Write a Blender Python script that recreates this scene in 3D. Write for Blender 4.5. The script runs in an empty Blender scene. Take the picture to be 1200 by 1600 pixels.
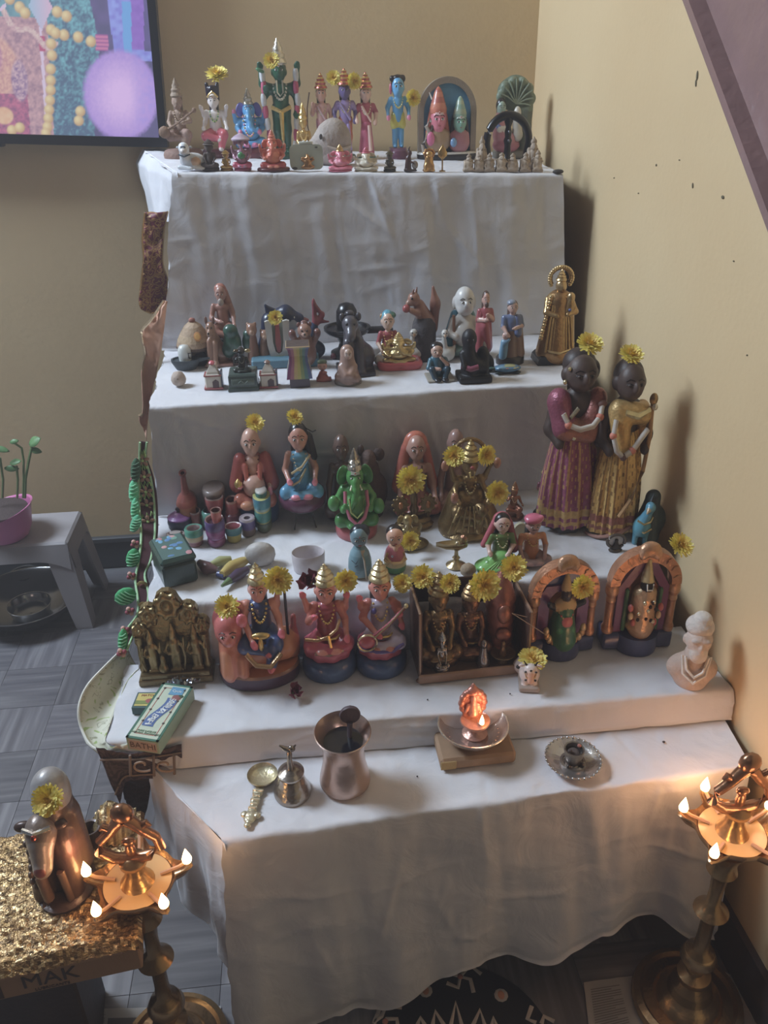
import bpy, math, random
import numpy as np
from mathutils import Vector, Matrix, Euler
random.seed(7); rng = np.random.default_rng(7)
S = bpy.context.scene; COL = S.collection
# ------------------------------------------------------------------ camera
FPX = 1300.0; CAMH = 1.36
def cam_axes(p, yaw, roll):
    p, yaw, roll = map(math.radians, (p, yaw, roll))
    fw = np.array([math.sin(yaw)*math.cos(p), math.cos(yaw)*math.cos(p), -math.sin(p)])
    rt = np.array([math.cos(yaw), -math.sin(yaw), 0.0]); up = np.cross(rt, fw)
    r2 = rt*math.cos(roll)+up*math.sin(roll)
    return np.array([r2, np.cross(r2, fw), fw])
RC = cam_axes(28.5, 5.5, -1.0); CP = np.array([0, 0, CAMH])
cd = bpy.data.cameras.new('camera'); cam = bpy.data.objects.new('camera', cd); COL.objects.link(cam); S.camera = cam
cd.sensor_fit = 'VERTICAL'; cd.sensor_height = 36.0; cd.lens = 36.0*FPX/1600; cd.clip_start = .02
M4 = Matrix.Identity(4)
for i in range(3):
    M4[i][0] = RC[0][i]; M4[i][1] = RC[1][i]; M4[i][2] = -RC[2][i]; M4[i][3] = CP[i]
cam.matrix_world = M4
# ------------------------------------------------------------------ world, daylight, exposure
S.view_settings.view_transform = 'Standard'; S.view_settings.look = 'None'; S.view_settings.gamma = 1.0
S.view_settings.use_curve_mapping = False; S.view_settings.exposure = 0.0
wd = bpy.data.worlds.new('world'); S.world = wd; wd.use_nodes = True
bg = wd.node_tree.nodes['Background']; bg.inputs[0].default_value = (.80, .70, .66, 1); bg.inputs[1].default_value = .12
hz = wd.node_tree.nodes.new('ShaderNodeVolumeScatter'); hz.inputs["Density"].default_value = .055; hz.inputs['Anisotropy'].default_value = .2; hz.inputs['Color'].default_value = (1, .95, .93, 1)   # thin scatter added to lift the darks like lens veil
wd.node_tree.links.new(hz.outputs[0], wd.node_tree.nodes['World Output'].inputs['Volume'])
def area(name, loc, tgt, sx, sy, energy, color):
    l = bpy.data.lights.new(name, 'AREA'); l.shape = 'RECTANGLE'; l.size = sx; l.size_y = sy; l.energy = energy; l.color = color
    o = bpy.data.objects.new(name, l); COL.objects.link(o); o.location = loc
    o.rotation_euler = (Vector(tgt)-Vector(loc)).to_track_quat('-Z', 'Y').to_euler(); return o
area('window_daylight', (-1.75, 1.9, 2.9), (.2, 1.35, .6), 1.2, 1.2, 205, (.73, .85, 1.0))
area('warm_fill', (-1.2, -1.6, 2.85), (.1, 1.6, .7), .5, .5, 2.5, (1.0, .72, .62))  # added unseen fill that warms the front-facing cloth, no actual lamp
# ------------------------------------------------------------------ pixel -> place on a plane of the room
def ray(x, y): return RC.T @ np.array([(x-600)/FPX, -(y-800)/FPX, 1.0])
def onZ(x, y, Z): d = ray(x, y); return CP+d*((Z-CAMH)/d[2])
def onY(x, y, Y): d = ray(x, y); return CP+d*(Y/d[1])
def depth(P): return float(RC[2] @ (np.array(P)-CP))
def mpp(P): return depth(P)/FPX
# ------------------------------------------------------------------ colours and materials
def C(h):
    v = [int(h[i:i+2], 16)/255 for i in (0, 2, 4)]
    return tuple(c/12.92 if c <= .04045 else ((c+.055)/1.055)**2.4 for c in v)
MATS = {}
def mat(key, rough=.5, metal=0., coat=0., var=.12, nscale=60, bump=.0, bscale=200, emit=0.):
    if key in MATS: return MATS[key]
    m = bpy.data.materials.new(key); m.use_nodes = True; nt = m.node_tree; N = nt.nodes; L = nt.links
    b = N['Principled BSDF']; b.inputs['Roughness'].default_value = rough; b.inputs['Metallic'].default_value = metal
    b.inputs['Coat Weight'].default_value = coat; b.inputs['Coat Roughness'].default_value = .15
    a = N.new('ShaderNodeAttribute'); a.attribute_name = 'Col'
    tc = N.new('ShaderNodeTexCoord'); no = N.new('ShaderNodeTexNoise'); no.inputs['Scale'].default_value = nscale; no.inputs['Detail'].default_value = 3
    L.new(tc.outputs['Object'], no.inputs['Vector'])
    r = N.new('ShaderNodeMapRange'); r.inputs['To Min'].default_value = 1-var; r.inputs['To Max'].default_value = 1+var
    L.new(no.outputs['Fac'], r.inputs['Value'])
    mx = N.new('ShaderNodeVectorMath'); mx.operation = 'SCALE'
    hs = N.new('ShaderNodeHueSaturation'); hs.inputs['Saturation'].default_value = .84 if emit == 0 else 1; L.new(a.outputs['Color'], hs.inputs['Color']); L.new(hs.outputs[0], mx.inputs[0]); L.new(r.outputs[0], mx.inputs['Scale']); L.new(mx.outputs[0], b.inputs['Base Color'])
    if bump > 0:
        n2 = N.new('ShaderNodeTexNoise'); n2.inputs['Scale'].default_value = bscale; n2.inputs['Detail'].default_value = 2
        L.new(tc.outputs['Object'], n2.inputs['Vector'])
        bp = N.new('ShaderNodeBump'); bp.inputs['Strength'].default_value = bump; bp.inputs['Distance'].default_value = .002
        L.new(n2.outputs['Fac'], bp.inputs['Height']); L.new(bp.outputs[0], b.inputs['Normal'])
    if emit > 0:
        L.new(a.outputs['Color'], b.inputs['Emission Color']); b.inputs['Emission Strength'].default_value = emit
    MATS[key] = m; return m
def gloss(): return mat('glossy_paint', .30, 0, .25, .10, 70, .25, 160)
def satin(): return mat('satin_paint', .5, 0, 0, .14, 60, .35, 220)
def matte(): return mat('matte_paint', .85, 0, 0, .15, 60, .3, 250)
def clay(): return mat('rough_clay', .75, 0, 0, .22, 90, .8, 180)
def gold(): return mat('polished_gold_metal', .28, .75, 0, .18, 80, .5, 180)
def brass(): return mat('old_brass_metal', .36, .7, 0, .30, 60, .7, 150)
def silver(): return mat('bright_silver_metal', .22, .85, 0, .12, 60, .3, 160)
def fabric(): return mat('woven_fabric', .9, 0, 0, .08, 30, .3, 900)
def flowerm(): return mat('flower_petal', .6, 0, 0, .08, 200)
def leafm(): return mat('leaf_green', .45, 0, 0, .15, 60)
def paperm(): return mat('printed_card', .6, 0, 0, .05, 40)
def glowm(): return mat('flame_glow', .5, 0, 0, .0, 10, emit=14)
def wood(): return mat('dark_wood', .5, 0, 0, .3, 25, .3, 120)
# ------------------------------------------------------------------ object helpers
def new_obj(name, me, parent=None):
    o = bpy.data.objects.new(name, me); COL.objects.link(o)
    if parent is not None: o.parent = parent
    return o
def tag(o, label=None, cat=None, group=None, kind=None):
    if label: o['label'] = label
    if cat: o['category'] = cat
    if group: o['group'] = group
    if kind: o['kind'] = kind
    return o
def thing(name, label, cat, loc=(0, 0, 0), rz=0, group=None):
    o = new_obj(name, None); o.location = tuple(map(float, loc)); o.rotation_euler = (0, 0, math.radians(rz)); o.empty_display_size = .02
    return tag(o, label, cat, group)
def mesh_from(name, V, Fq, cols=None, pcols=None, m=None, smooth=True):
    me = bpy.data.meshes.new(name); V = np.asarray(V, dtype=np.float32)
    if isinstance(Fq, np.ndarray):
        n = len(Fq); k = Fq.shape[1]
        me.vertices.add(len(V)); me.vertices.foreach_set('co', V.ravel()); me.loops.add(n*k); me.polygons.add(n)
        me.loops.foreach_set('vertex_index', Fq.ravel().astype(np.int32)); me.polygons.foreach_set('loop_start', np.arange(0, n*k, k, dtype=np.int32))
        me.update(calc_edges=True)
    else:
        me.from_pydata([tuple(map(float, v)) for v in V], [], Fq); me.update()
    me.polygons.foreach_set('use_smooth', np.full(len(me.polygons), smooth))
    if pcols is not None:
        a = me.color_attributes.new('Col', 'FLOAT_COLOR', 'POINT'); c = np.ones((len(V), 4), np.float32); c[:, :3] = pcols; a.data.foreach_set('color', c.ravel())
    elif cols is not None:
        a = me.color_attributes.new('Col', 'FLOAT_COLOR', 'CORNER'); ls = np.zeros(len(me.polygons), np.int32); me.polygons.foreach_get('loop_total', ls)
        c = np.ones((len(me.loops), 4), np.float32); c[:, :3] = np.repeat(np.asarray(cols, np.float32), ls, axis=0); a.data.foreach_set('color', c.ravel())
    if m: me.materials.append(m)
    return me
def rotm(r): return np.array(Euler([math.radians(a) for a in r], 'XYZ').to_matrix())
def _ico():
    import bmesh
    bm = bmesh.new(); bmesh.ops.create_icosphere(bm, subdivisions=2, radius=1); V = np.array([v.co[:] for v in bm.verts]); F = [[v.index for v in f.verts] for f in bm.faces]; bm.free()
    return V, F
ICO = _ico()
class MB:
    def __init__(s): s.V = []; s.F = []; s.c = []; s.n = 0
    def add(s, V, F, col):
        V = np.asarray(V, float).reshape(-1, 3); s.V.append(V); s.F += [[i+s.n for i in f] for f in F]; s.n += len(V)
        if isinstance(col, str): s.c += [C(col)]*len(F)
        else: s.c += [C(h) if isinstance(h, str) else h for h in col]
        return s
    def ball(s, c, r, col, rot=None):
        r = np.array(r if hasattr(r, '__len__') else (r, r, r)); V = ICO[0]*r
        if rot: V = V @ rotm(rot).T
        return s.add(V+np.array(c), ICO[1], col)
    def box(s, c, h, col, rot=None, bev=0.0):
        hx, hy, hz = h
        if bev <= 0:
            V = np.array([[x, y, z] for x in (-hx, hx) for y in (-hy, hy) for z in (-hz, hz)])
            F = [[0, 1, 3, 2], [4, 6, 7, 5], [0, 4, 5, 1], [2, 3, 7, 6], [0, 2, 6, 4], [1, 5, 7, 3]]
        else:
            b = min(bev, hx, hy, hz); V = []; F = []
            import itertools
            idx = {}
            for sx, sy, sz in itertools.product((-1, 1), repeat=3):
                for ax in range(3):
                    p = [sx*(hx-b), sy*(hy-b), sz*(hz-b)]; p[ax] = (sx*hx, sy*hy, sz*hz)[ax]
                    idx[(sx, sy, sz, ax)] = len(V); V.append(p)
            for ax in range(3):
                for sg in (-1, 1):
                    o = [a for a in range(3) if a != ax]; q = []
                    for u, v in ((-1, -1), (1, -1), (1, 1), (-1, 1)):
                        t = [0, 0, 0]; t[ax] = sg; t[o[0]] = u; t[o[1]] = v; q.append(idx[(*t, ax)])
                    if (sg > 0) == (ax == 1): q = q[::-1]
                    F.append(q)
            for ax in range(3):
                o = [a for a in range(3) if a != ax]
                for u, v in itertools.product((-1, 1), repeat=2):
                    def k(w, a):
                        t = [0, 0, 0]; t[ax] = w; t[o[0]] = u; t[o[1]] = v; return idx[(*t, a)]
                    F.append([k(-1, o[0]), k(1, o[0]), k(1, o[1]), k(-1, o[1])])
            for t in itertools.product((-1, 1), repeat=3): F.append([idx[(*t, 0)], idx[(*t, 1)], idx[(*t, 2)]])
            V = np.array(V)
        if rot: V = V @ rotm(rot).T
        return s.add(V+np.array(c), F, col)
    def lathe(s, prof, col, seg=24, c=(0, 0, 0), sq=(1, 1), rot=None, fold=None, wob=None):
        """profile of (r, z); col one colour or one per segment; fold=(n, amp)"""
        V = []; F = []; cl = []; k = len(prof)
        for i in range(seg):
            a = 2*math.pi*i/seg
            for j, (r, z) in enumerate(prof):
                rr = r
                if fold: rr = r*(1+fold[1]*math.cos(fold[0]*a)*(1 if len(fold) < 3 else fold[2][j]))
                V.append([rr*math.cos(a)*sq[0], rr*math.sin(a)*sq[1], z])
        for i in range(seg):
            n = (i+1) % seg
            for j in range(k-1):
                F.append([i*k+j, n*k+j, n*k+j+1, i*k+j+1]); cl.append(col if isinstance(col, str) else col[min(j, len(col)-1)])
        if prof[0][0] > 1e-6 and not (k == 2 and prof[1][0] < 1e-6): F.append([i*k for i in range(seg)][::-1]); cl.append(cl[0])
        if prof[-1][0] > 1e-6: F.append([i*k+k-1 for i in range(seg)]); cl.append(cl[k-2])
        V = np.array(V)
        if rot: V = V @ rotm(rot).T
        return s.add(V+np.array(c), F, cl)
    def tube(s, pts, r, col, seg=8, flat=None):
        P = np.array(pts, float); n = len(P); rr = r if hasattr(r, '__len__') else [r]*n; V = []; F = []
        for i in range(n):
            t = P[min(i+1, n-1)]-P[max(i-1, 0)]; t /= (np.linalg.norm(t)+1e-12)
            a = np.array([0, 0, 1.]) if abs(t[2]) < .9 else np.array([1., 0, 0]); u = np.cross(t, a); u /= np.linalg.norm(u); v = np.cross(u, t)
            for j in range(seg):
                g = 2*math.pi*j/seg; V.append(P[i]+rr[i]*(math.cos(g)*u+math.sin(g)*v*(flat or 1)))
        for i in range(n-1):
            for j in range(seg):
                k = (j+1) % seg; F.append([i*seg+j, i*seg+k, (i+1)*seg+k, (i+1)*seg+j])
        F.append(list(range(seg))[::-1]); F.append([(n-1)*seg+j for j in range(seg)])
        return s.add(V, F, col)
    def prism(s, poly, y0, y1, col, side=None):
        """outline in x,z extruded from y0 (front) to y1"""
        n = len(poly); V = [[x, y0, z] for x, z in poly]+[[x, y1, z] for x, z in poly]
        F = [list(range(n)), [n+i for i in range(n)][::-1]]+[[(i+1) % n, i, n+i, n+(i+1) % n] for i in range(n)]
        return s.add(V, F, [col, col]+[side or col]*n)
    def grid(s, P, cols):
        """P array (a,b,3)"""
        a, b, _ = P.shape; F = []; cc = []
        for i in range(a-1):
            for j in range(b-1):
                F.append([i*b+j, (i+1)*b+j, (i+1)*b+j+1, i*b+j+1]); cc.append(cols if isinstance(cols, str) else cols(i, j))
        return s.add(P.reshape(-1, 3), F, cc)
    def build(s, name, m, parent=None, smooth=True, scale=1.0, label=None):
        me = mesh_from(name, np.concatenate(s.V)*scale, s.F, cols=s.c, m=m, smooth=smooth); o = new_obj(name, me, parent)
        if smooth: 
            try: me.set_sharp_from_angle(angle=math.radians(50))
            except Exception: pass
        if label: o['label'] = label
        return o
# ------------------------------------------------------------------ blended solids -> one continuous mesh
def _sd(p, X):
    t = p[0]
    if t == 'c':
        a, b = np.array(p[1]), np.array(p[2]); ba = b-a; d = X-a
        h = np.clip((d @ ba)/(ba @ ba+1e-12), 0, 1); q = d-h[..., None]*ba
        return np.sqrt((q*q).sum(-1))-(p[3]+(p[4]-p[3])*h)
    d = X-np.array(p[1]); rot = p[-1] if isinstance(p[-1], (tuple, list)) and len(p) > (4 if t == 'e' else 5) else None
    if rot is not None: d = d @ rotm(rot)
    if t == 'e':
        r = np.array(p[2]); k0 = np.sqrt(((d/r)**2).sum(-1)); k1 = np.sqrt(((d/(r*r))**2).sum(-1))+1e-9
        return k0*(k0-1)/k1
    if t == 'b':
        q = np.abs(d)-np.array(p[2])+p[3]; return np.sqrt((np.maximum(q, 0)**2).sum(-1))+np.minimum(q.max(-1), 0)-p[3]
    if t == 't':
        l = np.sqrt(d[..., 0]**2+d[..., 2]**2)-p[2]; return np.sqrt(l*l+d[..., 1]**2)-p[3]
def _bb(p):
    t = p[0]
    if t == 'c':
        a, b = np.array(p[1]), np.array(p[2]); r = max(p[3], p[4]); return np.minimum(a, b)-r, np.maximum(a, b)+r
    c = np.array(p[1])
    if t == 't': r = np.array([p[2]+p[3]]*3) if len(p) > 5 else np.array([p[2]+p[3], p[3], p[2]+p[3]]); return c-r, c+r
    r = np.array(p[2], float)
    if isinstance(p[-1], (tuple, list)) and len(p) > (4 if t == 'e' else 5): r = np.full(3, np.linalg.norm(r) if t == 'b' else r.max())
    return c-r, c+r
def _pc(p): return {'c': 5, 'e': 3, 'b': 4, 't': 4}[p[0]]
CORN = [(i, j, k) for i in (0, 1) for j in (0, 1) for k in (0, 1)]
def solid(prims, h, k):
    bb = [_bb(p) for p in prims]; lo = np.min([b[0] for b in bb], 0)-2.5*h-k*.3; hi = np.max([b[1] for b in bb], 0)+2.5*h+k*.3
    n = np.ceil((hi-lo)/h).astype(int)+1
    ax = [lo[i]+h*np.arange(n[i]) for i in range(3)]; F = np.full(n, 9e2)
    for p, b in zip(prims, bb):
        mg = k+2.2*h; i0 = np.clip(np.floor((b[0]-mg-lo)/h).astype(int), 0, n-1); i1 = np.clip(np.ceil((b[1]+mg-lo)/h).astype(int)+1, 1, n)
        X = np.stack(np.meshgrid(*[ax[i][i0[i]:i1[i]] for i in range(3)], indexing='ij'), -1); d = _sd(p, X)
        sl = tuple(slice(i0[i], i1[i]) for i in range(3)); g = F[sl]
        if k > 0:
            hh = np.maximum(k-np.abs(g-d), 0)/k; F[sl] = np.minimum(g, d)-hh*hh*k*.25
        else: F[sl] = np.minimum(g, d)
    s = F < 0; cs = [s[i:n[0]-1+i, j:n[1]-1+j, l:n[2]-1+l] for i, j, l in CORN]
    cnt = sum(c.astype(np.int8) for c in cs); act = (cnt > 0) & (cnt < 8); ii = np.argwhere(act); m = len(ii)
    pos = np.zeros((m, 3)); w = np.zeros(m); fv = [F[ii[:, 0]+i, ii[:, 1]+j, ii[:, 2]+l] for i, j, l in CORN]
    for a in range(8):
        for ax_ in range(3):
            ca = CORN[a]
            if ca[ax_]: continue
            cb = list(ca); cb[ax_] = 1; b_ = CORN.index(tuple(cb)); f0, f1 = fv[a], fv[b_]; x = (f0 < 0) != (f1 < 0); t = np.where(x, f0/(f0-f1+1e-30), 0)
            q = np.tile(np.array(ca, float), (m, 1)); q[:, ax_] += t; pos += q*x[:, None]; w += x
    V = (ii+pos/np.maximum(w, 1)[:, None])*h+lo
    idx = np.full(act.shape, -1, np.int64); idx[act] = np.arange(m); Q = []
    for a in range(3):
        b_, c_ = (a+1) % 3, (a+2) % 3
        s0 = np.take(s, range(n[a]-1), a); s1 = np.take(s, range(1, n[a]), a); e = np.argwhere(s0 != s1)
        e = e[(e[:, b_] > 0) & (e[:, c_] > 0) & (e[:, b_] < n[b_]-1) & (e[:, c_] < n[c_]-1)]
        def g(db, dc):
            f = e.copy(); f[:, b_] -= db; f[:, c_] -= dc; return idx[f[:, 0], f[:, 1], f[:, 2]]
        q = np.stack([g(1, 1), g(0, 1), g(0, 0), g(1, 0)], 1); fl = ~s0[e[:, 0], e[:, 1], e[:, 2]]; q[fl] = q[fl][:, ::-1]; Q.append(q)
    Q = np.concatenate(Q); Q = Q[(Q >= 0).all(1)]
    if m: 
        D = np.stack([_sd(p, V) for p in prims]); pal = np.array([C(p[_pc(p)]) for p in prims]); col = pal[D.argmin(0)]
    else: col = np.zeros((0, 3))
    return V, Q, col
# mirrored pair helper
def mir(*ps):
    out = []
    for p in ps:
        out.append(p); q = list(p)
        def f(t): return (-t[0], t[1], t[2])
        q[1] = f(p[1])
        if p[0] == 'c': q[2] = f(p[2])
        elif isinstance(p[-1], (tuple, list)) and len(p) > 4: r = p[-1]; q[-1] = (r[0], -r[1], -r[2])
        out.append(tuple(q))
    return out
# ------------------------------------------------------------------ the five levels
SZ = {1: CAMH-.192, 2: CAMH-.541, 3: CAMH-.775, 4: CAMH-.892, 5: CAMH-.945, 0: 0.0}
def stepz(k, x): return SZ[k]-(.030*(x+.08) if k == 1 else 0)
CELL = 1.5
BACK = {}
class Fig:
    """one free-standing thing: pixel of its foot, pixel height of its top, level it stands on"""
    def __init__(s, name, label, cat, x, yb, yt, step, w=None, bd=.16, rz=0, Y=None, group=None, z=None, lean=0, h=None):
        Z = SZ[step] if z is None else z
        if Y is None:
            for _ in range(3): P = onZ(x, yb, Z); Z = stepz(step, P[0]) if z is None else z
            H = .1
            for _ in range(3):
                q = P.copy(); q[1] += bd*H
            if step in BACK: q[1] = min(q[1], BACK[step](q[0])-bd*H-.006)
            t = onY(x, yt, q[1]); H = t[2]-Z
            P = q; P[0] = onY(x, (yb+yt)/2, P[1])[0]
        else:
            for _ in range(3):
                q = onY(x, yb, Y); Z = stepz(step, q[0]) if z is None else z
            P = np.array([q[0], Y, Z]); H = onY(x, yt, Y)[2]-Z
        if h: H = h
        P[2] = Z; s.H = H; s.P = P; s.m = mpp(P+np.array([0, 0, H/2])); s.w = w; s.step = step
        s.root = thing(name, label, cat, P, rz, group); s.px = s.m/H; s.parts = []
        if lean: s.root.rotation_euler[1] = math.radians(lean)
    def part(s, name, prims, m=None, k=.03, label=None, parent=None, cell=None):
        V, Q, col = solid(prims, (cell or CELL)*s.px, k); me = mesh_from(name, V*s.H, Q, pcols=col, m=m or gloss()); o = new_obj(name, me, parent or s.root)
        if label: o['label'] = label
        s.parts.append(o); return o
    def mesh(s, name, mb, m=None, label=None, parent=None, smooth=True):
        o = mb.build(name, m or gloss(), parent or s.root, smooth, s.H, label); s.parts.append(o); return o
    def done(s):
        co = []
        for o in s.parts:
            n = len(o.data.vertices); a = np.zeros(n*3, np.float32); o.data.vertices.foreach_get('co', a); co.append(a.reshape(-1, 3))
        A = np.concatenate(co); zs = s.H/max(A[:, 2].max(), 1e-6); z0 = A[:, 2].min()
        xs = zs
        if s.w: xs = s.w*s.m/(A[:, 0].max()-A[:, 0].min()); xs = min(max(xs, .3*zs), 4*zs)
        ys = min(.5*(xs+zs), 1.6*zs)
        for o, a in zip(s.parts, co):
            a = a.copy(); a[:, 0] *= xs; a[:, 1] *= ys; a[:, 2] = np.maximum(a[:, 2], 0)*zs; o.data.vertices.foreach_set('co', a.ravel()); o.data.update()
        return s
# ================================================================== THE ROOM
def nodes_mat(key, fn, rough=.6):
    m = bpy.data.materials.new(key); m.use_nodes = True; nt = m.node_tree; b = nt.nodes['Principled BSDF']; b.inputs['Roughness'].default_value = rough
    fn(nt.nodes, nt.links, b, nt.nodes.new('ShaderNodeTexCoord')); return m
def ramp(N, stops):
    r = N.new('ShaderNodeValToRGB'); e = r.color_ramp.elements
    while len(e) < len(stops): e.new(.5)
    for i, (p, h) in enumerate(stops): e[i].position = p; e[i].color = (*C(h), 1)
    return r
def wall_fn(N, L, b, tc):
    n = N.new('ShaderNodeTexNoise'); n.inputs['Scale'].default_value = 2.2; n.inputs['Detail'].default_value = 5; L.new(tc.outputs['Object'], n.inputs['Vector'])
    r = ramp(N, [(.3, 'd7bc92'), (.7, 'dfc79e')]); L.new(n.outputs['Fac'], r.inputs[0])
    v = N.new('ShaderNodeTexNoise'); v.inputs['Scale'].default_value = 14; v.inputs['Detail'].default_value = 2; L.new(tc.outputs['Object'], v.inputs['Vector'])
    r2 = ramp(N, [(0, '8a7355'), (.17, '8a7355'), (.19, 'ffffff'), (1, 'ffffff')]); L.new(v.outputs['Fac'], r2.inputs[0])
    mx = N.new('ShaderNodeMix'); mx.data_type = 'RGBA'; mx.blend_type = 'MULTIPLY'; mx.inputs['Factor'].default_value = .6
    L.new(r.outputs[0], mx.inputs['A']); L.new(r2.outputs[0], mx.inputs['B']); L.new(mx.outputs['Result'], b.inputs['Base Color'])
    n3 = N.new('ShaderNodeTexNoise'); n3.inputs['Scale'].default_value = 90; L.new(tc.outputs['Object'], n3.inputs['Vector'])
    bp = N.new('ShaderNodeBump'); bp.inputs['Strength'].default_value = .15; bp.inputs['Distance'].default_value = .003; L.new(n3.outputs['Fac'], bp.inputs['Height']); L.new(bp.outputs[0], b.inputs['Normal'])
wallm = nodes_mat('yellow_wall_paint', wall_fn, .7)
def struct(name, mb, m, parent=None, smooth=False):
    o = mb.build(name, m, parent, smooth)
    if parent is None: o['kind'] = 'structure'
    return o
WY = 2.26
def wx(y): return .655-.045*(y-.9)/1.35      # right wall plane runs very slightly inwards towards the corner
b = MB(); b.box((-1.5, -.9, 3.06), (2.6, 3.4, .05), '8a8074'); struct('ceiling', b, mat('ceiling_paint', .9))
b = MB(); b.box((-3.86, -.9, 1.5), (.06, 3.4, 1.5), '6a523c'); struct('wall_left', b, mat('hall_wall_paint', .85))
b = MB(); b.box((-1.5, -4.06, 1.5), (2.4, .06, 1.5), '6a523c'); struct('wall_front', b, mat('hall_wall_paint'))
b = MB(); b.box((-1.5, WY+.06, 1.5), (2.45, .06, 1.5), 'dcc08c'); struct('wall_back', b, wallm)
b = MB(); V = []
for (y, s_) in ((-4.1, 0), (WY+.1, 0), (WY+.1, .12), (-4.1, .12)):
    for z in (0, 3.0): V.append([wx(y)+s_, y, z])
b.add(V, [[0, 2, 3, 1], [2, 4, 5, 3], [4, 6, 7, 5], [6, 0, 1, 7], [0, 6, 4, 2], [1, 3, 5, 7]], 'dcc08c'); struct('wall_right', b, wallm)
# chips and scratches in the paint of the right wall (shallow dents with their own colour)
sc = MB()
for (x, y, dx, dy, r) in ((1090, 118, 2, 8, 2.2), (1088, 130, 1, 6, 1.6), (1026, 258, 1, 1, 2), (1083, 290, 1, 5, 1.3), (1130, 308, 4, 3, 2), (998, 302, 1, 0, 1.2), (960, 278, 1, 0, 1.), (1147, 408, 1, 0, 1.3), (1168, 555, 1, 0, 1.4), (1062, 250, 1, 1, 1.)):
    d = ray(x, y); t = (.655+.045*.9/1.35)/(d[0]+.045*d[1]/1.35); P = CP+d*t; m_ = mpp(P)
    P[0] -= .0008; sc.ball(P, (.0012, max(dx, 1)*m_*.9+.001, max(dy, r)*m_*.9), '6d6248', rot=(random.uniform(-25, 25), 0, 0))
sc.build('paint_chip', matte(), bpy.data.objects['wall_right'])
def tilem(key, ang, cols):
    def fn(N, L, b, tc):
        mp = N.new('ShaderNodeMapping'); mp.inputs['Scale'].default_value = (4, 60, 1) if ang == 0 else (60, 4, 1); L.new(tc.outputs['Object'], mp.inputs['Vector'])
        oi = N.new('ShaderNodeObjectInfo'); vv = N.new('ShaderNodeVectorMath'); vv.operation = 'ADD'; L.new(mp.outputs[0], vv.inputs[0]); 
        sx = N.new('ShaderNodeVectorMath'); sx.operation = 'SCALE'; L.new(oi.outputs['Location'], sx.inputs[0]); sx.inputs['Scale'].default_value = 13.7; L.new(sx.outputs[0], vv.inputs[1])
        n = N.new('ShaderNodeTexNoise'); n.inputs['Scale'].default_value = 1; n.inputs['Detail'].default_value = 3; L.new(vv.outputs[0], n.inputs['Vector'])
        r = ramp(N, cols); L.new(n.outputs['Fac'], r.inputs[0])
        mr = N.new('ShaderNodeMapRange'); mr.inputs['To Min'].default_value = .75; mr.inputs['To Max'].default_value = 1.3; L.new(oi.outputs['Random'], mr.inputs['Value'])
        sc = N.new('ShaderNodeVectorMath'); sc.operation = 'SCALE'; L.new(r.outputs[0], sc.inputs[0]); L.new(mr.outputs[0], sc.inputs['Scale']); L.new(sc.outputs[0], b.inputs['Base Color'])
    return nodes_mat(key, fn, .42)
tA = tilem('floor_tile_grain_along', 0, [(.3, '55545a'), (.55, '6c6a6e'), (.75, '828083')]); tB = tilem('floor_tile_grain_across', 1, [(.3, '58565b'), (.55, '6d6b6f'), (.75, '848285')])
groutm = mat('floor_grout', .8, 0, 0, .1, 40)
b = MB(); b.box((-1.5, -.9, -.03), (2.5, 3.3, .026), '6a696c'); floor = struct('floor', b, groutm)
TS = .15; tm = {}
for key, m in ((0, tA), (1, tB)):
    q = MB(); q.box((0, 0, 0), (TS/2-.0003, TS/2-.0003, .004), '808080', bev=.0004); tm[key] = mesh_from('tile', np.concatenate(q.V), q.F, cols=q.c, m=m, smooth=False)
for i in range(-12, 6):
    for j in range(2, 15):
        x, y = i*TS+.02, j*TS+.05
        if (x > -.30 and y > .98) or x > .6 or y > WY-.03: continue
        if x < -.75-.45*y or (y < .45): continue
        o = new_obj('tile', tm[(i+j) % 2], floor); o.location = (x, y, -.004)
skm = mat('dark_skirting_tile', .35, 0, 0, .15, 20)
b = MB(); b.box((-.9, WY-.006, .045), (1.2, .006, .045), '35363a', bev=.002); b.box((-.9, WY-.009, .098), (1.2, .009, .009), '4a4c50', bev=.003); struct('baseboard_back', b, skm)
b = MB(); V = []
for (y, s_) in ((.1, -.012), (WY-.02, -.012), (WY-.02, .004), (.1, .004)):
    for z in (0, .1): V.append([wx(y)+s_, y, z])
b.add(V, [[0, 2, 3, 1], [2, 4, 5, 3], [4, 6, 7, 5], [6, 0, 1, 7], [0, 6, 4, 2], [1, 3, 5, 7]], '3c3436'); struct('baseboard_right', b, skm)
# stair stringer crossing the right wall: a painted steel beam with its flange and lip
def onW(x, y, off=0):
    d = ray(x, y); A = .655+.045*.9/1.35-off; return CP+d*(A/(d[0]+.045*d[1]/1.35))
stm = mat('brown_gloss_paint', .22, 0, .5, .18, 14, .9, 55)
A0, A1 = onW(1098, -60), onW(1257, 345); ax_ = (A1-A0)/np.linalg.norm(A1-A0); A0 = A0-ax_*.5; A1 = A1+ax_*.5
nz = np.array([-1., -.045/1.35, 0]); nz /= np.linalg.norm(nz); upv = np.cross(ax_, nz); upv /= np.linalg.norm(upv)
if upv[2] < 0: upv = -upv
b = MB(); prof = [(0, 0), (.055, .0), (.055, .012), (.03, .014), (.026, .10), (.034, .125), (.06, .135), (.06, .16), (0, .16)]
V = [A + nz*p - (-upv)*q for A in (A0, A1) for p, q in prof]; n = len(prof)
b.add(V, [list(range(n)), list(range(n, 2*n))[::-1]]+[[i, n+i, n+(i+1) % n, (i+1) % n] for i in range(n)], '94716e'); o = struct('trim_1', b, stm)
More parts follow.
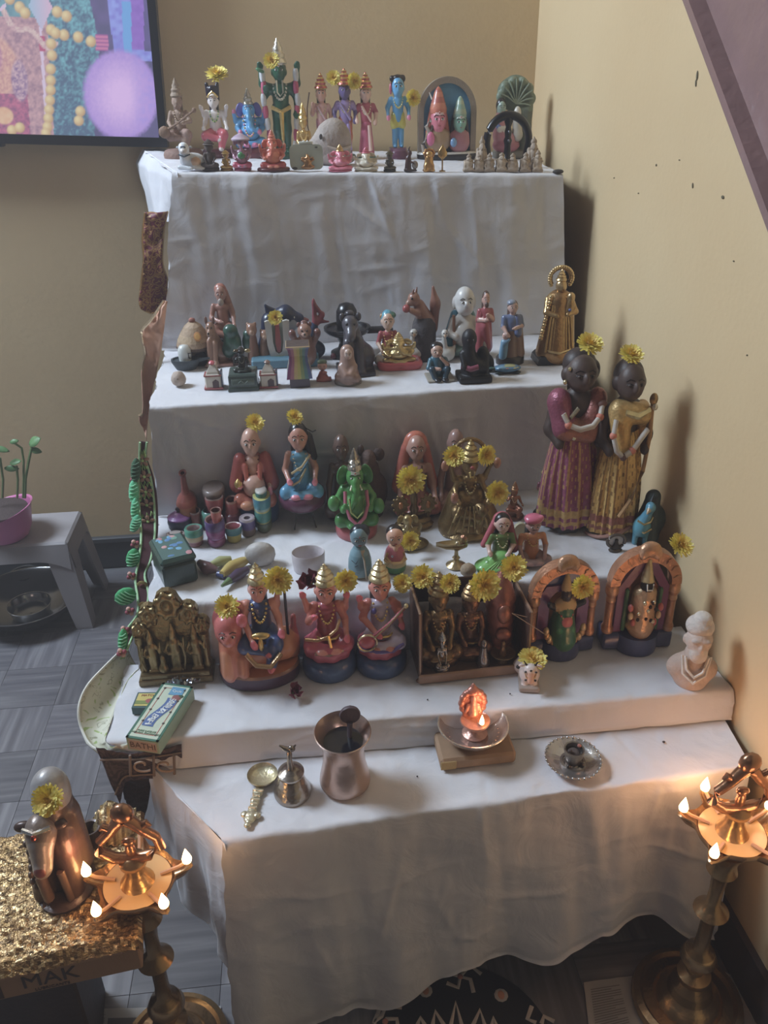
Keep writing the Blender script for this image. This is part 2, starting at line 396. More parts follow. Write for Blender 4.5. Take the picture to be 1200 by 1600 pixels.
# ------------------------------------------------------------------ television
tvl = onY(249, 215, 2.2); tvt = onY(230, 0, 2.2); up_ = (tvt-tvl)/np.linalg.norm(tvt-tvl); rt_ = np.array([up_[2], 0, -up_[0]])
tv = thing('television', 'wall television with black bezel showing a garlanded shrine and a purple fuzzy blur', 'television', tvl)
def tvp(u, v, d=0): return rt_*u+up_*v+np.array([0, d, 0])   # metres from the screen's lower right corner
def tvbox(mb, u0, u1, v0, v1, d0, d1, col):
    V = [tvp(u, v, d) for u in (u0, u1) for v in (v0, v1) for d in (d0, d1)]
    mb.add(V, [[0, 1, 3, 2], [4, 6, 7, 5], [0, 4, 5, 1], [2, 3, 7, 6], [0, 2, 6, 4], [1, 5, 7, 3]], col)
b = MB(); W_, Hh = 1.0, .58
tvbox(b, -W_-.02, .018, -.021, 0, -.006, .03, '15161c'); tvbox(b, -W_-.02, .018, Hh, Hh+.015, -.006, .03, '15161c'); tvbox(b, 0, .018, 0, Hh, -.006, .03, '15161c'); tvbox(b, -W_-.02, -W_, 0, Hh, -.006, .03, '15161c'); tvbox(b, -W_, 0, 0, Hh, .004, .03, '15161c')
b.build('bezel', mat('black_plastic', .3, 0, 0, .05, 30), tv, False)
b = MB(); tvbox(b, -.40, -.36, -.028, -.021, -.004, .02, '1a1b20'); b.build('sensor_bump', mat('black_plastic'), tv, False)
def screen():
    st = .0025; us = np.arange(-.995, .0001, st); vs = np.arange(0, .575, st); U, Vv = np.meshgrid(us, vs, indexing='ij')
    k = 1300/depth(tvl); X = 249+U*k-Vv*k*.085; Y = 215-Vv*k
    def nz2(X, Y, s, sd=0):
        r = np.random.default_rng(sd).random((97, 97)); x, y = X/s+40, Y/s+40; xi, yi = np.floor(x).astype(int), np.floor(y).astype(int); fx, fy = x-xi, y-yi; fx = fx*fx*(3-2*fx); fy = fy*fy*(3-2*fy)
        g = lambda a, c: r[a % 97, c % 97]
        return (g(xi, yi)*(1-fx)+g(xi+1, yi)*fx)*(1-fy)+(g(xi, yi+1)*(1-fx)+g(xi+1, yi+1)*fx)*fy
    I = np.zeros(X.shape+(3,)); n1, n2, n3 = nz2(X, Y, 5, 1), nz2(X, Y, 14, 2), nz2(X, Y, 2.2, 3)
    def lay(msk, c0, c1=None, t=None):
        a = np.clip(msk, 0, 1)[..., None]; c = np.array(C(c0)); 
        if c1: tt = np.clip(t, 0, 1)[..., None]; c = c*(1-tt)+np.array(C(c1))*tt
        I[:] = I*(1-a)+c*a
    one = np.ones_like(X); lay(one, '3a4468', '5a5488', n2)
    lay((X > 88) & (X < 172-.1*Y+np.clip((Y-90)*.3, -99, 0)), '2f6478', '79c9d0', n3*.8+n1*.7-.25-(Y/500))
    lay((X < 90), '8a6a7a', 'e0b4b0', n1*.6+n3*.5)
    lay((X < 85) & (Y < 60) & (X > 15), '4d8a94', '73b0b4', n1)
    lay((X-20-.25*Y+30 < 0), 'd9a9a8', 'f0cdb8', n2)
    el = lambda cx, cy, rx, ry, s=6: np.clip((1-np.sqrt(((X-cx)/rx)**2+((Y-cy)/ry)**2))*s, 0, 1)
    lay(el(15, 125, 32, 42), 'c98f8a', 'f3c7a6', n3); lay(el(5, 110, 20, 30), 'a86a86', 'e7b3b3', n3)
    lay((X < 55) & (Y > 160), '5a3a5a', 'd7728c', n3*.6+n1*.5); lay(el(18, 190, 15, 13), 'e9b483', 'f2cfa0', n1); lay(el(45, 142, 13, 30), '7a5a8a', 'e6c4c4', n3)
    lay(el(62, 20, 20, 45)*0, 'ffffff')
    lay((np.abs(X-80) < 2.2) & (Y > 70), 'e8d6ea'); lay((np.abs(X-81) < 4) & (np.abs(Y-92) < 10), 'c04a6a')
    lay((np.abs(X-82)/17+np.abs(Y-45)/30 < 1), 'a9cfe6', 'e6c6dc', (X-66)/30); lay((np.abs(X-100)/16+np.abs(Y-4)/18 < 1), 'd79ac0', 'b7c3e6', n1)
    for t in np.linspace(0, 1, 40): lay(el(30+70*t, 52+38*math.sin(t*1.9)+8*math.sin(t*9), 4.5, 3.5), 'cfa3a8', 'f0dccb', n3)
    lay((np.abs((Y-68)-(-.75*(X-3))) < 2.6) & (X < 34) & (Y > 20), 'e8d3e6')
    g = [(75, 3), (68, 8), (60, 15), (52, 11), (48, 22), (42, 30), (40, 37), (53, 47), (60, 54), (105, 51), (118, 56), (95, 74), (113, 80), (133, 82), (151, 87), (94, 92), (94, 107), (91, 125), (90, 140), (89, 153), (87, 167), (85, 180), (83, 192), (81, 204), (78, 213), (131, 181), (128, 194), (101, 78), (28, 210), (40, 206)]
    for cx, cy in g: lay(el(cx, cy, 8.2, 8.2, 5), 'c9a05c', 'f6e5a4', 1.1-np.sqrt((X-cx+2)**2+(Y-cy+2)**2)/9)
    lay((X > 172+.12*Y) & (Y < 110), '7d7ee0', '9db4ff', n1); lay((X > 196+.02*Y) & (X < 210) & (Y < 100) & (Y > 35), '6ab4f2')
    lay((X > 210) & (X < 230) & (Y < 96), '9c74d8', '8860c8', n1); lay((X > 228) & (Y < 97), '3c4270', '55508c', n2)
    lay((X > 158) & (X < 176) & (np.abs(Y-88) < 10), 'd67fa8', '9c4f90', np.sin(Y*1.3))
    r = np.sqrt(((X-192)/57)**2+((Y-158)/63)**2); r = r+.05*(n3-.5); lay(np.clip((1.02-r)*9, 0, 1)*(Y > 90), '9a7fe0', 'eecbff', 1.25-r+.25*(n3-.5)); 
    lay(np.clip((1.02-r)*5, 0, 1)*np.clip((X-205)/30, 0, .6), 'a99cf2', 'c9a7f0', n1)
    I[:] = I*.80+np.array(C('b8a8d8'))*.20  # lavender mixed into the picture colours as a veil of haze
    P = np.stack([tvp(u, v, .002) for u, v in ((0, 0), (1, 0), (0, 1))]); G = P[0]+U[..., None]*(P[1]-P[0])+Vv[..., None]*(P[2]-P[0]); a, c = U.shape
    ii = np.arange(a*c).reshape(a, c); Q = np.stack([ii[:-1, :-1], ii[1:, :-1], ii[1:, 1:], ii[:-1, 1:]], -1).reshape(-1, 4)
    me = mesh_from('screen', G.reshape(-1, 3), Q, pcols=I.reshape(-1, 3), m=mat('lit_screen', .25, 0, 0, 0, 10, emit=.82)); new_obj('screen', me, tv)
    mm = mat('lit_screen'); mm.node_tree.nodes['Principled BSDF'].inputs['Base Color'].default_value = (.02, .02, .02, 1)
    for l in list(mm.node_tree.links):
        if l.to_socket.name == 'Base Color': mm.node_tree.links.remove(l)
screen()
# ------------------------------------------------------------------ cloths
def vn(x, y, sd=0):
    r = np.random.default_rng(sd).random((256, 256)); xi, yi = np.floor(x).astype(int), np.floor(y).astype(int); fx, fy = x-xi, y-yi; fx = fx*fx*(3-2*fx); fy = fy*fy*(3-2*fy)
    g = lambda a, c: r[a % 256, c % 256]
    return ((g(xi, yi)*(1-fx)+g(xi+1, yi)*fx)*(1-fy)+(g(xi, yi+1)*(1-fx)+g(xi+1, yi+1)*fx)*fy)*2-1
def fbm(x, y, sd=0): return vn(x, y, sd)+.5*vn(2.1*x, 2.1*y, sd+1)+.25*vn(4.3*x, 4.3*y, sd+2)
def cloth_fn(base, stripe=True):
    def fn(N, L, b, tc):
        n = N.new('ShaderNodeTexNoise'); n.inputs['Scale'].default_value = 5; n.inputs['Detail'].default_value = 4; L.new(tc.outputs['Object'], n.inputs['Vector'])
        r = ramp(N, [(.3, base[0]), (.7, base[1])]); L.new(n.outputs['Fac'], r.inputs[0]); L.new(r.outputs[0], b.inputs['Base Color'])
        w = N.new('ShaderNodeTexNoise'); w.inputs['Scale'].default_value = 700; L.new(tc.outputs['Object'], w.inputs['Vector'])
        n2 = N.new('ShaderNodeTexNoise'); n2.inputs['Scale'].default_value = 16; n2.inputs['Detail'].default_value = 5; n2.inputs['Distortion'].default_value = 1.2; L.new(tc.outputs['Object'], n2.inputs['Vector'])
        b1 = N.new('ShaderNodeBump'); b1.inputs['Strength'].default_value = .15; b1.inputs['Distance'].default_value = .001; L.new(w.outputs['Fac'], b1.inputs['Height'])
        b2 = N.new('ShaderNodeBump'); b2.inputs['Strength'].default_value = .5; b2.inputs['Distance'].default_value = .006; L.new(n2.outputs['Fac'], b2.inputs['Height']); L.new(b1.outputs[0], b2.inputs['Normal']); L.new(b2.outputs[0], b.inputs['Normal'])
        b.inputs['Sheen Weight'].default_value = .15
    return fn
whitem = nodes_mat('white_cotton', cloth_fn(('cfd0d6', 'dcdce0')), .9)
def E_(v): return v
# a station: left point, right point (world), plus kind weight: 0 tread, 1 riser
def stZ(k, L, R):
    def g(p):
        Z = SZ[k]
        for _ in range(3): q = onZ(p[0], p[1], Z); Z = stepz(k, q[0])
        return q
    return g(L), g(R)
def stY(Y, xl, xr, k, ly=700, ry=700):
    out = []
    for x in (xl, xr):
        Z = SZ[k]; y = 500
        for _ in range(12):  # pixel row at which the plane Y meets the level
            q = onY(x, y, Y); Z = stepz(k, q[0]); y += (q[2]-Z)/mpp(q)
        q = onY(x, y, Y); q[2] = Z; out.append(q)
    return tuple(out)
s1f = stZ(1, (268, 269), (880, 272)); s1b = (np.array([onY(222, 238, 2.22)[0], 2.235, stepz(1, -.5)]), np.array([wx(2.2)-.03, 2.235, stepz(1, .55)]))
s2b = stZ(2, (243, 548), (882, 524)); s2f = stZ(2, (231, 637), (886, 599))
s3f = stZ(3, (233, 946), (1010, 896)); s4f = stZ(4, (164, 1160), (1146, 1076)); s5f = stZ(5, (345, 1314), (1174, 1197))
def drop(s, k, dxl=0, dxr=0, dy=.012):   # the riser falls from the front edge to the next level
    out = []
    for p, dx in zip(s, (dxl, dxr)): q = p.copy(); q[0] += dx; q[1] -= dy; q[2] = SZ[k]+.001; out.append(q)
    return tuple(out)
r1 = drop(s1f, 2, -.062, .03); r2 = drop(s2f, 3, -.022, .03, -.024); r3 = drop(s3f, 4, -.03, .02); r4 = drop(s4f, 5, .09, .0)
def _bk(s, d): return lambda x: float(np.interp(x, [s[0][0], s[1][0]], [s[0][1], s[1][1]]))-d
BACK.update({2: _bk(s1f, .026), 3: _bk(s2f, -.014), 4: _bk(s3f, .02), 5: _bk(s4f, .02)})
def mid(a, b, t): return tuple(p*(1-t)+q*t for p, q in zip(a, b))
def sheet(name, stations, kinds, nu, label, hem=None, seed=0, amp=1.0, side=None, parts=()):
    P = []; K = []; fl = []
    for i in range(len(stations)-1):
        a, c = stations[i], stations[i+1]; ln = max(np.linalg.norm(a[0]-c[0]), np.linalg.norm(a[1]-c[1])); n = max(4, int(ln/.0048))
        for j in range(n):
            t = j/n; P.append(mid(a, c, t)); k = kinds[i]; e = min(t, 1-t)*ln
            K.append((k, min(1, e/.025)))
    P.append(stations[-1]); K.append((kinds[-1], 1))
    U = np.linspace(0, 1, nu); L = np.array([p[0] for p in P]); R = np.array([p[1] for p in P]); G = L[:, None]*(1-U[None, :, None])+R[:, None]*U[None, :, None]
    # rounded edges: smooth along the fall
    kr = np.array([k for k, e in K]); G0 = G.copy()
    for _ in range(2):
        G[1:-1] = .25*G[:-2]+.5*G[1:-1]+.25*G[2:]
    ed = np.array([e for k, e in K])[:, None]; X, Z = G[..., 0], G[..., 2]; Yc = G[..., 1]
    fo = fbm(X*11+1.2*Z, Z*1.6, seed)*.0065+fbm(X*23, Z*4, seed+5)*.0012-np.abs(fbm(X*7+Z*6, Z*9-X*3, seed+9))*.003
    ris = (kr[:, None] == 1)
    G[..., 1] -= np.where(ris, (fo+.004)*amp*(.25+.75*ed), 0)
    rs = np.random.default_rng(seed+77); cr = np.zeros_like(X); ct = np.zeros_like(X)
    def ridge(A, B, p, q, w):   # a soft pressed fold running from A to B
        d = np.array(B)-np.array(A); l2 = d @ d; t = np.clip(((p-A[0])*d[0]+(q-A[1])*d[1])/l2, 0, 1); dd = (p-A[0]-t*d[0])**2+(q-A[1]-t*d[1])**2
        return np.exp(-dd/w**2)*np.sin(np.pi*np.clip(t, .08, .92))
    zr = (Z.min(), Z.max()); xr = (X.min(), X.max()); yr = (Yc.min(), Yc.max())
    for k in range(22):
        A = (rs.uniform(*xr), rs.uniform(*zr)); an = rs.choice([rs.normal(0, .18), rs.normal(1.57, .15), rs.uniform(0, 3.1)]); l = rs.uniform(.05, .22); cr += rs.uniform(.0015, .0032)*ridge(A, (A[0]+l*math.cos(an), A[1]+l*math.sin(an)), X, Z, .006)
    for k in range(16):
        A = (rs.uniform(*xr), rs.uniform(*yr)); an = rs.choice([rs.normal(1.2, .3), rs.uniform(0, 3.1)]); l = rs.uniform(.04, .13); ct += rs.uniform(.001, .0022)*ridge(A, (A[0]+l*math.cos(an), A[1]+l*math.sin(an)), X, Yc, .006)
    G[..., 1] -= np.where(ris, cr*ed, 0); G[..., 2] -= np.where(~ris, ct*.9*ed, 0)
    tr = -np.abs(fbm(X*13+Yc*8, Yc*15-X*5, seed+20))*.0022-.0004
    G[..., 2] += np.where(~ris, tr*ed+fbm(X*40, Yc*10, seed+31)*.0016*(1-ed), 0)
    if hem is not None: hem(G, U, ris)
    # scalloped left edge
    G[:, 0, 0] += fbm(np.arange(len(P))*.08, 0*np.arange(len(P)), seed+3)*.004
    a, c, _ = G.shape; ii = np.arange(a*c).reshape(a, c); Q = np.stack([ii[:-1, :-1], ii[1:, :-1], ii[1:, 1:], ii[:-1, 1:]], -1).reshape(-1, 4); V = G.reshape(-1, 3)
    for D in parts:
        ii = np.arange(D.shape[0]*D.shape[1]).reshape(D.shape[:2])+len(V); Q = np.concatenate([Q, np.stack([ii[:-1, :-1], ii[1:, :-1], ii[1:, 1:], ii[:-1, 1:]], -1).reshape(-1, 4)]); V = np.concatenate([V, D.reshape(-1, 3)])
    me = mesh_from(name, V, Q, m=whitem); o = new_obj(name, me); return tag(o, label, 'sheet')
def side_drop(a, bpt, la, lb, n=40, m=30, seed=3, out=(-.02, 0, 0)):
    """cloth that hangs from the edge a->bpt by lengths la..lb"""
    D = np.zeros((m, n, 3))
    for j in range(n):
        t = j/(n-1); e = a*(1-t)+bpt*t
        for i in range(m):
            s_ = i/(m-1); D[i, j] = e+np.array(out)*min(1, s_*5)*(1-.9*t)+np.array([0, 0, -1])*s_*(la*(1-t)+lb*t)
    w = fbm(np.linspace(0, 1, n)[None, :]*5+0*np.ones((m, 1)), np.linspace(0, 1, m)[:, None]*1.1, seed)*np.linspace(0, 1, m)[:, None]
    D[..., 0] += w*.016; return D
# hanging corner of the top sheet on the left
top_side = side_drop(s1b[0], s1f[0]+np.array([.012, -.006, 0]), .15, .10, seed=12, out=(-.02, 0, 0))
sheet('white_sheet', [s1b, s1f, r1], [0, 1], 250, 'white cotton sheet over the topmost step, falling in long folds behind the second row', seed=2, amp=1.3, parts=[top_side])
sheet('white_sheet', [(r1[0]+[0, .01, 0], r1[1]+[0, .01, 0]), s2f, r2], [0, 1], 250, 'white cotton sheet over the second step from the top, under the dolphin and golden statue', seed=44, amp=.9)
sheet('white_sheet', [(r2[0]+[0, .01, 0], np.array([wx(1.45)-.01, r2[1][1]+.01, SZ[3]])), s3f, r3], [0, 1], 250, 'white cotton sheet over the third step, under the green tin and lacquer jars', seed=63, amp=.6)
sheet('white_sheet', [(np.array([r3[0][0]-.03, r3[0][1]+.01, SZ[4]]), np.array([wx(1.15)-.01, r3[1][1]+.01, SZ[4]])), s4f, r4], [0, 1], 250, 'white cotton sheet over the fourth step, under the incense box and arched plaques', seed=81, amp=.5)
floorhem = (np.array([s5f[0][0]-.02, s5f[0][1]-.03, .03]), np.array([s5f[1][0]-.01, s5f[1][1]-.02, .03]))
def hemfn(G, U, ris):
    # ragged lower hem: height above the floor along the front, read off as fractions of the width
    us = [0, .02, .14, .165, .19, .30, .38, .45, .55, .62, .68, .74, .80, .86, .9, .96, 1]
    hz = [-.0, -.0, -.0, .01, .022, .03, .058, .085, .076, .083, .10, .125, .13, .115, .09, .055, .06]
    h = np.interp(U, us, hz)+.004*vn(U*30, U*0, 91); top = SZ[5]
    for i in range(G.shape[0]):
        if ris[i, 0]:
            t = np.clip((top-G[i, :, 2])/(top-.03), 0, 1); G[i, :, 2] = top-(top-h-.005)*t; G[i, :, 1] -= (.02*np.sin(U*19+1)+.012*np.sin(U*43))*t*t*.6+.01*t
            G[i, :, 0] += -.006*np.sin(U*26)*t
s5b = (np.array([onZ(232, 1212, SZ[5])[0], r4[0][1]+.012, SZ[5]]), np.array([wx(.95)-.012, r4[1][1]+.012, SZ[5]]))
low_side = side_drop(s5b[0], s5f[0]+np.array([.006, -.006, 0]),   .16, .34, n=50, m=40, seed=51, out=(-.010, 0, 0))
sheet('white_sheet', [s5b, s5f, floorhem], [0, 1], 260, 'white cotton sheet over the lowest step, its ragged hem hanging down to the floor', hem=hemfn, seed=104, amp=1.2, parts=[low_side])
# wooden stand under the sheets
st = thing('step_stand', 'dark wooden step stand showing brown under the hem of the lowest white sheet', 'stand', (0, 1.3, 0))
def stepbox(name, k, y0, y1, x0, x1):
    q = MB(); q.box(((x0+x1)/2, (y0+y1)/2-1.3, (SZ[k]-.016)/2), ((x1-x0)/2, (y1-y0)/2, (SZ[k]-.016)/2), '5a4032', bev=.004); return q.build(name, wood(), st, False)
stepbox('top_level', 1, 1.83, 2.23, s1f[0][0]+.03, .42); stepbox('second_level', 2, 1.545, 1.82, s2f[0][0]+.06, .42); stepbox('third_level', 3, 1.23, 1.54, s3f[0][0]+.06, .58); stepbox('fourth_level', 4, 1.04, 1.22, s4f[0][0]+.12, .58)
stepbox('lowest_level', 5, .92, 1.03, s5f[0][0]+.06, .585)
# ------------------------------------------------------------------ patterned fabrics on the left edge
def brocade_fn(bgc, fg, sc):
    def fn(N, L, b, tc):
        v = N.new('ShaderNodeTexVoronoi'); v.feature = 'DISTANCE_TO_EDGE'; v.inputs['Scale'].default_value = sc; n = N.new('ShaderNodeTexNoise'); n.inputs['Scale'].default_value = sc*.8
        mx = N.new('ShaderNodeVectorMath'); mx.operation = 'MULTIPLY_ADD'; L.new(n.outputs['Color'], mx.inputs[0]); mx.inputs[1].default_value = (.05, .05, .05); L.new(tc.outputs['Object'], mx.inputs[2]); L.new(tc.outputs['Object'], n.inputs['Vector'])
        L.new(mx.outputs[0], v.inputs['Vector'])
        w = N.new('ShaderNodeMath'); w.operation = 'SINE'; m2 = N.new('ShaderNodeMath'); m2.operation = 'MULTIPLY'; m2.inputs[1].default_value = 26; L.new(v.outputs['Distance'], m2.inputs[0]); L.new(m2.outputs[0], w.inputs[0])
        r = ramp(N, [(0, bgc), (.45, bgc), (.6, fg), (1, fg)]); L.new(w.outputs[0], r.inputs[0]); L.new(r.outputs[0], b.inputs['Base Color'])
    return nodes_mat('brocade_'+bgc, fn, .55)
def ribbon(pairs, n=40, seed=0, amp=.004):
    """pairs: list of (left point, right point) in the room -> smooth wavy strip"""
    A = np.array([p[0] for p in pairs]); B = np.array([p[1] for p in pairs]); t = np.linspace(0, len(A)-1, n); i = np.minimum(t.astype(int), len(A)-2); f = (t-i)[:, None]
    def cr(Q):
        p0 = Q[np.maximum(i-1, 0)]; p1 = Q[i]; p2 = Q[i+1]; p3 = Q[np.minimum(i+2, len(Q)-1)]
        return .5*((2*p1)+(-p0+p2)*f+(2*p0-5*p1+4*p2-p3)*f*f+(-p0+3*p1-3*p2+p3)*f**3)
    a, b_ = cr(A), cr(B); W = np.linspace(0, 1, 9); G = a[:, None]*(1-W[None, :, None])+b_[:, None]*W[None, :, None]
    G[..., 1] += fbm(np.arange(n)[:, None]*.22+0*W[None], W[None]*1.5+0*G[..., 0], seed)*amp
    return G, a, b_
def rib_obj(name, pairs, m, parent=None, seed=0, amp=.004, n=40, col='ffffff'):
    G, a, b_ = ribbon(pairs, n, seed, amp); q = MB(); q.grid(G, col); o = q.build(name, m, parent); md = o.modifiers.new('thick', 'SOLIDIFY'); md.thickness = .0012; return o, a, b_
def pr(Y, *rows): return [(onY(x0, y0, Y), onY(x1, y1, Y+.004)) for x0, y0, x1, y1 in rows]
o, a, c = rib_obj('brocade_drape', pr(1.80, (226, 332, 262, 330), (222, 372, 256, 362), (224, 405, 254, 410), (220, 445, 262, 440), (219, 478, 262, 468), (236, 490, 258, 480)), brocade_fn('6e2434', 'a8824c', 45), amp=.012)
tag(o, 'maroon brocade cloth with gold scrollwork showing below the topmost white sheet', 'fabric')
q = MB(); q.tube(a, .0022, 'c8a060', 6); q.tube(c, .0022, 'c8a060', 6); q.build('gold_edging', gold(), o)
o, a, c = rib_obj('peach_drape', pr(1.70, (256, 470, 262, 470), (236, 500, 258, 500), (221, 520, 252, 545), (226, 552, 246, 575), (222, 580, 238, 610), (224, 640, 232, 645), (217, 650, 228, 690)), fabric(), amp=.01, col='e0a684')
tag(o, 'plain peach cloth fold with a braided edge beside the second white step', 'fabric')
q = MB(); q.tube(a, .003, 'e6c79a', 6); q.build('braided_edge', gold(), o)
# green leaf door hanging along the step edge
to = thing('leaf_door_hanging', 'maroon door hanging with green padded leaves and flower motifs down the left of the steps', 'door hanging', (0, 0, 0))
Yt = 1.42
trow = [(219, 690, 232, 690), (218, 720, 230, 715), (217, 750, 240, 745), (218, 790, 246, 780), (221, 840, 247, 830), (216, 880, 240, 872), (212, 905, 230, 895), (216, 935, 236, 925), (214, 960, 230, 950), (197, 985, 212, 990), (193, 1010, 200, 1015)]
pairs = [(onY(x0, y0, Yt-.30*max(0, (y0-780)/230)), onY(x1, y1, Yt+.003-.30*max(0, (y1-780)/230))) for x0, y0, x1, y1 in trow]
o, a, c = rib_obj('band', pairs, fabric(), to, n=60, amp=.002, col='4a1c26')
q = MB(); q.tube(a+[0, -.003, 0], .0022, 'a8d8a0', 6); q.build('green_cord', fabric(), to); q = MB(); q.tube(a*.18+c*.82+[0, -.003, 0], .0022, 'a8d8a0', 6); q.build('green_cord', fabric(), to)
def tpt(y, t):
    i = min(range(len(a)), key=lambda i: abs(proj(a[i])[1]-y)); return a[i]*(1-t)+c[i]*t
def proj(P): v = RC @ (np.array(P)-CP); return 600+FPX*v[0]/v[2], 800-FPX*v[1]/v[2]
for y in (757, 805, 830 if 0 else 778, 732, 712):
    q = MB(); p0, p1 = tpt(y, .05), tpt(y, .78); pts = [p0*(1-i/6)+p1*(i/6)+np.array([0, -.004, .006*(1 if i % 2 else -1)]) for i in range(7)]; q.tube(pts, .002, 'b8dc7c', 5); q.build('zigzag_stitch', fabric(), to)
for y in (744, 768, 791, 818, 722): 
    p = tpt(y, .42)+np.array([0, -.004, 0]); q = MB()
    for k in range(5): an = k*1.257+.3; q.ball(p+np.array([math.cos(an)*.008, 0, math.sin(an)*.008]), (.0055, .002, .0035), 'b08068', rot=(0, -math.degrees(an), 0))
    q.ball(p, (.003, .003, .003), 'b8dc7c'); q.build('flower_motif', fabric(), to)
for y in (920, 950): 
    p = tpt(y, .5)+np.array([0, -.004, 0]); q = MB(); q.ball(p, (.010, .002, .010), 'c8a860'); q.ball(p+[0, -.002, 0], (.005, .002, .005), '7a3c34'); q.build('gold_motif', fabric(), to)
leafs = [(212, 735, 8, 22, 12, '3f6a4a'), (209, 768, 8, 22, 10, '5fd49a'), (211, 795, 7, 20, 12, '55c890'), (212, 818, 8, 17, 26, '49b888'), (208, 872, 11, 18, 20, '2fae66'), (196, 932, 15, 19, 50, '2fae66'), (192, 1000, 8, 22, 12, '2fae66')]
for (x, y, rx, ry, an, h) in leafs:
    P = onY(x, y, Yt-.012-.30*max(0, (y-780)/230)); m_ = mpp(P); q = MB(); q.ball((0, 0, 0), (rx*m_, .006, ry*m_), h)
    for k in range(-2, 3):  # raised quilting ridges
        q.tube([(-rx*m_*.8*math.cos(k*.4), -.005, k*ry*m_*.3-.003), (0, -.0075, k*ry*m_*.3), (rx*m_*.8*math.cos(k*.4), -.005, k*ry*m_*.3+.004)], .0011, '8fe0ac' if h != '3f6a4a' else '5c7f62', 4)
    o = q.build('leaf', fabric(), to); o.location = P; o.rotation_euler = (0, math.radians(an), 0)
for (x, y) in ((210, 748), (214, 780), (211, 850), (205, 900), (203, 955), (190, 1020), (195, 985)):
    P = onY(x, y, Yt-.006-.30*max(0, (y-780)/230)); q = MB()
    for k in range(4): an = k*1.57+.4; q.ball(P+np.array([math.cos(an)*.005, 0, math.sin(an)*.005]), (.004, .004, .004), ('a04050', 'd8a090')[k % 2])
    q.build('bead_cluster', fabric(), to)
# cream embroidered cloth rolled at the left of the fourth step
def embroid(N, L, b, tc):
    v = N.new('ShaderNodeTexNoise'); v.inputs['Scale'].default_value = 26; v.inputs['Detail'].default_value = 1; v.inputs['Distortion'].default_value = 3; L.new(tc.outputs['Object'], v.inputs['Vector'])
    r = ramp(N, [(0, '8aa060'), (.33, 'a9bb7e'), (.36, 'd6d6c4'), (.62, 'd6d6c4'), (.66, '9a9a80'), (.7, 'd6d6c4')]); L.new(v.outputs['Fac'], r.inputs[0]); L.new(r.outputs[0], b.inputs['Base Color'])
crm = nodes_mat('cream_embroidered_cotton', embroid, .85)
e4 = SZ[4]
def z4(x, y, dz=0): return onZ(x, y, e4+dz)
prs = [(z4(196, 1010, .02), z4(222, 1040, .0)), (z4(165, 1040, .03), z4(200, 1062, .0)), (z4(136, 1072, .03), z4(186, 1095, -.002)), (z4(123, 1105, .015), z4(172, 1130, -.004)), (z4(128, 1140, -.01), z4(164, 1158, -.006)), (z4(150, 1170, -.02), z4(176, 1166, -.008)), (z4(205, 1172, -.016), z4(206, 1160, -.002))]
G, a, c = ribbon(prs, 50, 4, .004)
for j in range(9): G[:, j, 2] -= .018*math.sin(j/8*math.pi)
q = MB(); q.grid(G, 'd8d8c8'); o = q.build('embroidered_cloth', crm); tag(o, 'cream cloth with green embroidery curling out at the left of the fourth step', 'fabric'); md = o.modifiers.new('thick', 'SOLIDIFY'); md.thickness = .0015
q = MB(); q.tube(a, .0022, 'e4e4da', 6); q.build('rolled_edge', fabric(), o)
# brown border strip hanging under it
Yb = float(s4f[0][1])-.02
o, a, c = rib_obj('brown_border_strip', [(onY(x0, y0, Yb+.01), onY(x1, y1, Yb+.014)) for x0, y0, x1, y1 in ((150, 1168, 188, 1255), (180, 1175, 196, 1222), (215, 1176, 215, 1216), (250, 1170, 250, 1216), (284, 1162, 286, 1221))], brocade_fn('3c3034', '5a484a', 40), amp=.003)
tag(o, 'dark brown woven border strip with scroll motifs hanging below the incense box', 'fabric')
fr = MB(); fr.tube(a*.82+c*.18+[0, -.004, 0], .0016, '8a7464', 5); fr.tube(a*.2+c*.8+[0, -.004, 0], .0016, '8a7464', 5); fr.build('border_line', fabric(), o)
for x in (222, 258):
    P = onY(x, 1196, Yb-.002); q = MB(); pts = [P+np.array([math.cos(t)*(.004+.0024*t), 0, math.sin(t)*(.004+.0018*t)]) for t in np.linspace(0, 5.4, 26)]; q.tube(pts, .0018, 'a88a72', 5); q.build('scroll_motif', fabric(), o)
for x in (203, 240, 272):
    P0, P1 = onY(x, 1180, Yb-.002), onY(x+1, 1212, Yb-.002); q = MB(); q.tube([P0, P1], .0022, '7d695c', 5); q.build('bar_motif', fabric(), o)
o, a, c = rib_obj('dark_cloth_tail', [(onY(x0, y0, Yb+.03), onY(x1, y1, Yb+.034)) for x0, y0, x1, y1 in ((186, 1214, 236, 1216), (192, 1240, 234, 1240), (200, 1262, 230, 1262), (206, 1284, 224, 1280))], brocade_fn('2c282c', '3c3438', 70), amp=.004)
tag(o, 'dark cloth tail hanging beneath the brown border strip', 'fabric')
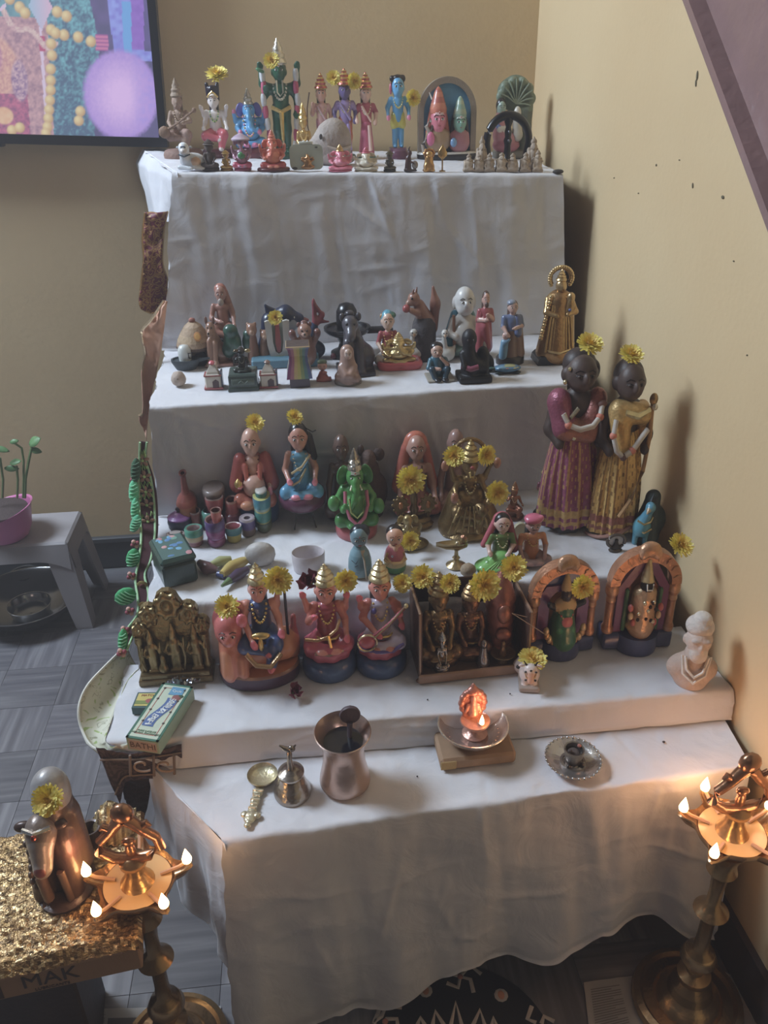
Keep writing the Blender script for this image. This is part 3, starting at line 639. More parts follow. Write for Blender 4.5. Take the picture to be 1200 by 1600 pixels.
# ================================================================== FIGURE BUILDERS (unit height, front towards -y)
def cone_crown(z0, z1, r, cols=('d8b45a',), cy=0, seg=16, tilt=None):
    h = z1-z0; pr_ = [(r*.96, z0), (r*1.12, z0+.08*h), (r*1.0, z0+.2*h), (r*.82, z0+.26*h), (r*.9, z0+.4*h), (r*.62, z0+.5*h), (r*.66, z0+.62*h), (r*.36, z0+.74*h), (r*.38, z0+.82*h), (r*.16, z0+.9*h), (r*.14, z0+.96*h), (0, z1)]
    return MB().lathe(pr_, [cols[i % len(cols)] for i in range(len(pr_)-1)], seg, (0, cy, 0), rot=tilt)
def bands(prof, *cols): return prof, list(cols)
def face(F, c, r, skin_dark='2a1a18', lips='b04848', white='f2eee6', tilak=None, brow='2a1a18', must=None, name='face_paint', scale=1.0, nose=None):
    q = MB(); cx, cy, cz = c; rx, ry, rz = r
    def at(u, v, off=.0): return np.array([cx+u*rx, cy-ry*math.sqrt(max(.02, 1-u*u-v*v))-off*ry, cz+v*rz])
    s = scale*.92
    for sg in (-1, 1):
        q.ball(at(.40*sg, .05), (.20*rx*s, .07*ry, .105*rz*s), white); q.ball(at(.40*sg, .05, .05), (.085*rx*s, .05*ry, .095*rz*s), skin_dark)
        q.tube([at(.16*sg, .31, .01), at(.42*sg, .37, .01), at(.66*sg, .22, .01)], .035*rz*s, brow, 5)
        q.tube([at(.20*sg, .09, .03), at(.42*sg, .155, .03), at(.62*sg, .07, .03)], .022*rz*s, skin_dark, 4)
    q.ball(at(0, -.48), (.22*rx*s, .07*ry, .065*rz*s), lips)
    if nose: q.ball(at(0, -.15, .05), (.11*rx, .14*ry, .19*rz), nose)
    if tilak == 'u': 
        q.tube([at(-.13, .75, .01), at(-.12, .38, .02), at(0, .3, .03), at(.12, .38, .02), at(.13, .75, .01)], .03*rz, 'f4f0e8', 5); q.tube([at(0, .7, .02), at(0, .36, .03)], .03*rz, 'c03028', 5)
    elif tilak == '3':
        for v in (.42, .52, .62): q.tube([at(-.5, v, .0), at(0, v-.02, .03), at(.5, v, .0)], .03*rz, 'f4f0e8', 5)
        q.ball(at(0, .52, .04), (.08*rx, .05*ry, .08*rz), 'c03028')
    elif tilak: q.ball(at(0, .42, .02), (.07*rx, .05*ry, .09*rz), tilak)
    if must: q.tube([at(-.42, -.38, .02), at(-.15, -.30, .06), at(0, -.34, .07), at(.15, -.30, .06), at(.42, -.38, .02)], [.02*rz, .06*rz, .05*rz, .06*rz, .02*rz], must, 6)
    return F.mesh(name, q, mat('face_enamel', .35, 0, 0, 0, 20))
def necklace(F, z, zl, w, yf, col='e0c060', m=None, r=.012, n=13, name='necklace', bead=True):
    q = MB()
    for i in range(n):
        t = math.pi*i/(n-1); x = w*math.cos(t); k = math.sin(t)
        q.ball((x, yf*(.35+.65*k), z-(z-zl)*k), (r, r, r), col if not isinstance(col, tuple) else col[i % len(col)])
    return F.mesh(name, q, m or gold())
def person(F,  z0=0., cf=0., pose='cross', skin='e2a888', cloth='b03a48', top=None, hair='241a1c', longhair=True, crown=None, arms=None, faced=True, tilak='b02828', m=None, neck='e0c060', lips='b04848', skirtw=.17, hs=1.0, legs=None, feet=None, must=None, crowncols=None, border='d8b45a', body='body', palm=None, noseok=True, shx=1.0, hx=0, crown_r=1.0, bun=False, sleeve=None, garm=None, hm=None, torso_w=1.0, facescale=1.0, turn=0):
    b = (1-z0)*(1-cf); mm = m or gloss(); T = lambda x, y, t: (x*b, y*b, z0+t*b); s = lambda *v: tuple(a*b for a in v)
    tc = top or skin; slc = sleeve or tc
    if pose == 'cross':
        hc, hr = T(hx, -.02, .835), s(.132*hs, .135*hs, .155*hs); sh = (.185*shx, .0, .575); ar = (.062, .05, .042)
        P = [('c', T(0, .03, .12), T(0, .02, .42), .17*b*torso_w, .135*b*torso_w, tc), ('e', T(0, .01, .55), s(.195*shx, .105, .085), tc), ('c', T(0, .01, .58), T(hx, -.01, .72), .055*b, .05*b, skin)]
        G = mir(('c', T(.11, -.0, .12), T(.255, -.18, .105), .12*b, .095*b, cloth), ('c', T(.255, -.18, .095), T(-.02, -.27, .075), .085*b, .062*b, cloth))+[('e', T(0, .05, .10), s(.21, .17, .11), cloth)]
        fe = mir(('e', T(.10, -.315, .075), s(.075, .04, .035), feet or skin)); cf_y = -.115*b
        nz, nl, nw = z0+.60*b, z0+.40*b, .10*b
    elif pose == 'down':   # seated with one leg folded and one hanging
        hc, hr = T(hx, -.02, .86), s(.105*hs, .11*hs, .135*hs); sh = (.17*shx, .0, .655); ar = (.052, .043, .038)
        P = [('c', T(0, .03, .33), T(0, .02, .55), .13*b, .115*b, tc), ('e', T(0, .01, .635), s(.165*shx, .09, .07), tc), ('c', T(0, .01, .66), T(hx, -.01, .77), .045*b, .04*b, skin)]
        G = [('c', T(-.08, -.0, .31), T(-.215, -.17, .27), .10*b, .085*b, cloth), ('c', T(-.215, -.17, .26), T(.05, -.22, .22), .08*b, .055*b, cloth), ('c', T(.08, 0, .31), T(.17, -.20, .29), .105*b, .085*b, cloth), ('c', T(.17, -.20, .28), T(.10, -.25, .09), .08*b, .07*b, cloth), ('e', T(0, .03, .29), s(.19, .14, .10), cloth)]
        fe = [('e', T(.09, -.29, .04), s(.045, .075, .032), feet or skin), ('e', T(.10, -.26, .20), s(.065, .035, .03), feet or skin)]; cf_y = -.10*b
        nz, nl, nw = z0+.68*b, z0+.51*b, .085*b
    else:
        hc, hr = T(hx, -.015, .875), s(.088*hs, .09*hs, .112*hs); sh = (.145*shx, .0, .69); ar = (.052, .042, .034)
        P = [('c', T(0, 0, .44), T(0, 0, .62), .10*b*torso_w, .11*b*torso_w, tc), ('e', T(0, 0, .685), s(.15*shx, .085, .065), tc), ('c', T(0, 0, .7), T(hx, 0, .82), .042*b, .04*b, skin)]
        if legs: G = mir(('c', T(.055, 0, .48), T(.06, -.01, .26), .075*b, .058*b, legs), ('c', T(.06, -.01, .26), T(.062, 0, .04), .056*b, .04*b, legs if pose != 'shorts' else skin))+[('e', T(0, 0, .47), s(.105, .08, .07), cloth)]
        else: G = [('c', T(0, 0, .04), T(0, 0, .48), skirtw*b, .095*b, cloth), ('c', T(-.03, -.05, .06), T(0, -.03, .46), skirtw*.72*b, .06*b, cloth)]
        if pose == 'shorts': G = mir(('c', T(.05, 0, .46), T(.075, -.01, .34), .085*b, .08*b, cloth)); P += mir(('c', T(.06, 0, .34), T(.062, 0, .05), .062*b, .05*b, skin))
        fe = mir(('e', T(.062, -.055, .025), s(.042, .075, .03), feet or skin)); cf_y = -.085*b
        nz, nl, nw = z0+.73*b, z0+.58*b, .085*b
    if arms is None: arms = [(1, (.245, -.03, .38), (.17, -.22, .26)), (-1, (.245, -.03, .38), (.17, -.22, .26))] if pose == 'cross' else ([(1, (.24, -.03, .46), (.2, -.2, .40)), (-1, (.25, -.04, .48), (.21, -.16, .60))] if pose == 'down' else [(1, (.175, .0, .585), (.15, -.08, .47)), (-1, (.175, 0, .585), (.13, -.1, .60))])
    A = []; HN = []; kx = .86 if pose != 'stand' and pose != 'shorts' else 1.0; arms = [(q_[0], (q_[1][0]*kx,)+tuple(q_[1][1:]), (q_[2][0]*kx,)+tuple(q_[2][1:])) for q_ in arms]
    for sg, e, h in arms:
        S0 = T(sg*sh[0]*.93, sh[1], sh[2]); E0 = T(sg*e[0], e[1], e[2]); H0 = T(sg*h[0], h[1], h[2]); d = np.array(H0)-np.array(E0); d /= np.linalg.norm(d)+1e-9
        A += [('c', S0, E0, ar[0]*b, ar[1]*b, slc), ('c', E0, H0, ar[1]*b, ar[2]*.85*b, skin)]
        pc = palm or skin; q = np.array(H0)+d*.035*b
        A += [('e', tuple(q), (ar[2]*b*.95, ar[2]*b*.7, ar[2]*b*1.05), pc)]
        for k in range(4):  # fingers
            f0 = q+np.array([(k-1.5)*ar[2]*b*.45, 0, 0]); A += [('c', tuple(f0), tuple(f0+d*ar[2]*b*(1.5-.2*abs(k-1.5))), ar[2]*b*.24, ar[2]*b*.18, pc)]
        A += [('c', tuple(q), tuple(q+np.array([-sg*ar[2]*b*1.1, 0, 0])+d*.4*ar[2]*b), ar[2]*b*.28, ar[2]*b*.2, pc)]; HN.append(q)
    HD = [('e', hc, hr, skin), ('e', (hc[0], hc[1]-hr[1]*.45, hc[2]-hr[2]*.55), (hr[0]*.62, hr[1]*.5, hr[2]*.42), skin)]
    if noseok: HD += [('e', (hc[0], hc[1]-hr[1]*1.0, hc[2]-hr[2]*.12), (hr[0]*.14, hr[1]*.16, hr[2]*.2), skin)]
    HD += mir(('e', (hr[0]*.98, hc[1]+.01*b, hc[2]-.02*b), (hr[0]*.14, hr[1]*.22, hr[2]*.24), skin)) if hx == 0 else []
    if pose == 'shorts': P, fe = P+fe, []
    F.part(body, P+A+HD, mm, k=.028*b)
    gm = F.part('garment', G+fe, garm or mm, k=.045*b)
    if hair:
        HP = [('e', (hc[0], hc[1]+.22*hr[1], hc[2]+.16*hr[2]), (hr[0]*1.06, hr[1]*1.02, hr[2]*.98), hair)]
        if longhair: HP += [('c', (hc[0], hc[1]+hr[1]*.7, hc[2]), (0, hc[1]+hr[1]*1.05, hc[2]-hr[2]*2.0), hr[0]*.95, hr[0]*.9, hair)]
        if bun: HP += [('e', (hc[0]+hr[0]*.2, hc[1]+hr[1]*.2, hc[2]+hr[2]*1.1), (hr[0]*.5, hr[1]*.5, hr[2]*.42), hair)]
        F.part('hair', HP, hm or mm, k=.03*b)
    if crown: F.mesh('crown', cone_crown(hc[2]+hr[2]*.45, 1.0, hr[0]*1.08*crown_r, crowncols or (crown,), hc[1]+.1*hr[1]), gold() if crown in ('d8b45a', 'e0c878', 'c8c8c8', 'd9d2c0', 'd8c490') else mm)
    if faced: face(F, hc, hr, tilak=tilak, lips=lips, must=must, scale=facescale)
    if neck: necklace(F, nz, nl, nw, cf_y-.03*b, neck, r=.016*b)
    if border and pose == 'cross': F.mesh('waist_band', MB().tube([T(-.2, -.09, .2), T(-.1, -.18, .19), T(0, -.2, .19), T(.1, -.18, .19), T(.2, -.09, .2)], .017*b, border, 6), gold())
    return dict(T=T, b=b, hc=hc, hr=hr, hands=HN)
def pedestal(F, z1, r, col, sq=.8, rim=None, lip=.12, seg=28, name='pedestal', m=None, rot=None):
    pr_ = [(r*.97, 0), (r, z1*.1), (r*1.02, z1*.45), (r*.97, z1*.78), (r*.88, z1*.95), (r*.80, z1)]
    F.mesh(name, MB().lathe(pr_, [col]*3+[rim or col]*2, seg, sq=(1, sq)), m or gloss())
def eleph(F, col='c87058', z0=.1, base='7a3038', ear=None, crown='d8b45a', trunkx=.05, chest=None, m=None, cloth=None, crownm=None, gar=None, eye=True, sash=None, tilak=None, upper=True, crown_h=None, palm=None, bigear=False):
    mm = m or gloss(); b = 1-z0; T = lambda x, y, t: (x*b, y*b, z0+t*b); ear = ear or col; cloth = cloth or col; chest = chest or col; top = 1.0 if not crown else .84
    if base: pedestal(F, z0*1.05, .33*b, base, .85)
    G = mir(('c', T(.1, 0, .1), T(.255, -.15, .09), .10*b, .085*b, cloth), ('c', T(.255, -.15, .085), T(0, -.24, .06), .08*b, .05*b, cloth))
    F.part('legs', G+mir(('e', T(.09, -.27, .05), (.06*b, .05*b, .035*b), palm or col)), mm, k=.04)
    P = [('e', T(0, -.04, .25), (.21*b, .19*b, .19*b), chest), ('e', T(0, .0, .42), (.19*b, .13*b, .12*b), col)]
    P += mir(('c', T(.19, .0, .44), T(.275, -.03, .34), .065*b, .055*b, col), ('c', T(.275, -.03, .33), T(.22, -.2, .27), .055*b, .045*b, col), ('e', T(.205, -.235, .27), (.045*b, .04*b, .05*b), palm or col))
    if upper: P += mir(('c', T(.2, .03, .46), T(.30, .0, .45), .055*b, .05*b, col), ('c', T(.30, .0, .45), T(.325, -.05, .57), .05*b, .04*b, col), ('e', T(.325, -.06, .61), (.04*b, .035*b, .05*b), palm or col))
    P += [('e', T(0, -.05, .64*top/.84*.98), (.135*b, .125*b, .135*b*top/.84), col)]
    hz = .64*top/.84*.98
    tr = [(0, -.16, hz-.03), (0, -.21, hz-.13), (trunkx*.6, -.235, hz-.23), (trunkx*1.6, -.235, hz-.31), (trunkx*3, -.23, hz-.33), (trunkx*3.6, -.24, hz-.29)]; rr = [.068, .056, .047, .04, .034, .028]
    P += [('c', T(*tr[i]), T(*tr[i+1]), rr[i]*b, rr[i+1]*b, col) for i in range(5)]
    F.part('body', P, mm, k=.025)
    F.part('ears', mir(('e', T(.19, .0, hz+.01), (.10*b, .03*b, .13*b), ear, (0, -20, -25)), ('e', T(.13, .0, hz+.05), (.06*b, .03*b, .06*b), ear)), mm, k=.03)
    q = MB()
    for sg in (-1, 1): q.tube([T(.06*sg, -.16, hz-.07), T(.085*sg, -.22, hz-.10), T(.09*sg, -.26, hz-.09)], [.017*b, .014*b, .006*b], 'efe6d0', 6)
    F.mesh('tusks', q, mm)
    if eye: face(F, T(0, -.05, hz+.02), (.13*b, .125*b, .13*b), lips=col, tilak=tilak)
    if crown: F.mesh('crown', cone_crown(z0+(hz+.085)*b, 1, .105*b, (crown,), -.03*b), crownm or gold())
    if gar: necklace(F, z0+.52*b, z0+.2*b, .13*b, -.25*b, gar, m=mm, r=.02*b, n=17, name='garland')
    if sash: F.mesh('sash', MB().tube([T(-.14, -.11, .5), T(-.04, -.2, .38), T(.08, -.235, .26), T(.16, -.17, .16)], .016*b, sash, 6), mm)
    return T
FLP = {}
def flower_mesh(kind):
    if kind in FLP: return FLP[kind]
    rs = np.random.default_rng(kind+3); q = MB(); lays = [(30, -6, .95), (30, 10, 1.0), (28, 26, .98), (24, 42, .9), (20, 56, .82), (14, 70, .72), (9, 82, .6)]
    for n, el, ln in lays:
        for i in range(n):
            a = 2*math.pi*(i+rs.random()*.6)/n; e = math.radians(el+rs.normal()*6); l = ln*(.86+.22*rs.random()); w = .095; d = np.array([math.cos(a)*math.cos(e), math.sin(a)*math.cos(e), math.sin(e)*.8]); sd = np.array([-math.sin(a), math.cos(a), 0]); up = np.cross(d, sd)
            cup = .10*l; p0, p1, p2 = d*.12, d*l*.55+up*(-.03), d*l+up*cup*(1 if el < 40 else -1)
            V = [p0-sd*w*.45, p0+sd*w*.45, p1-sd*w, p1+sd*w, p2-sd*w*.6, p2+sd*w*.6, p1-up*.03]
            c0 = ('f8e650', 'f5de40', 'fbee70')[rs.integers(3)] if el < 50 else ('f2d23c', 'eec832')[rs.integers(2)]
            q.add(V, [[0, 1, 3, 6], [0, 6, 2], [2, 6, 3, 5, 4]], c0)
    FLP[kind] = (mesh_from('petals', np.concatenate(q.V), q.F, cols=q.c, m=flowerm(), smooth=True), MB().ball((0, 0, .02), (.30, .30, .30), 'd9a528'), None); p, c, _ = FLP[kind]
    FLP[kind] = (p, mesh_from('flower_center', np.concatenate(c.V), c.F, cols=c.c, m=flowerm()), mesh_from('calyx', np.concatenate((qq := MB().lathe([(.05, -.5), (.06, -.3), (.2, -.12), (.3, 0), (0, .02)], '6f8a3c', 8)).V), qq.F, cols=qq.c, m=leafm()))
    return FLP[kind]
FLG = 'yellow chrysanthemums laid on the figures'; nfl = [0]
def flower(x, y, Y, r, label, face_=(0, -1, .45), sq=.9):
    P = onY(x, y, Y); p, c, k = flower_mesh(nfl[0] % 4); nfl[0] += 1
    t = thing('chrysanthemum', label, 'flower', P, 0, FLG); R_ = r*mpp(P)
    for nm, me in (('petals', p), ('flower_center', c), ('calyx', k)):
        o = new_obj(nm, me, t)
        if nm == 'petals': o['kind'] = 'stuff'
    t.rotation_euler = Vector(face_).to_track_quat('Z', 'Y').to_euler(); t.scale = (R_, R_, R_*sq)
    return t
# ================================================================== TOP STEP, back row
Y1b = 2.08
def yof(F, d=.0): return float(F.P[1]+d)
F = Fig('seated_idol', 'dull brown clay idol playing a long lute beside the television', 'figurine', 285, 228, 121, 1, 62, Y=Y1b-.02)
pedestal(F, .12, .30, '8a6858', .8, m=clay())
R_ = person(F, .1, .2, 'down', 'a88a74', '9a7868', hair='7a6050', crown='a08870', faced=False, neck='b09878', m=clay(), arms=[(1, (.27, -.08, .52), (.14, -.22, .50)), (-1, (.25, -.05, .50), (.18, -.24, .42))], border=None)
F.mesh('lute', MB().tube([(-.22, -.20, .36), (0, -.23, .46), (.24, -.20, .60)], .018, '8c6a50', 6).ball((-.22, -.20, .35), (.09, .05, .08), '8c6a50').ball((.26, -.19, .61), (.035, .03, .035), '8c6a50'), clay()); F.done()
F = Fig('seated_idol', 'white faced seated idol in red drape with dark headdress and a flower on top', 'figurine', 340, 226, 128, 1, 52, Y=Y1b)
pedestal(F, .13, .27, '6a2c34', .8)
R_ = person(F, .1, .12, 'down', 'e8dcd4', 'd0485c', top='e6dcd6', hair='241c22', crown=None, tilak='c02838', neck=('5f9a58', 'c8d878'), arms=[(1, (.24, -.03, .5), (.27, -.15, .42)), (-1, (.24, -.03, .5), (.27, -.15, .42)), (1, (.25, .0, .62), (.29, -.06, .72)), (-1, (.25, 0, .62), (.29, -.06, .72))])
F.part('headdress', mir(('c', (.06, .03, .8), (.085, .03, 1.0), .045, .03, '20182a'))+[('e', (0, .0, .93), (.075, .06, .06), '20182a')], gloss(), .02)
F.mesh('gold_diadem', MB().tube([(-.085, -.06, .83), (-.04, -.095, .875), (0, -.10, .905), (.04, -.095, .875), (.085, -.06, .83)], .014, 'd8b45a', 6), gold()); F.done()
flower(339, 117, yof(F, -.015), 18, 'yellow chrysanthemum on the dark headdress of the white faced idol', (0, -.5, 1))
F = Fig('elephant_headed_idol', 'sky blue elephant-headed idol with a silver crown on a maroon base, top step', 'figurine', 393, 226, 137, 1, 52, Y=Y1b)
eleph(F, '3f9fd8', .16, '7a2a3c', ear='6a62b8', crown='c9c4b4', cloth='3a94cc', palm='d86a9a', gar=('e08ab0', 'd8b45a'), tilak='d04040'); F.done()
# tall green idol
F = Fig('standing_idol', 'tall dark green standing idol with silver conical crown and pink and white garlands', 'figurine', 443, 222, 58, 1, 66, Y=Y1b)
pedestal(F, .05, .15, '24523c', .8)
R_ = person(F, .04, .17, 'stand', '2a5e44', '2a6048', legs='2a6048', hair='1c3c30', longhair=False, crown='d9d2c0', tilak='u', faced=True, arms=[(1, (.21, 0, .6), (.2, -.06, .46)), (-1, (.21, 0, .62), (.19, -.1, .68)), (1, (.23, .03, .74), (.24, -.03, .88)), (-1, (.23, .03, .74), (.24, -.03, .88))], neck='d9d2c0', lips='2a3a30', hs=1.05, border=None)
for sg in (-1, 1):
    b = MB()
    for i, z in enumerate((.70, .60, .50, .40, .30, .20, .10)): b.lathe([(.022, z-.052), (.03, z-.02), (.03, z+.02), (.022, z+.052)], ('d8d8da', 'c43a6a')[i % 2], 8, (sg*(.13+.012*(6-i)*(1 if i > 1 else .6)), -.05, 0))
    F.mesh('garland', b, satin())
F.mesh('gold_sash', MB().tube([(-.1, -.07, .44), (0, -.105, .40), (.1, -.07, .44)], .02, 'd8b45a', 6).tube([(0, -.10, .40), (0, -.11, .16)], [.028, .016], 'd8b45a', 6), gold())
F.mesh('chest_pendant', MB().tube([(-.03, -.088, .66), (-.03, -.10, .56), (0, -.10, .53), (.03, -.10, .56), (.03, -.088, .66)], .008, 'd9d2c0', 5), gold()); F.done()
flower(424, 95, yof(F, -.03), 13, 'yellow chrysanthemum at the shoulder of the tall green idol'); Q = F
lf = MB().ball((0, 0, 0), (.010, .003, .004), '4f8a5a', rot=(0, 25, 0)); o = lf.build('leaf', leafm()); o.location = onY(406, 110, yof(F, -.02)); tag(o, 'small green leaf beside the flower on the tall green idol', 'leaf')
F = Fig('seated_idol', 'small gold seated idol between the green idol and the grey mouse', 'figurine', 475, 218, 160, 1, 36, Y=Y1b-.04)
pedestal(F, .1, .26, 'b08a40', .8, m=gold()); person(F, .08, .25, 'cross', 'd0a850', 'c09840', hair=None, crown='d8b45a', faced=False, m=gold(), neck='e8cc80', border=None); F.done()
# trio
def trio(label, x, yb, yt, skin, cloth, top, crown, w, bow=False, flow=None, longhair=True, lower=None, mk=None):
    F = Fig('standing_idol', label, 'figurine', x, yb, yt, 1, w, Y=Y1b); pedestal(F, .05, .14, '2f7a68', .9)
    person(F, .04, .14, 'stand', skin, cloth, top=top, legs=lower, hair='1e181c', longhair=longhair, crown='d8b45a', crowncols=('d8b45a', 'c85848'), tilak='c02838', skirtw=.15, neck='e6d6b0', hs=1.12, crown_r=1.15, arms=[(1, (.19, 0, .6), (.17, -.08, .5)), (-1, (.2, 0, .6), (.19, -.1, .70 if bow else .52))])
    F.mesh('sash', MB().tube([(-.07, -.085, .62), (0, -.10, .53), (.07, -.09, .44)], .018, mk or 'e0b8c0', 6).tube([(.03, -.12, .40), (.05, -.13, .1)], [.025, .035], mk or 'e0b8c0', 6), gloss())
    if bow: F.mesh('bow', MB().tube([(-.21, -.08, .2), (-.26, -.09, .4), (-.25, -.09, .6), (-.2, -.08, .78)], .012, '6a4a38', 6), gloss())
    F.done(); return F
trio('left pink clad standing idol of the crowned trio, holding a bow', 505, 224, 113, 'e0a890', 'd890a0', 'e4b0a8', 1, 42, True, lower='d890a0')
F2 = trio('violet faced middle idol of the crowned trio, in an orange lower cloth', 541, 226, 106, '6a5890', 'dc7a4a', 'a58ac8', 1, 42, False, lower='dc7a4a', mk='a890d0')
F3 = trio('right standing woman idol of the crowned trio, in a pink and red sari', 573, 229, 112, 'e6b8a0', 'd0587c', 'b84058', 1, 40, False, mk='e8c0b0')
flower(521, 122, yof(F2, -.03), 12, 'left of two yellow chrysanthemums tucked between the heads of the crowned trio'); flower(553, 127, yof(F2, -.02), 13, 'right of two yellow chrysanthemums tucked between the heads of the crowned trio', (.5, -1, .2))
F = Fig('mouse_figurine', 'plain grey clay mouse with pointed snout, in front of the crowned trio', 'figurine', 513, 236, 184, 1, 88, Y=Y1b-.14)
F.part('body', [('e', (.18, 0, .48), (.52, .42, .50), 'a89a90'), ('c', (-.1, -.05, .45), (-.78, -.15, .22), .36, .10, 'a89a90'), ('e', (.2, .0, .12), (.6, .4, .14), 'a08f86')], clay(), .15)
F.mesh('eye', MB().ball((-.22, -.40, .62), (.05, .03, .06), '4a4440'), clay()); F.part('ear', mir(('e', (.13, .2, .75), (.10, .06, .12), '988a80')), clay(), .02); F.mesh('shawl_fold', MB().tube([(-.05, -.42, .42), (.2, -.44, .36), (.45, -.40, .36), (.66, -.22, .4)], .035, 'b4a69a', 6), clay()); F.done()
F = Fig('standing_idol', 'blue skinned standing child idol in yellow shorts on a purple pedestal', 'figurine', 622, 229, 116, 1, 40, Y=Y1b)
F.mesh('pedestal', MB().lathe([(.16, 0), (.165, .07), (.14, .1), (.14, .13), (.15, .14)], ['6a3450', '6a3450', '84506a', '84506a'], 20), gloss())
R_ = person(F, .14, .04, 'shorts', '4aa4d8', 'd8d04a', hair='241a1e', longhair=False, crown=None, tilak='d8b45a', neck='e6d890', hs=1.35, arms=[(1, (.2, 0, .58), (.2, -.09, .47)), (-1, (.2, 0, .58), (.2, -.09, .47))], palm='e87aa0', border=None, facescale=1.1)
F.part('head_curls', [('e', (0, .0, .96), (.085, .07, .045), '2a2022'), ('e', (-.09, .0, .955), (.04, .04, .04), '2a2022'), ('e', (.08, .0, .955), (.045, .04, .045), '2a2022'), ('e', (-.115, -.02, .84), (.025, .03, .07), 'c8506a')], gloss(), .02); F.done()
flower(645, 153, yof(F, -.02), 13, 'yellow chrysanthemum beside the arm of the blue child idol', (.4, -1, .2))
# bust pair before an arched plaque
F = Fig('bust_plaque', 'red and green crowned busts before a blue arched plaque with a grey rim', 'figurine', 698, 230, 119, 1, 96, Y=Y1b-.01)
arc = lambda r, z, n=20: [(r*math.cos(math.pi*i/n), z+r*1.0*math.sin(math.pi*i/n)) for i in range(n+1)]
b = MB(); o_, i_ = [(.43, .08)]+arc(.43, .57)+[(-.43, .08)], [(.35, .08)]+arc(.35, .57)+[(-.35, .08)]
n = len(o_); V = [[x, y, z] for y in (-.02, .08) for P_ in (o_, i_) for x, z in P_]; Fq = []
for k in range(n-1): Fq += [[k, k+1, n+k+1, n+k], [2*n+k, 3*n+k, 3*n+k+1, 2*n+k+1], [k, 2*n+k, 2*n+k+1, k+1], [n+k, n+k+1, 3*n+k+1, 3*n+k]]
F.mesh('arch_rim', b.add(V, Fq, '9a8a78'), satin()); F.mesh('plaque', MB().prism([(.36, .06)]+arc(.36, .57)+[(-.36, .06)], .03, .07, '4f96c0'), satin(), smooth=False)
F.mesh('pedestal', MB().lathe([(.43, 0), (.445, .03), (.45, .075), (.42, .10)], ['25201f', '25201f', 'cfcac0'], 32, sq=(1, .42)), gloss())
def bust(F, x, z, hz, skin, top, hat, w, tag_, hair):
    q = [('e', (x, -.08, z), (.14*w, .10, .15), top), ('e', (x, -.08, z+.08), (.13*w, .09, .08), top), ('c', (x, -.08, z+.12), (x, -.09, hz), .05, .055, skin), ('e', (x, -.10, hz), (.085*w, .085*w, .11*w), skin), ('e', (x, -.10-.04*w, hz-.06*w), (.05*w, .045, .045*w), skin), ('e', (x, -.10-.09*w, hz-.01), (.014, .02, .025), skin)]
    F.part(tag_, q, gloss(), .02); F.part('hair', [('e', (x, -.045, hz+.02), (.10*w, .085*w, .12*w), hair), ('c', (x-.08*w, -.06, hz), (x-.1*w, -.06, z+.1), .035, .04, hair), ('c', (x+.08*w, -.06, hz), (x+.1*w, -.06, z+.1), .035, .04, hair)], gloss(), .02)
    F.mesh('headdress', MB().lathe([(.088*w, hz+.05*w), (.09*w, hz+.09*w), (.074*w, hz+.14*w), (.055*w, hz+.19*w), (.042*w, hz+.23*w), (.024*w, hz+.26*w), (0, hz+.28*w)], hat, 14, (x, -.08, 0)), gloss()); face(F, (x, -.10, hz), (.085*w, .088*w, .11*w), tilak='3' if w > 1 else 'c02838')
bust(F, -.15, .24, .50, 'd8667a', 'b08c64', ['c8603c', 'd0704a', 'b85038', 'd0704a', 'b85038', 'c8603c'], 1.4, 'left_bust', 'b8502e'); bust(F, .17, .22, .46, '7cae94', 'b06a70', ['8fb09a', 'a8b89a', '8fb09a', 'a8b89a', '8fb09a', 'a8b89a'], 1.12, 'right_bust', '1e1a1e')
F.mesh('snake_coil', MB().tube([(-.26, -.14, .32), (-.33, -.12, .42), (-.27, -.12, .50), (-.22, -.14, .44), (-.3, -.15, .3), (-.38, -.12, .2), (-.36, -.14, .1)], .03, 'a89a8a', 7), satin()); F.mesh('crescent', MB().tube([(-.28, -.06, .82), (-.24, -.07, .74), (-.19, -.07, .73)], [.006, .018, .006], 'd8d4c8', 6), satin())
F.mesh('palm', MB().ball((-.27, -.17, .27), (.06, .03, .09), 'e05a90').ball((.07, -.17, .22), (.05, .03, .06), '6a9ac8'), gloss()); F.done()
# hooded woman under a tree / serpent canopy
F = Fig('canopy_figurine', 'seated woman figurine under a grey-green leafy canopy in the corner', 'figurine', 799, 222, 117, 1, 68, Y=Y1b+.02)
F.part('canopy', [('e', (.05, .12, .78), (.26, .09, .22), '6a7862'), ('e', (.2, .1, .62), (.15, .08, .3), '74806a'), ('e', (-.1, .1, .8), (.14, .08, .14), '5f6e5a'), ('c', (.24, .1, .6), (.22, .05, .08), .09, .12, '6a7060'), ('b', (.02, .04, .05), (.28, .16, .05), .03, '7a7468')]+[('e', (.05+.25*math.cos(a), .05, .72+.2*math.sin(a)), (.07, .05, .07), '7a8870') for a in np.linspace(-.6, 3.0, 7)], satin(), .03)
b = MB()
for i in range(9): a = -.5+i*.43; b.tube([(.05, .02, .66), (.05+.15*math.cos(a), -.01, .72+.13*math.sin(a)), (.05+.26*math.cos(a), .0, .74+.22*math.sin(a))], .012, '8a9880', 5)
F.mesh('ribs', b, satin())
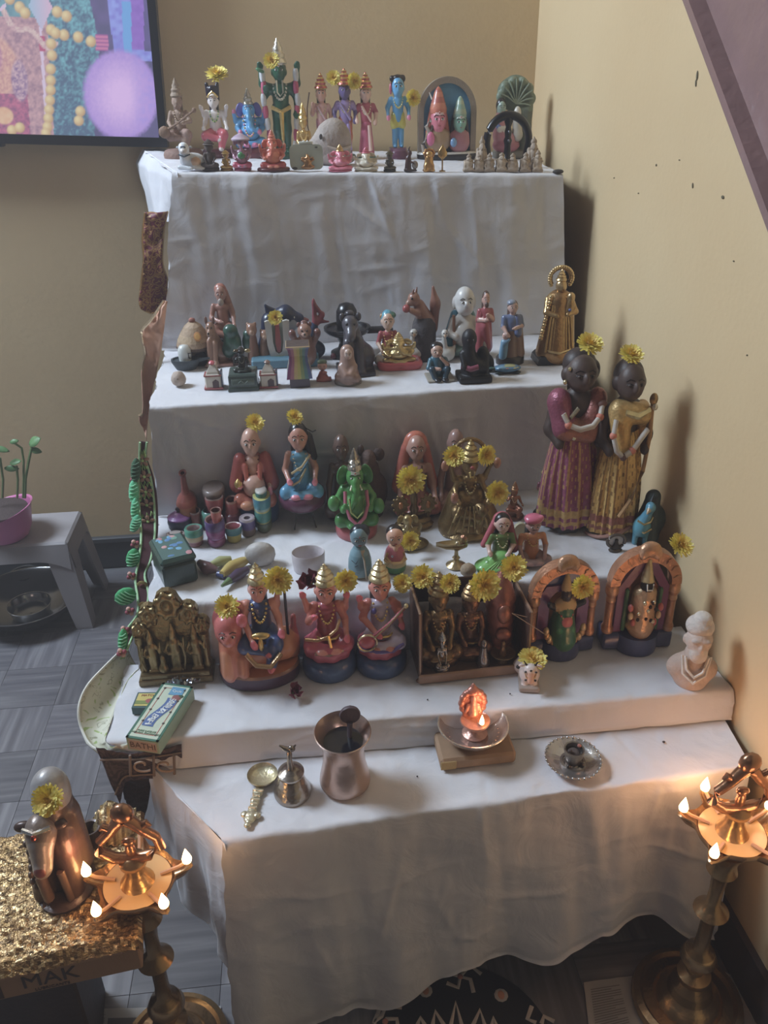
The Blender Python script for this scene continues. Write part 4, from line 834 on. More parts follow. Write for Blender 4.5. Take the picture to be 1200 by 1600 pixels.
F.part('woman', [('e', (-.2, -.05, .62), (.07, .07, .09), '9ab0a0'), ('c', (-.2, -.04, .3), (-.2, -.04, .5), .12, .09, 'b06870'), ('c', (-.2, -.05, .3), (-.06, -.12, .25), .1, .08, 'b06870'), ('c', (-.28, -.05, .48), (-.24, -.13, .38), .04, .03, '4a6ab0'), ('c', (-.24, -.14, .37), (-.08, -.14, .38), .03, .03, 'c8c0b0'), ('e', (-.1, -.05, .17), (.22, .14, .10), 'a85868'), ('c', (-.2, -.05, .5), (-.2, -.05, .58), .04, .04, '9ab0a0')], gloss(), .03)
F.part('hair', [('e', (-.2, -.02, .65), (.082, .075, .09), '2c2626'), ('c', (-.2, .03, .62), (-.2, .04, .4), .06, .05, '2c2626')], gloss(), .02); F.part('baby', [('e', (.04, -.12, .55), (.06, .05, .09), 'd0c8b8'), ('c', (.04, -.11, .47), (.06, -.1, .3), .06, .09, 'bcb4a4')], gloss(), .02)
face(F, (-.2, -.05, .62), (.07, .07, .09)); F.done()
# black arched shrine frame
F = Fig('black_arch', 'glossy black arched shrine frame with a central post behind the small beige idols', 'ornament', 792, 246, 173, 1, 78, Y=Y1b-.18)
b = MB(); pts = [(.5*math.cos(a), 0, .48+.47*math.sin(a)) for a in np.linspace(-.25, math.pi+.25, 26)]; F.mesh('arch', b.tube([(.42, 0, .02)]+pts+[(-.42, 0, .02)], .085, '17151a', 10), gloss())
F.mesh('post', MB().lathe([(.24, 0), (.26, .06), (.14, .12), (.09, .22), (.07, .4), (.10, .5), (.07, .56), (.085, .66), (.06, .74), (.10, .84), (.05, .95)], '1a171c', 16), gloss())
F.mesh('white_beads', MB().ball((-.42, -.1, .16), (.045, .03, .05), 'e8e4e0').ball((.42, -.1, .16), (.045, .03, .05), 'e8e4e0').ball((.16, -.16, .12), (.04, .03, .04), 'd8d4d0').ball((-.2, -.16, .12), (.03, .03, .03), 'd8d4d0'), gloss()); F.mesh('highlight_studs', MB().ball((0, -.08, .66), .03, '8a8a92').ball((0, -.09, .5), .03, '8a8a92'), silver()); F.done()
# ------------------------------------------------------------------ TOP STEP, front row
Y1f = float((s1f[0][1]+s1f[1][1])/2)
def front(name, label, x, yb, yt, w, cat='figurine', group=None): return Fig(name, label, cat, x, yb, yt, 1, w, Y=float(np.interp(x, [268, 882], [s1f[0][1], s1f[1][1]]))+.035, group=group)
F = front('cow_figurine', 'pale porcelain reclining cow at the left end of the top step', 298, 268, 221, 44)
F.part('body', [('e', (.1, .1, .3), (.42, .26, .28), 'd8dce0'), ('c', (-.12, -.02, .4), (-.12, -.12, .7), .18, .15, 'dfe2e6'), ('e', (-.12, -.18, .76), (.17, .18, .2), 'e0e4e8'), ('e', (-.12, -.33, .66), (.11, .10, .1), 'd8d0cc'), ('c', (-.3, -.15, .12), (.05, -.28, .08), .09, .07, 'ccd2d8'), ('c', (.2, -.12, .12), (.42, -.16, .09), .1, .07, 'd0c4b4'), ('e', (.2, -.05, .3), (.16, .2, .15), 'd8a878')], gloss(), .05)
F.part('ears', mir(('e', (.2, -.1, .78), (.08, .03, .05), 'b8c0c8')), gloss(), .01); F.parts[-1].location.x = -.12*F.H; F.mesh('markings', MB().ball((-.12, -.345, .82), (.09, .02, .02), '2c4a78').tube([(-.3, -.2, .55), (-.12, -.28, .48), (.06, -.2, .55)], .025, '3a4a5a', 6).ball((-.18, -.34, .78), .022, '20242c').ball((-.06, -.34, .78), .022, '20242c'), gloss()); F.done()
def tiny(name, label, x, yb, yt, w, skin, cloth, base, m=None, crown=None, pose='cross', group=None, fig=None, hair=None, cf=.14, arms=None):
    F = fig or front(name, label, x, yb, yt, w, group=group); pedestal(F, .12, .26 if pose == 'cross' else .2, base, .8, m=m)
    person(F, .1, cf, pose, skin, cloth, hair=hair, crown=crown, faced=False, neck=None, border=None, m=m, noseok=False, arms=arms, hs=1.25, crown_r=1.15); F.done(); return F
tiny('seated_idol', 'dark brown stone idol with a peaked crown, second from the left on the top step', 330, 268, 217, 28, '5a4a44', '524440', '4a3c38', clay(), '5a4a44')
tiny('seated_idol', 'tiny shiny gold idol between the dark stone idol and the parasol idol', 355, 268, 234, 20, 'd0a858', 'c49a48', 'a07830', gold(), 'd8b45a')
F = front('parasol_idol', 'small pink and green idol under a lilac parasol on the top step', 380, 269, 207, 32)
pedestal(F, .1, .28, '8c2c4c', .8); eleph(F, 'a8728c', .08, None, ear='b8849c', crown=None, cloth='c03a5c', eye=False); F.mesh('green_sash', MB().ball((0, -.2, .42), (.13, .07, .1), '3f8a50'), gloss())
F.mesh('parasol', MB().lathe([(.29, .80), (.30, .84), (.22, .9), (.1, .96), (.03, .985), (0, 1)], ['a890a8', 'c4b0c0', 'b49cb4', 'c4b0c0', 'c4b0c0'], 20), gloss()); F.mesh('parasol_pole', MB().lathe([(.025, .3), (.025, .82)], 'a08890', 8, (0, .12, 0)), gloss()); F.done()
F = front('elephant_headed_idol', 'orange-red elephant-headed idol leaning on a bolster, top step', 428, 269, 202, 52)
F.mesh('pedestal', MB().lathe([(.40, 0), (.41, .05), (.38, .08)], ['5a2428', '7a3430'], 24, sq=(1, .7)), gloss()); eleph(F, 'd8603f', .07, None, ear='d0583a', crown='d86a48', crownm=gloss(), cloth='b83a34', chest='e27a54', trunkx=-.03, palm='e88a6a', eye=True); F.done()
F = front('glass_plaque', 'rounded clear glass plaque with a small gold idol moulded on it', 480, 270, 219, 52)
glm = mat('frosted_glass_edge', .12, 0, .4, .05, 20)
rp = []
for cx, cz, a0 in ((.36, .24, -90), (.36, .68, 0), (-.36, .68, 90), (-.36, .24, 180)):
    for k in range(6): a = math.radians(a0+k*18); rp.append((cx+.16*math.cos(a), cz+.2*math.sin(a)))
F.mesh('glass_plate', MB().prism(rp, -.06, .06, 'b9bfae', 'd6dccf'), glm, smooth=False); F.mesh('knob_band', MB().box((0, 0, .93), (.22, .06, .05), 'c8ccc0', bev=.02).ball((-.06, 0, .985), .03, 'e8e8e8').ball((.06, 0, .985), .03, 'e8e8e8'), glm)
F.part('gold_idol', [('e', (.03, -.10, .14), (.22, .06, .10), 'b07838'), ('e', (.03, -.11, .28), (.12, .06, .11), 'c08840'), ('e', (.03, -.12, .42), (.08, .06, .09), 'c08840'), ('e', (.03, -.10, .52), (.05, .04, .07), 'c88c44')]+[('c', (.03+sg*.1, -.1, .32), (.03+sg*.2, -.11, .38), .04, .03, 'b88040') for sg in (-1, 1)]+[('e', (.03+sg*.14, -.1, .44), (.06, .03, .05), 'b88040') for sg in (-1, 1)], gold(), .02)
F.mesh('dark_corner', MB().ball((-.38, -.07, .1), (.09, .02, .05), '4a4438').ball((.32, -.07, .78), (.05, .02, .03), '4a4438'), glm); F.done()
F = front('elephant_headed_idol', 'small pink elephant-headed idol with a gold cap beside the glass plaque', 532, 268, 225, 40); eleph(F, 'e07088', .06, 'd05a78', ear='e27a90', crown='d0a860', eye=False, chest='e890a0'); F.done()
F = front('elephant_headed_idol', 'small cream elephant-headed idol wearing a red turban, top step', 572, 268, 229, 40); eleph(F, 'd8ccb4', .06, 'c8b898', ear='cfc0a8', crown='d0506a', crownm=gloss(), eye=False); F.done()
tiny('seated_idol', 'tiny dark bronze idol with a spiky crown right of the cream elephant-headed idol', 609, 268, 235, 20, '6a6254', '5c5648', '4c4840', brass(), '7a7058')
F = front('hunched_figurine', 'tiny dark brown figurine with a grey bundle, before the blue child idol', 641, 268, 229, 22)
F.part('body', [('c', (-.1, 0, .05), (-.08, 0, .55), .16, .12, '4c302c'), ('e', (-.02, -.02, .74), (.10, .1, .12), '543630'), ('c', (-.1, 0, .85), (.0, .05, 1.0), .05, .03, '4c302c'), ('c', (-.12, -.05, .45), (.12, -.15, .35), .05, .05, '543630'), ('b', (0, 0, .04), (.28, .16, .04), .02, '3c2a28')], gloss(), .04); F.part('bundle', [('e', (.2, -.05, .26), (.14, .13, .18), '8a7c70')], gloss(), .0); F.done()
F = front('lion_figurine', 'tiny orange-gold maned idol left of the leaf-shaped spear', 670, 268, 231, 20)
F.part('body', [('e', (0, 0, .2), (.2, .17, .22), 'c88c3c'), ('c', (0, 0, .2), (0, -.02, .6), .18, .15, 'd09a48'), ('b', (0, 0, .04), (.22, .18, .04), .02, 'b07c34')]+mir(('c', (.12, -.12, .3), (.13, -.16, .05), .06, .06, 'd09a48')), gold(), .04); F.part('mane', [('e', (.17*math.cos(a), -.05, .78+.17*math.sin(a)), (.07, .07, .07), 'b87c30') for a in np.linspace(0, 6.28, 9)[:-1]], gold(), .02); F.part('head', [('e', (0, -.12, .76), (.13, .12, .14), 'dca850')]+mir(('e', (.12, -.02, .95), (.05, .03, .05), 'dca850')), gold(), .02); F.done()
F = front('leaf_spear', 'gold leaf-shaped spear standing upright on the top step', 691, 268, 224, 15, cat='ornament')
F.mesh('spear_head', MB().add(*(lambda q: (q.V[0], q.F))(MB().lathe([(.0, .42), (.06, .46), (.17, .56), (.18, .66), (.12, .78), (.05, .88), (.03, .93), (0, 1)], 'c09a50', 14, sq=(1, .25))), 'c09a50'), gold()); F.mesh('shaft', MB().lathe([(.12, 0), (.12, .03), (.03, .06), (.03, .44)], 'b08a44', 10), gold()); F.done()
g9 = 'small beige carved idols in a cluster'
for i, (x, yb, yt, w, lb) in enumerate([(752, 246, 212, 18, 'small beige carved idol standing behind, at the left foot of the black arch'), (832, 246, 213, 20, 'small beige carved idol standing behind, at the right foot of the black arch'), (732, 263, 240, 17, 'leftmost small beige carved idol of the front cluster'), (748, 262, 240, 16, 'second small beige carved idol from the left of the front cluster'), (764, 264, 239, 18, 'third small beige carved idol from the left of the front cluster'), (783, 263, 238, 19, 'fourth small beige carved idol, under the middle of the black arch'), (800, 263, 239, 19, 'fifth small beige carved idol, just right of the arch post'), (820, 263, 238, 18, 'second small beige carved idol from the right of the front cluster'), (839, 262, 234, 18, 'rightmost small beige carved idol with a pointed top')]):
    F = front('carved_idol', lb, x, yb, yt, w, group=g9) if i > 1 else Fig('carved_idol', lb, 'figurine', x, 250, yt, 1, w, Y=Y1b-.235, group=g9)
    c = ('b8a48e', 'ae9a84', 'c0ac94')[i % 3]; d = 'a08c76'; u = .05*(i % 3)
    F.part('body', [('b', (0, 0, .07), (.30, .20, .07), .03, d), ('b', (0, .06, .36), (.27, .10, .32), .08, d), ('e', (0, -.06, .40), (.2, .14, .26), c), ('e', (0, -.10, .2), (.27, .14, .1), c), ('c', (-.2, -.06, .52), (-.23, -.14, .3), .07, .06, c), ('c', (.2, -.06, .52), (.25, -.12, .3+2*u), .07, .06, c)], clay(), .04)
    F.part('head', [('e', (0, -.09, .72), (.13, .12, .14), c), ('e', (0, -.2, .70), (.03, .04, .05), c)]+mir(('e', (.13, -.08, .70), (.04, .04, .06), c)), clay(), .02)
    F.part('headdress', [('e', (0, -.05, .85), (.15, .12, .10), d), ('c', (0, -.05, .85), (0, -.05, .97), .09, .04 if i % 2 else .07, d)], clay(), .02); F.done()
b = MB().ball((0, 0, .004), (.012, .006, .005), '4a4440'); o = b.build('pebble', clay()); o.location = onY(872, 268, Y1f+.0); o.location[2] = stepz(1, o.location[0]); tag(o, 'dark pebble at the right edge of the top step', 'pebble')
# ================================================================== SECOND STEP, back row
F = Fig('hermit_figurine', 'brown robed bearded hermit seated with one hand on his knee, behind the green trees figurine', 'figurine', 349, 560, 443, 2, 46, bd=.15)
F.part('rock', [('b', (0, .02, .13), (.2, .15, .13), .06, '3c4a50'), ('e', (-.1, -.08, .1), (.14, .1, .1), '33454a')], gloss(), .04)
person(F, .16, .0, 'down', 'b08070', 'a06a58', top='a4705e', hair=None, tilak=None, neck=None, hs=.95, arms=[(1, (.24, -.06, .48), (.26, -.24, .40)), (-1, (.25, -.08, .48), (.06, -.24, .46))], border=None, noseok=True)
F.part('head_cloth', [('e', (0, .035, .93), (.10, .08, .085), 'b06a58'), ('c', (.07, .06, .88), (.12, .08, .6), .05, .08, 'a06a58')], gloss(), .03); F.part('beard', [('e', (0, -.10, .785), (.05, .03, .055), 'b4a49a')], gloss(), .02); F.done()
F = Fig('mushroom_house', 'mushroom-shaped house with speckled brown roof and orange round window', 'figurine', 304, 572, 496, 2, 58, bd=.3)
F.mesh('roof', MB().lathe([(.50, .36), (.55, .42), (.50, .52), (.40, .66), (.26, .82), (.12, .90), (0, .92)], ['8a7060', 'a08468', 'b09470', 'a88c6c', 'b4987a', 'a88c6c'], 26), clay()); F.mesh('wall', MB().lathe([(.36, 0), (.38, .1), (.34, .4)], 'a8947c', 24), clay()); F.mesh('eave', MB().lathe([(.52, .33), (.56, .37), (.54, .42), (.5, .4)], '5c4a40', 26, fold=(13, .02)), clay())
F.mesh('chimney_knob', MB().ball((.0, 0, .94), (.10, .09, .06), '9c5a48'), clay()); w_ = F.mesh('window', MB().lathe([(.10, 0), (.11, .02), (.075, .035), (0, .03)], ['b06a3a', 'd08a3c', 'e8b04a'], 16, (.16, -.40, .66), rot=(62, 0, 14)), gloss()); F.mesh('doorway', MB().prism([(.02, .0), (.32, .0), (.32, .24), (.26, .33), (.1, .33), (.02, .24)], -.40, -.25, '2c2632'), clay(), smooth=False); F.done()
F = Fig('dog_figurine', 'brown seated dog figurine with upright ears, right of the mushroom house', 'figurine', 334, 574, 494, 2, 48, bd=.25)
F.part('body', [('c', (.12, .15, .18), (-.02, -.02, .6), .26, .15, '9a7058'), ('e', (.22, .12, .2), (.26, .26, .2), '946a54'), ('c', (-.12, -.15, .5), (-.16, -.22, .08), .09, .08, 'a0765e'), ('c', (.05, -.16, .45), (.02, -.24, .08), .09, .08, 'a0765e'), ('e', (-.17, -.28, .06), (.09, .1, .06), 'b08a72'), ('e', (.02, -.3, .06), (.09, .1, .06), 'b08a72'), ('c', (.42, .1, .12), (.6, -.05, .1), .08, .05, '946a54'), ('b', (.12, 0, .03), (.45, .34, .03), .02, '8a5c4c')], gloss(), .06)
F.part('head', [('e', (-.05, -.08, .78), (.15, .15, .14), '9a7058'), ('c', (-.05, -.15, .74), (-.09, -.28, .70), .08, .065, 'a8806a')], gloss(), .03); F.part('ears', [('e', (-.17, -.0, .93), (.05, .04, .09), '7a5444'), ('e', (.06, .0, .93), (.05, .04, .09), '7a5444')], gloss(), .01); F.mesh('face_paint', MB().ball((-.12, -.20, .82), .022, '1c1614').ball((.0, -.21, .82), .022, '1c1614').ball((-.095, -.345, .73), .03, '1c1614'), gloss()); F.done()
F = Fig('tree_figurine', 'dark green twin rounded trees figurine behind the seated green idol', 'figurine', 374, 572, 505, 2, 58, bd=.2)
F.part('left_crown', [('e', (-.18, 0, .55), (.24, .2, .3), '2f5340'), ('e', (-.2, -.05, .82), (.2, .17, .16), '34594a'), ('e', (-.3, -.03, .35), (.18, .17, .2), '2a4a3c'), ('e', (-.05, -.1, .5), (.12, .12, .2), '38604c')], gloss(), .06)
F.part('right_crown', [('e', (.28, 0, .5), (.2, .18, .26), '2f5340'), ('e', (.28, -.04, .72), (.15, .14, .12), '34594a'), ('e', (.36, -.03, .34), (.12, .14, .16), '2a4a3c')], gloss(), .06); F.mesh('trunks', MB().lathe([(.1, 0), (.08, .3)], '5a4034', 10, (-.18, 0, 0)).lathe([(.08, 0), (.07, .3)], '5a4034', 10, (.28, 0, 0)).box((.04, 0, .03), (.5, .2, .03), '5a4038', bev=.02), gloss()); F.done()
F = Fig('bear_figurine', 'brown twin-headed bear pair figurine left of the red striped plaque', 'figurine', 401, 572, 503, 2, 36, bd=.2)
F.part('left_bear', [('c', (-.12, 0, .08), (-.12, 0, .6), .22, .14, '8a5f4a'), ('e', (-.12, -.04, .82), (.17, .15, .16), '94684f'), ('e', (-.12, -.18, .78), (.07, .07, .06), 'b08a70')]+[('e', (-.12+s_*.12, 0, .95), (.05, .04, .05), '94684f') for s_ in (-1, 1)], gloss(), .05); F.part('right_bear', [('c', (.22, .0, .08), (.24, 0, .5), .18, .12, '9a7058'), ('e', (.27, -.04, .68), (.14, .13, .13), 'a0765c'), ('e', (.27, -.16, .65), (.06, .06, .05), 'bc967c')]+[('e', (.27+s_*.1, 0, .79), (.04, .03, .04), 'a0765c') for s_ in (-1, 1)], gloss(), .05); F.done()
F = Fig('striped_plaque', 'white U-shaped upright plaque with a red centre stripe on a green foot', 'ornament', 435, 572, 500, 2, 44, bd=.14)
u = [(-.30, 1.0), (-.38, .98), (-.34, .45), (-.26, .14), (0, .04), (.26, .14), (.34, .45), (.38, .98), (.30, 1.0), (.17, .98), (.16, .5), (.1, .3), (0, .25), (-.1, .3), (-.16, .5), (-.17, .98)]
V = [[x, y, z] for y in (-.06, .06) for x, z in u]; Fq = []
for y in (0, 16):
    for k in range(4): q = [y+1+k, y+2+k, y+13-k, y+14-k]; Fq.append(q)
Fq = []
for k in range(8): o0, o1 = k, k+1; i0, i1 = (15-k+1) % 16 if k else 0, 15-k
pairs_ = [(1, 15), (2, 14), (3, 13), (4, 12), (5, 11), (6, 10), (7, 9)]
for off in (0, 16): 
    for (a_, b_), (c_, d_) in zip(pairs_[:-1], pairs_[1:]): Fq.append([a_+off, c_+off, d_+off, b_+off] if off == 0 else [a_+off, b_+off, d_+off, c_+off])
    Fq += [[0+off, 1+off, 15+off], [7+off, 8+off, 9+off]]
for k in range(16): Fq.append([k, (k+1) % 16, 16+(k+1) % 16, 16+k])
F.mesh('white_mark', MB().add(V, Fq, 'ccc8c0'), gloss(), smooth=False); F.mesh('red_stripe', MB().prism([(-.06, .9), (-.09, .5), (-.05, .28), (.05, .28), (.09, .5), (.06, .9)], -.04, .02, 'a84038'), gloss(), smooth=False)
F.mesh('back_board', MB().prism([(-.2, .95), (-.2, .3), (0, .2), (.2, .3), (.2, .95)], .03, .06, '8c9484'), gloss(), smooth=False); F.mesh('green_foot', MB().lathe([(.42, 0), (.44, .08), (.34, .17), (.2, .2)], '5f8a68', 20, sq=(1, .5)), gloss()); F.mesh('toes', MB().ball((-.28, -.17, .05), (.1, .06, .05), '7a4a3a').ball((.2, -.18, .05), (.12, .06, .05), '7a4a3a'), gloss()); F.done()
flower(430, 496, yof(F, -.02), 12, 'yellow chrysanthemum on the white red-striped plaque', (0, -1, .3), .9); 
F = Fig('teal_plinth', 'long low teal plinth behind the rainbow column, carrying the bear and plaque', 'ornament', 447, 582, 570, 2, 104, bd=.5, h=.018)
F.mesh('slab', MB().box((0, 0, .5), (2.2, 1.0, .5), '4f7f94', bev=.1), satin(), smooth=False); F.done()
F = Fig('dolphin_figurine', 'leaping dark blue dolphin figurine with a red beak, behind the striped plaque', 'figurine', 440, 562, 474, 2, 82, bd=.1)
F.part('body', [('c', (-.44, 0, .26), (-.25, 0, .68), .10, .17, '27304e'), ('c', (-.25, 0, .68), (.12, 0, .80), .18, .19, '232c48'), ('c', (.12, 0, .79), (.42, 0, .72), .17, .10, '28345a'), ('c', (-.1, -.06, .60), (.25, -.06, .64), .16, .12, '9aa6b4'), ('c', (-.44, 0, .26), (-.48, 0, .08), .09, .06, '27304e'), ('e', (.1, -.12, .5), (.07, .04, .16), '27304e', (0, 30, 0))], gloss(), .06)
F.part('dorsal_fin', [('c', (-.22, 0, .8), (-.32, 0, 1.0), .10, .02, '1e2640'), ('c', (-.1, 0, .86), (-.3, 0, .98), .06, .02, '1e2640')], gloss(), .04); F.mesh('beak', MB().tube([(.40, 0, .72), (.54, 0, .70), (.62, 0, .69)], [.06, .045, .02], 'a05a50', 8), gloss()); F.mesh('eyes', MB().ball((.30, -.12, .78), .022, 'e8e8e8').ball((.30, .12, .78), .022, 'e8e8e8'), gloss()); F.part('wave_base', [('e', (0, 0, .08), (.5, .2, .08), '5a7a90'), ('c', (0, .05, .1), (.05, .05, .5), .12, .1, '8a9cac')], gloss(), .05); F.done()
F = Fig('bird_figurine', 'dark blue curved bird figurine with a raised red tail, behind the brown bear', 'figurine', 494, 562, 466, 2, 40, bd=.1)
F.part('body', [('c', (-.10, 0, .05), (-.12, 0, .35), .14, .13, '2a3850'), ('c', (-.12, 0, .35), (.0, 0, .62), .12, .07, '2c3a56'), ('e', (-.05, 0, .15), (.24, .16, .15), '27344c')], gloss(), .05); F.part('red_tail', [('c', (-.02, 0, .58), (-.03, 0, .96), .07, .03, '8a3440'), ('c', (.0, 0, .6), (.18, 0, .72), .06, .04, '9a3a44'), ('c', (.0, 0, .62), (.30, 0, .60), .05, .015, '8a3440'), ('c', (-.02, 0, .9), (.15, 0, .72), .04, .04, '8a3440')], gloss(), .05); F.done()
F = Fig('bear_figurine', 'brown bear figurine with raised round paws, behind the rainbow column', 'figurine', 477, 578, 500, 2, 50, bd=.2)
F.part('body', [('e', (0, 0, .3), (.3, .24, .3), '8a6050'), ('c', (0, 0, .3), (0, -.02, .6), .24, .18, '946a58')]+mir(('c', (.2, -.05, .5), (.33, -.08, .7), .09, .08, '8a6050'), ('e', (.34, -.1, .76), (.1, .09, .09), '7a4c44')), gloss(), .05); F.part('head', [('e', (0, -.08, .80), (.19, .17, .15), '9c705e'), ('e', (0, -.24, .76), (.08, .06, .06), 'b8907c'), ('e', (0, -.0, .95), (.1, .08, .06), '7a5048')], gloss(), .03); F.part('ears', mir(('e', (.15, -.02, .92), (.06, .04, .06), '7a4c44')), gloss(), .01); F.mesh('eyes', MB().ball((-.07, -.24, .84), .022, '1a1412').ball((.07, -.24, .84), .022, '1a1412').ball((0, -.3, .78), .025, '1a1412'), gloss()); F.done()
F = Fig('black_stone_emblem', 'glossy black domed stone on a wide flat spouted stand', 'ornament', 552, 562, 472, 2, 108, bd=.3)
F.mesh('dome', MB().lathe([(.20, .5), (.21, .7), (.20, .85), (.14, .96), (.06, .99), (0, 1)], '1a181c', 24, (-.12, 0, 0)), gloss()); F.mesh('dish', MB().lathe([(.22, .36), (.40, .44), (.46, .50), (.46, .55), (.40, .56), (.38, .52), (0, .52)], '211f24', 30, (-.12, 0, 0), sq=(1, .9)), gloss()); F.mesh('spout', MB().box((.50, 0, .47), (.28, .10, .045), '211f24', bev=.02), gloss()); F.mesh('stem', MB().lathe([(.34, 0), (.34, .08), (.2, .14), (.16, .25), (.24, .38)], '1e1c20', 24, (-.12, 0, 0)), gloss()); F.mesh('red_feet', MB().ball((-.42, -.2, .06), (.06, .06, .06), '6a2a34'), gloss()); F.done()
F = Fig('bull_figurine', 'large glossy dark grey seated bull figurine in the middle of the second step', 'figurine', 552, 586, 484, 2, 62, bd=.25)
F.part('body', [('c', (.06, .1, .15), (-.02, 0, .62), .30, .18, '4c484e'), ('e', (.12, .08, .22), (.34, .3, .24), '45424a'), ('c', (-.12, -.18, .5), (-.14, -.26, .06), .11, .09, '524e55'), ('c', (.1, -.18, .5), (.12, -.26, .06), .11, .09, '524e55'), ('b', (.03, 0, .03), (.4, .36, .03), .02, '3a3238')], gloss(), .07); F.part('head', [('e', (-.06, -.1, .80), (.17, .16, .14), '56525a'), ('c', (-.06, -.16, .76), (-.07, -.3, .66), .12, .10, '5e5a62')], gloss(), .04)
F.part('ears', [('e', (-.22, -.05, .90), (.06, .05, .07), '4a464c'), ('e', (.12, -.05, .90), (.06, .05, .07), '4a464c'), ('e', (-.06, -.02, .95), (.1, .08, .05), '4a464c')], gloss(), .02); F.mesh('eyes', MB().ball((-.14, -.24, .83), .025, '1a1618').ball((.02, -.24, .83), .025, '1a1618'), gloss()); F.done()
F = Fig('child_idol', 'crawling-age child idol with blue hair band and green turban, behind the gold elephant-headed idol', 'figurine', 606, 574, 484, 2, 46, bd=.2)
person(F, .04, .0, 'cross', 'dcb8a0', 'c8c0b8', top='a84048', hair='4fa0b8', longhair=False, tilak='c02828', hs=1.15, arms=[(1, (.28, -.03, .4), (.2, -.2, .3)), (-1, (.28, -.03, .4), (.2, -.2, .3))]); F.part('turban', [('e', (.05, .02, .93), (.15, .13, .07), '3f7a68'), ('e', (-.13, .02, .92), (.05, .05, .05), 'b88a50'), ('e', (.02, -.05, .96), (.04, .04, .05), 'd8b45a')], gloss(), .03); F.done()
F = Fig('squirrel_figurine', 'brown squirrel with upright tail holding a red nut on a dark stump', 'figurine', 655, 562, 448, 2, 62, bd=.15)
F.part('stump', [('c', (.08, 0, .0), (.1, 0, .42), .26, .24, '4c4648'), ('e', (-.05, -.08, .3), (.12, .12, .1), '6a6468')], clay(), .06); F.part('body', [('c', (.15, 0, .48), (.0, -.02, .72), .18, .12, '9a6650'), ('e', (-.12, -.05, .86), (.12, .10, .09), '9c6a54'), ('c', (-.12, -.06, .84), (-.24, -.08, .80), .07, .045, 'a87a64'), ('c', (-.04, -.12, .66), (-.2, -.15, .72), .05, .04, 'a4725c'), ('e', (.12, -.1, .45), (.13, .1, .09), '94604a')], gloss(), .04)
F.part('tail', [('c', (.3, .05, .42), (.33, .05, .75), .09, .10, '8a5644'), ('c', (.33, .05, .75), (.28, .04, .98), .10, .03, '94604c')], gloss(), .05); F.part('ears', [('c', (-.08, -.01, .92), (-.05, .0, 1.0), .04, .015, '7a4c3e'), ('c', (-.14, -.08, .92), (-.13, -.08, .99), .035, .015, '7a4c3e')], gloss(), .01); F.mesh('red_nut', MB().ball((-.28, -.12, .74), (.08, .07, .06), 'a03a3a'), gloss()); F.mesh('eye', MB().ball((-.17, -.145, .88), .02, '14100e'), gloss()); F.done()
def bird(label, x, yb, yt, w):
    F = Fig('swan_figurine', label, 'figurine', x, yb, yt, 2, w, bd=.25)
    F.part('body', [('e', (.05, 0, .22), (.32, .26, .22), 'd0ccc0'), ('c', (-.05, -.02, .35), (-.1, -.04, .72), .13, .09, 'd4d0c6'), ('c', (.2, 0, .3), (.36, .05, .42), .12, .05, 'c4bfb2')], gloss(), .06); F.part('head', [('e', (-.08, -.06, .86), (.14, .13, .13), 'd8d4ca'), ('c', (-.08, -.16, .84), (-.1, -.26, .80), .05, .02, 'c89a6a')], gloss(), .02); F.mesh('eyes', MB().ball((-.14, -.17, .9), .02, '1a1614').ball((-.02, -.18, .9), .02, '1a1614'), gloss()); F.done()
bird('small cream swan figurine right behind the gold elephant-headed idol', 650, 568, 513, 32); bird('small cream swan figurine behind the blue shirted thinking man', 697, 570, 514, 26)
F = Fig('laughing_monk', 'big bald laughing monk figurine, white with a blue robe and bare belly', 'figurine', 724, 560, 447, 2, 62, bd=.2)
F.part('body', [('e', (0, -.04, .34), (.23, .2, .2), 'c4beb4'), ('e', (0, .02, .5), (.22, .13, .13), 'c8c2b8')]+mir(('c', (.2, 0, .5), (.28, -.08, .36), .07, .06, 'c8c0b4'), ('c', (.28, -.08, .36), (.18, -.2, .32), .06, .05, 'c8c0b4')), gloss(), .04); F.part('robe', [('c', (-.16, .06, .56), (-.27, .02, .2), .09, .13, '3f8ea8'), ('c', (.16, .06, .56), (.25, .03, .2), .08, .12, '5a8f90'), ('e', (0, .03, .1), (.33, .24, .11), '7a9a8a')], gloss(), .04)
F.part('head', [('e', (0, -.04, .80), (.19, .18, .19), 'd6d4d0'), ('e', (0, -.1, .70), (.16, .13, .10), 'd4d0ca'), ('e', (0, -.22, .78), (.05, .05, .045), 'd8d6d2')]+mir(('e', (.19, .0, .76), (.04, .05, .09), 'd0cac4')), gloss(), .03); face(F, (0, -.05, .80), (.18, .19, .17), tilak=None, lips='a06058'); F.mesh('staff', MB().tube([(-.2, -.16, .1), (-.22, -.12, .62)], .03, '8a5a3c', 7), gloss()); F.done()
F = Fig('robed_saint', 'long haired robed saint in red mantle over white, standing on a black rock', 'figurine', 757, 580, 454, 2, 34, bd=.1)
F.part('rock', [('e', (0, 0, .1), (.2, .16, .12), '201e20'), ('b', (0, .02, .07), (.19, .16, .07), .05, '242224')], clay(), .05)
person(F, .15, 0, 'stand', 'd0a090', 'b8b0a8', top='a44048', hair='5a4038', neck=None, tilak=None, hs=.92, skirtw=.13, arms=[(1, (.17, -.02, .58), (.04, -.15, .66)), (-1, (.17, -.02, .58), (.05, -.15, .60))]); F.part('red_mantle', [('c', (-.08, .01, .7), (-.10, -.02, .3), .075, .10, 'a44048'), ('c', (-.02, -.05, .56), (.06, -.05, .32), .09, .06, 'a84650'), ('c', (.06, .05, .7), (.08, .05, .3), .07, .10, 'a44048')], gloss(), .05); F.part('beard', [('e', (0, -.085, .835), (.04, .03, .035), '5a4038')], gloss(), .01); F.done()
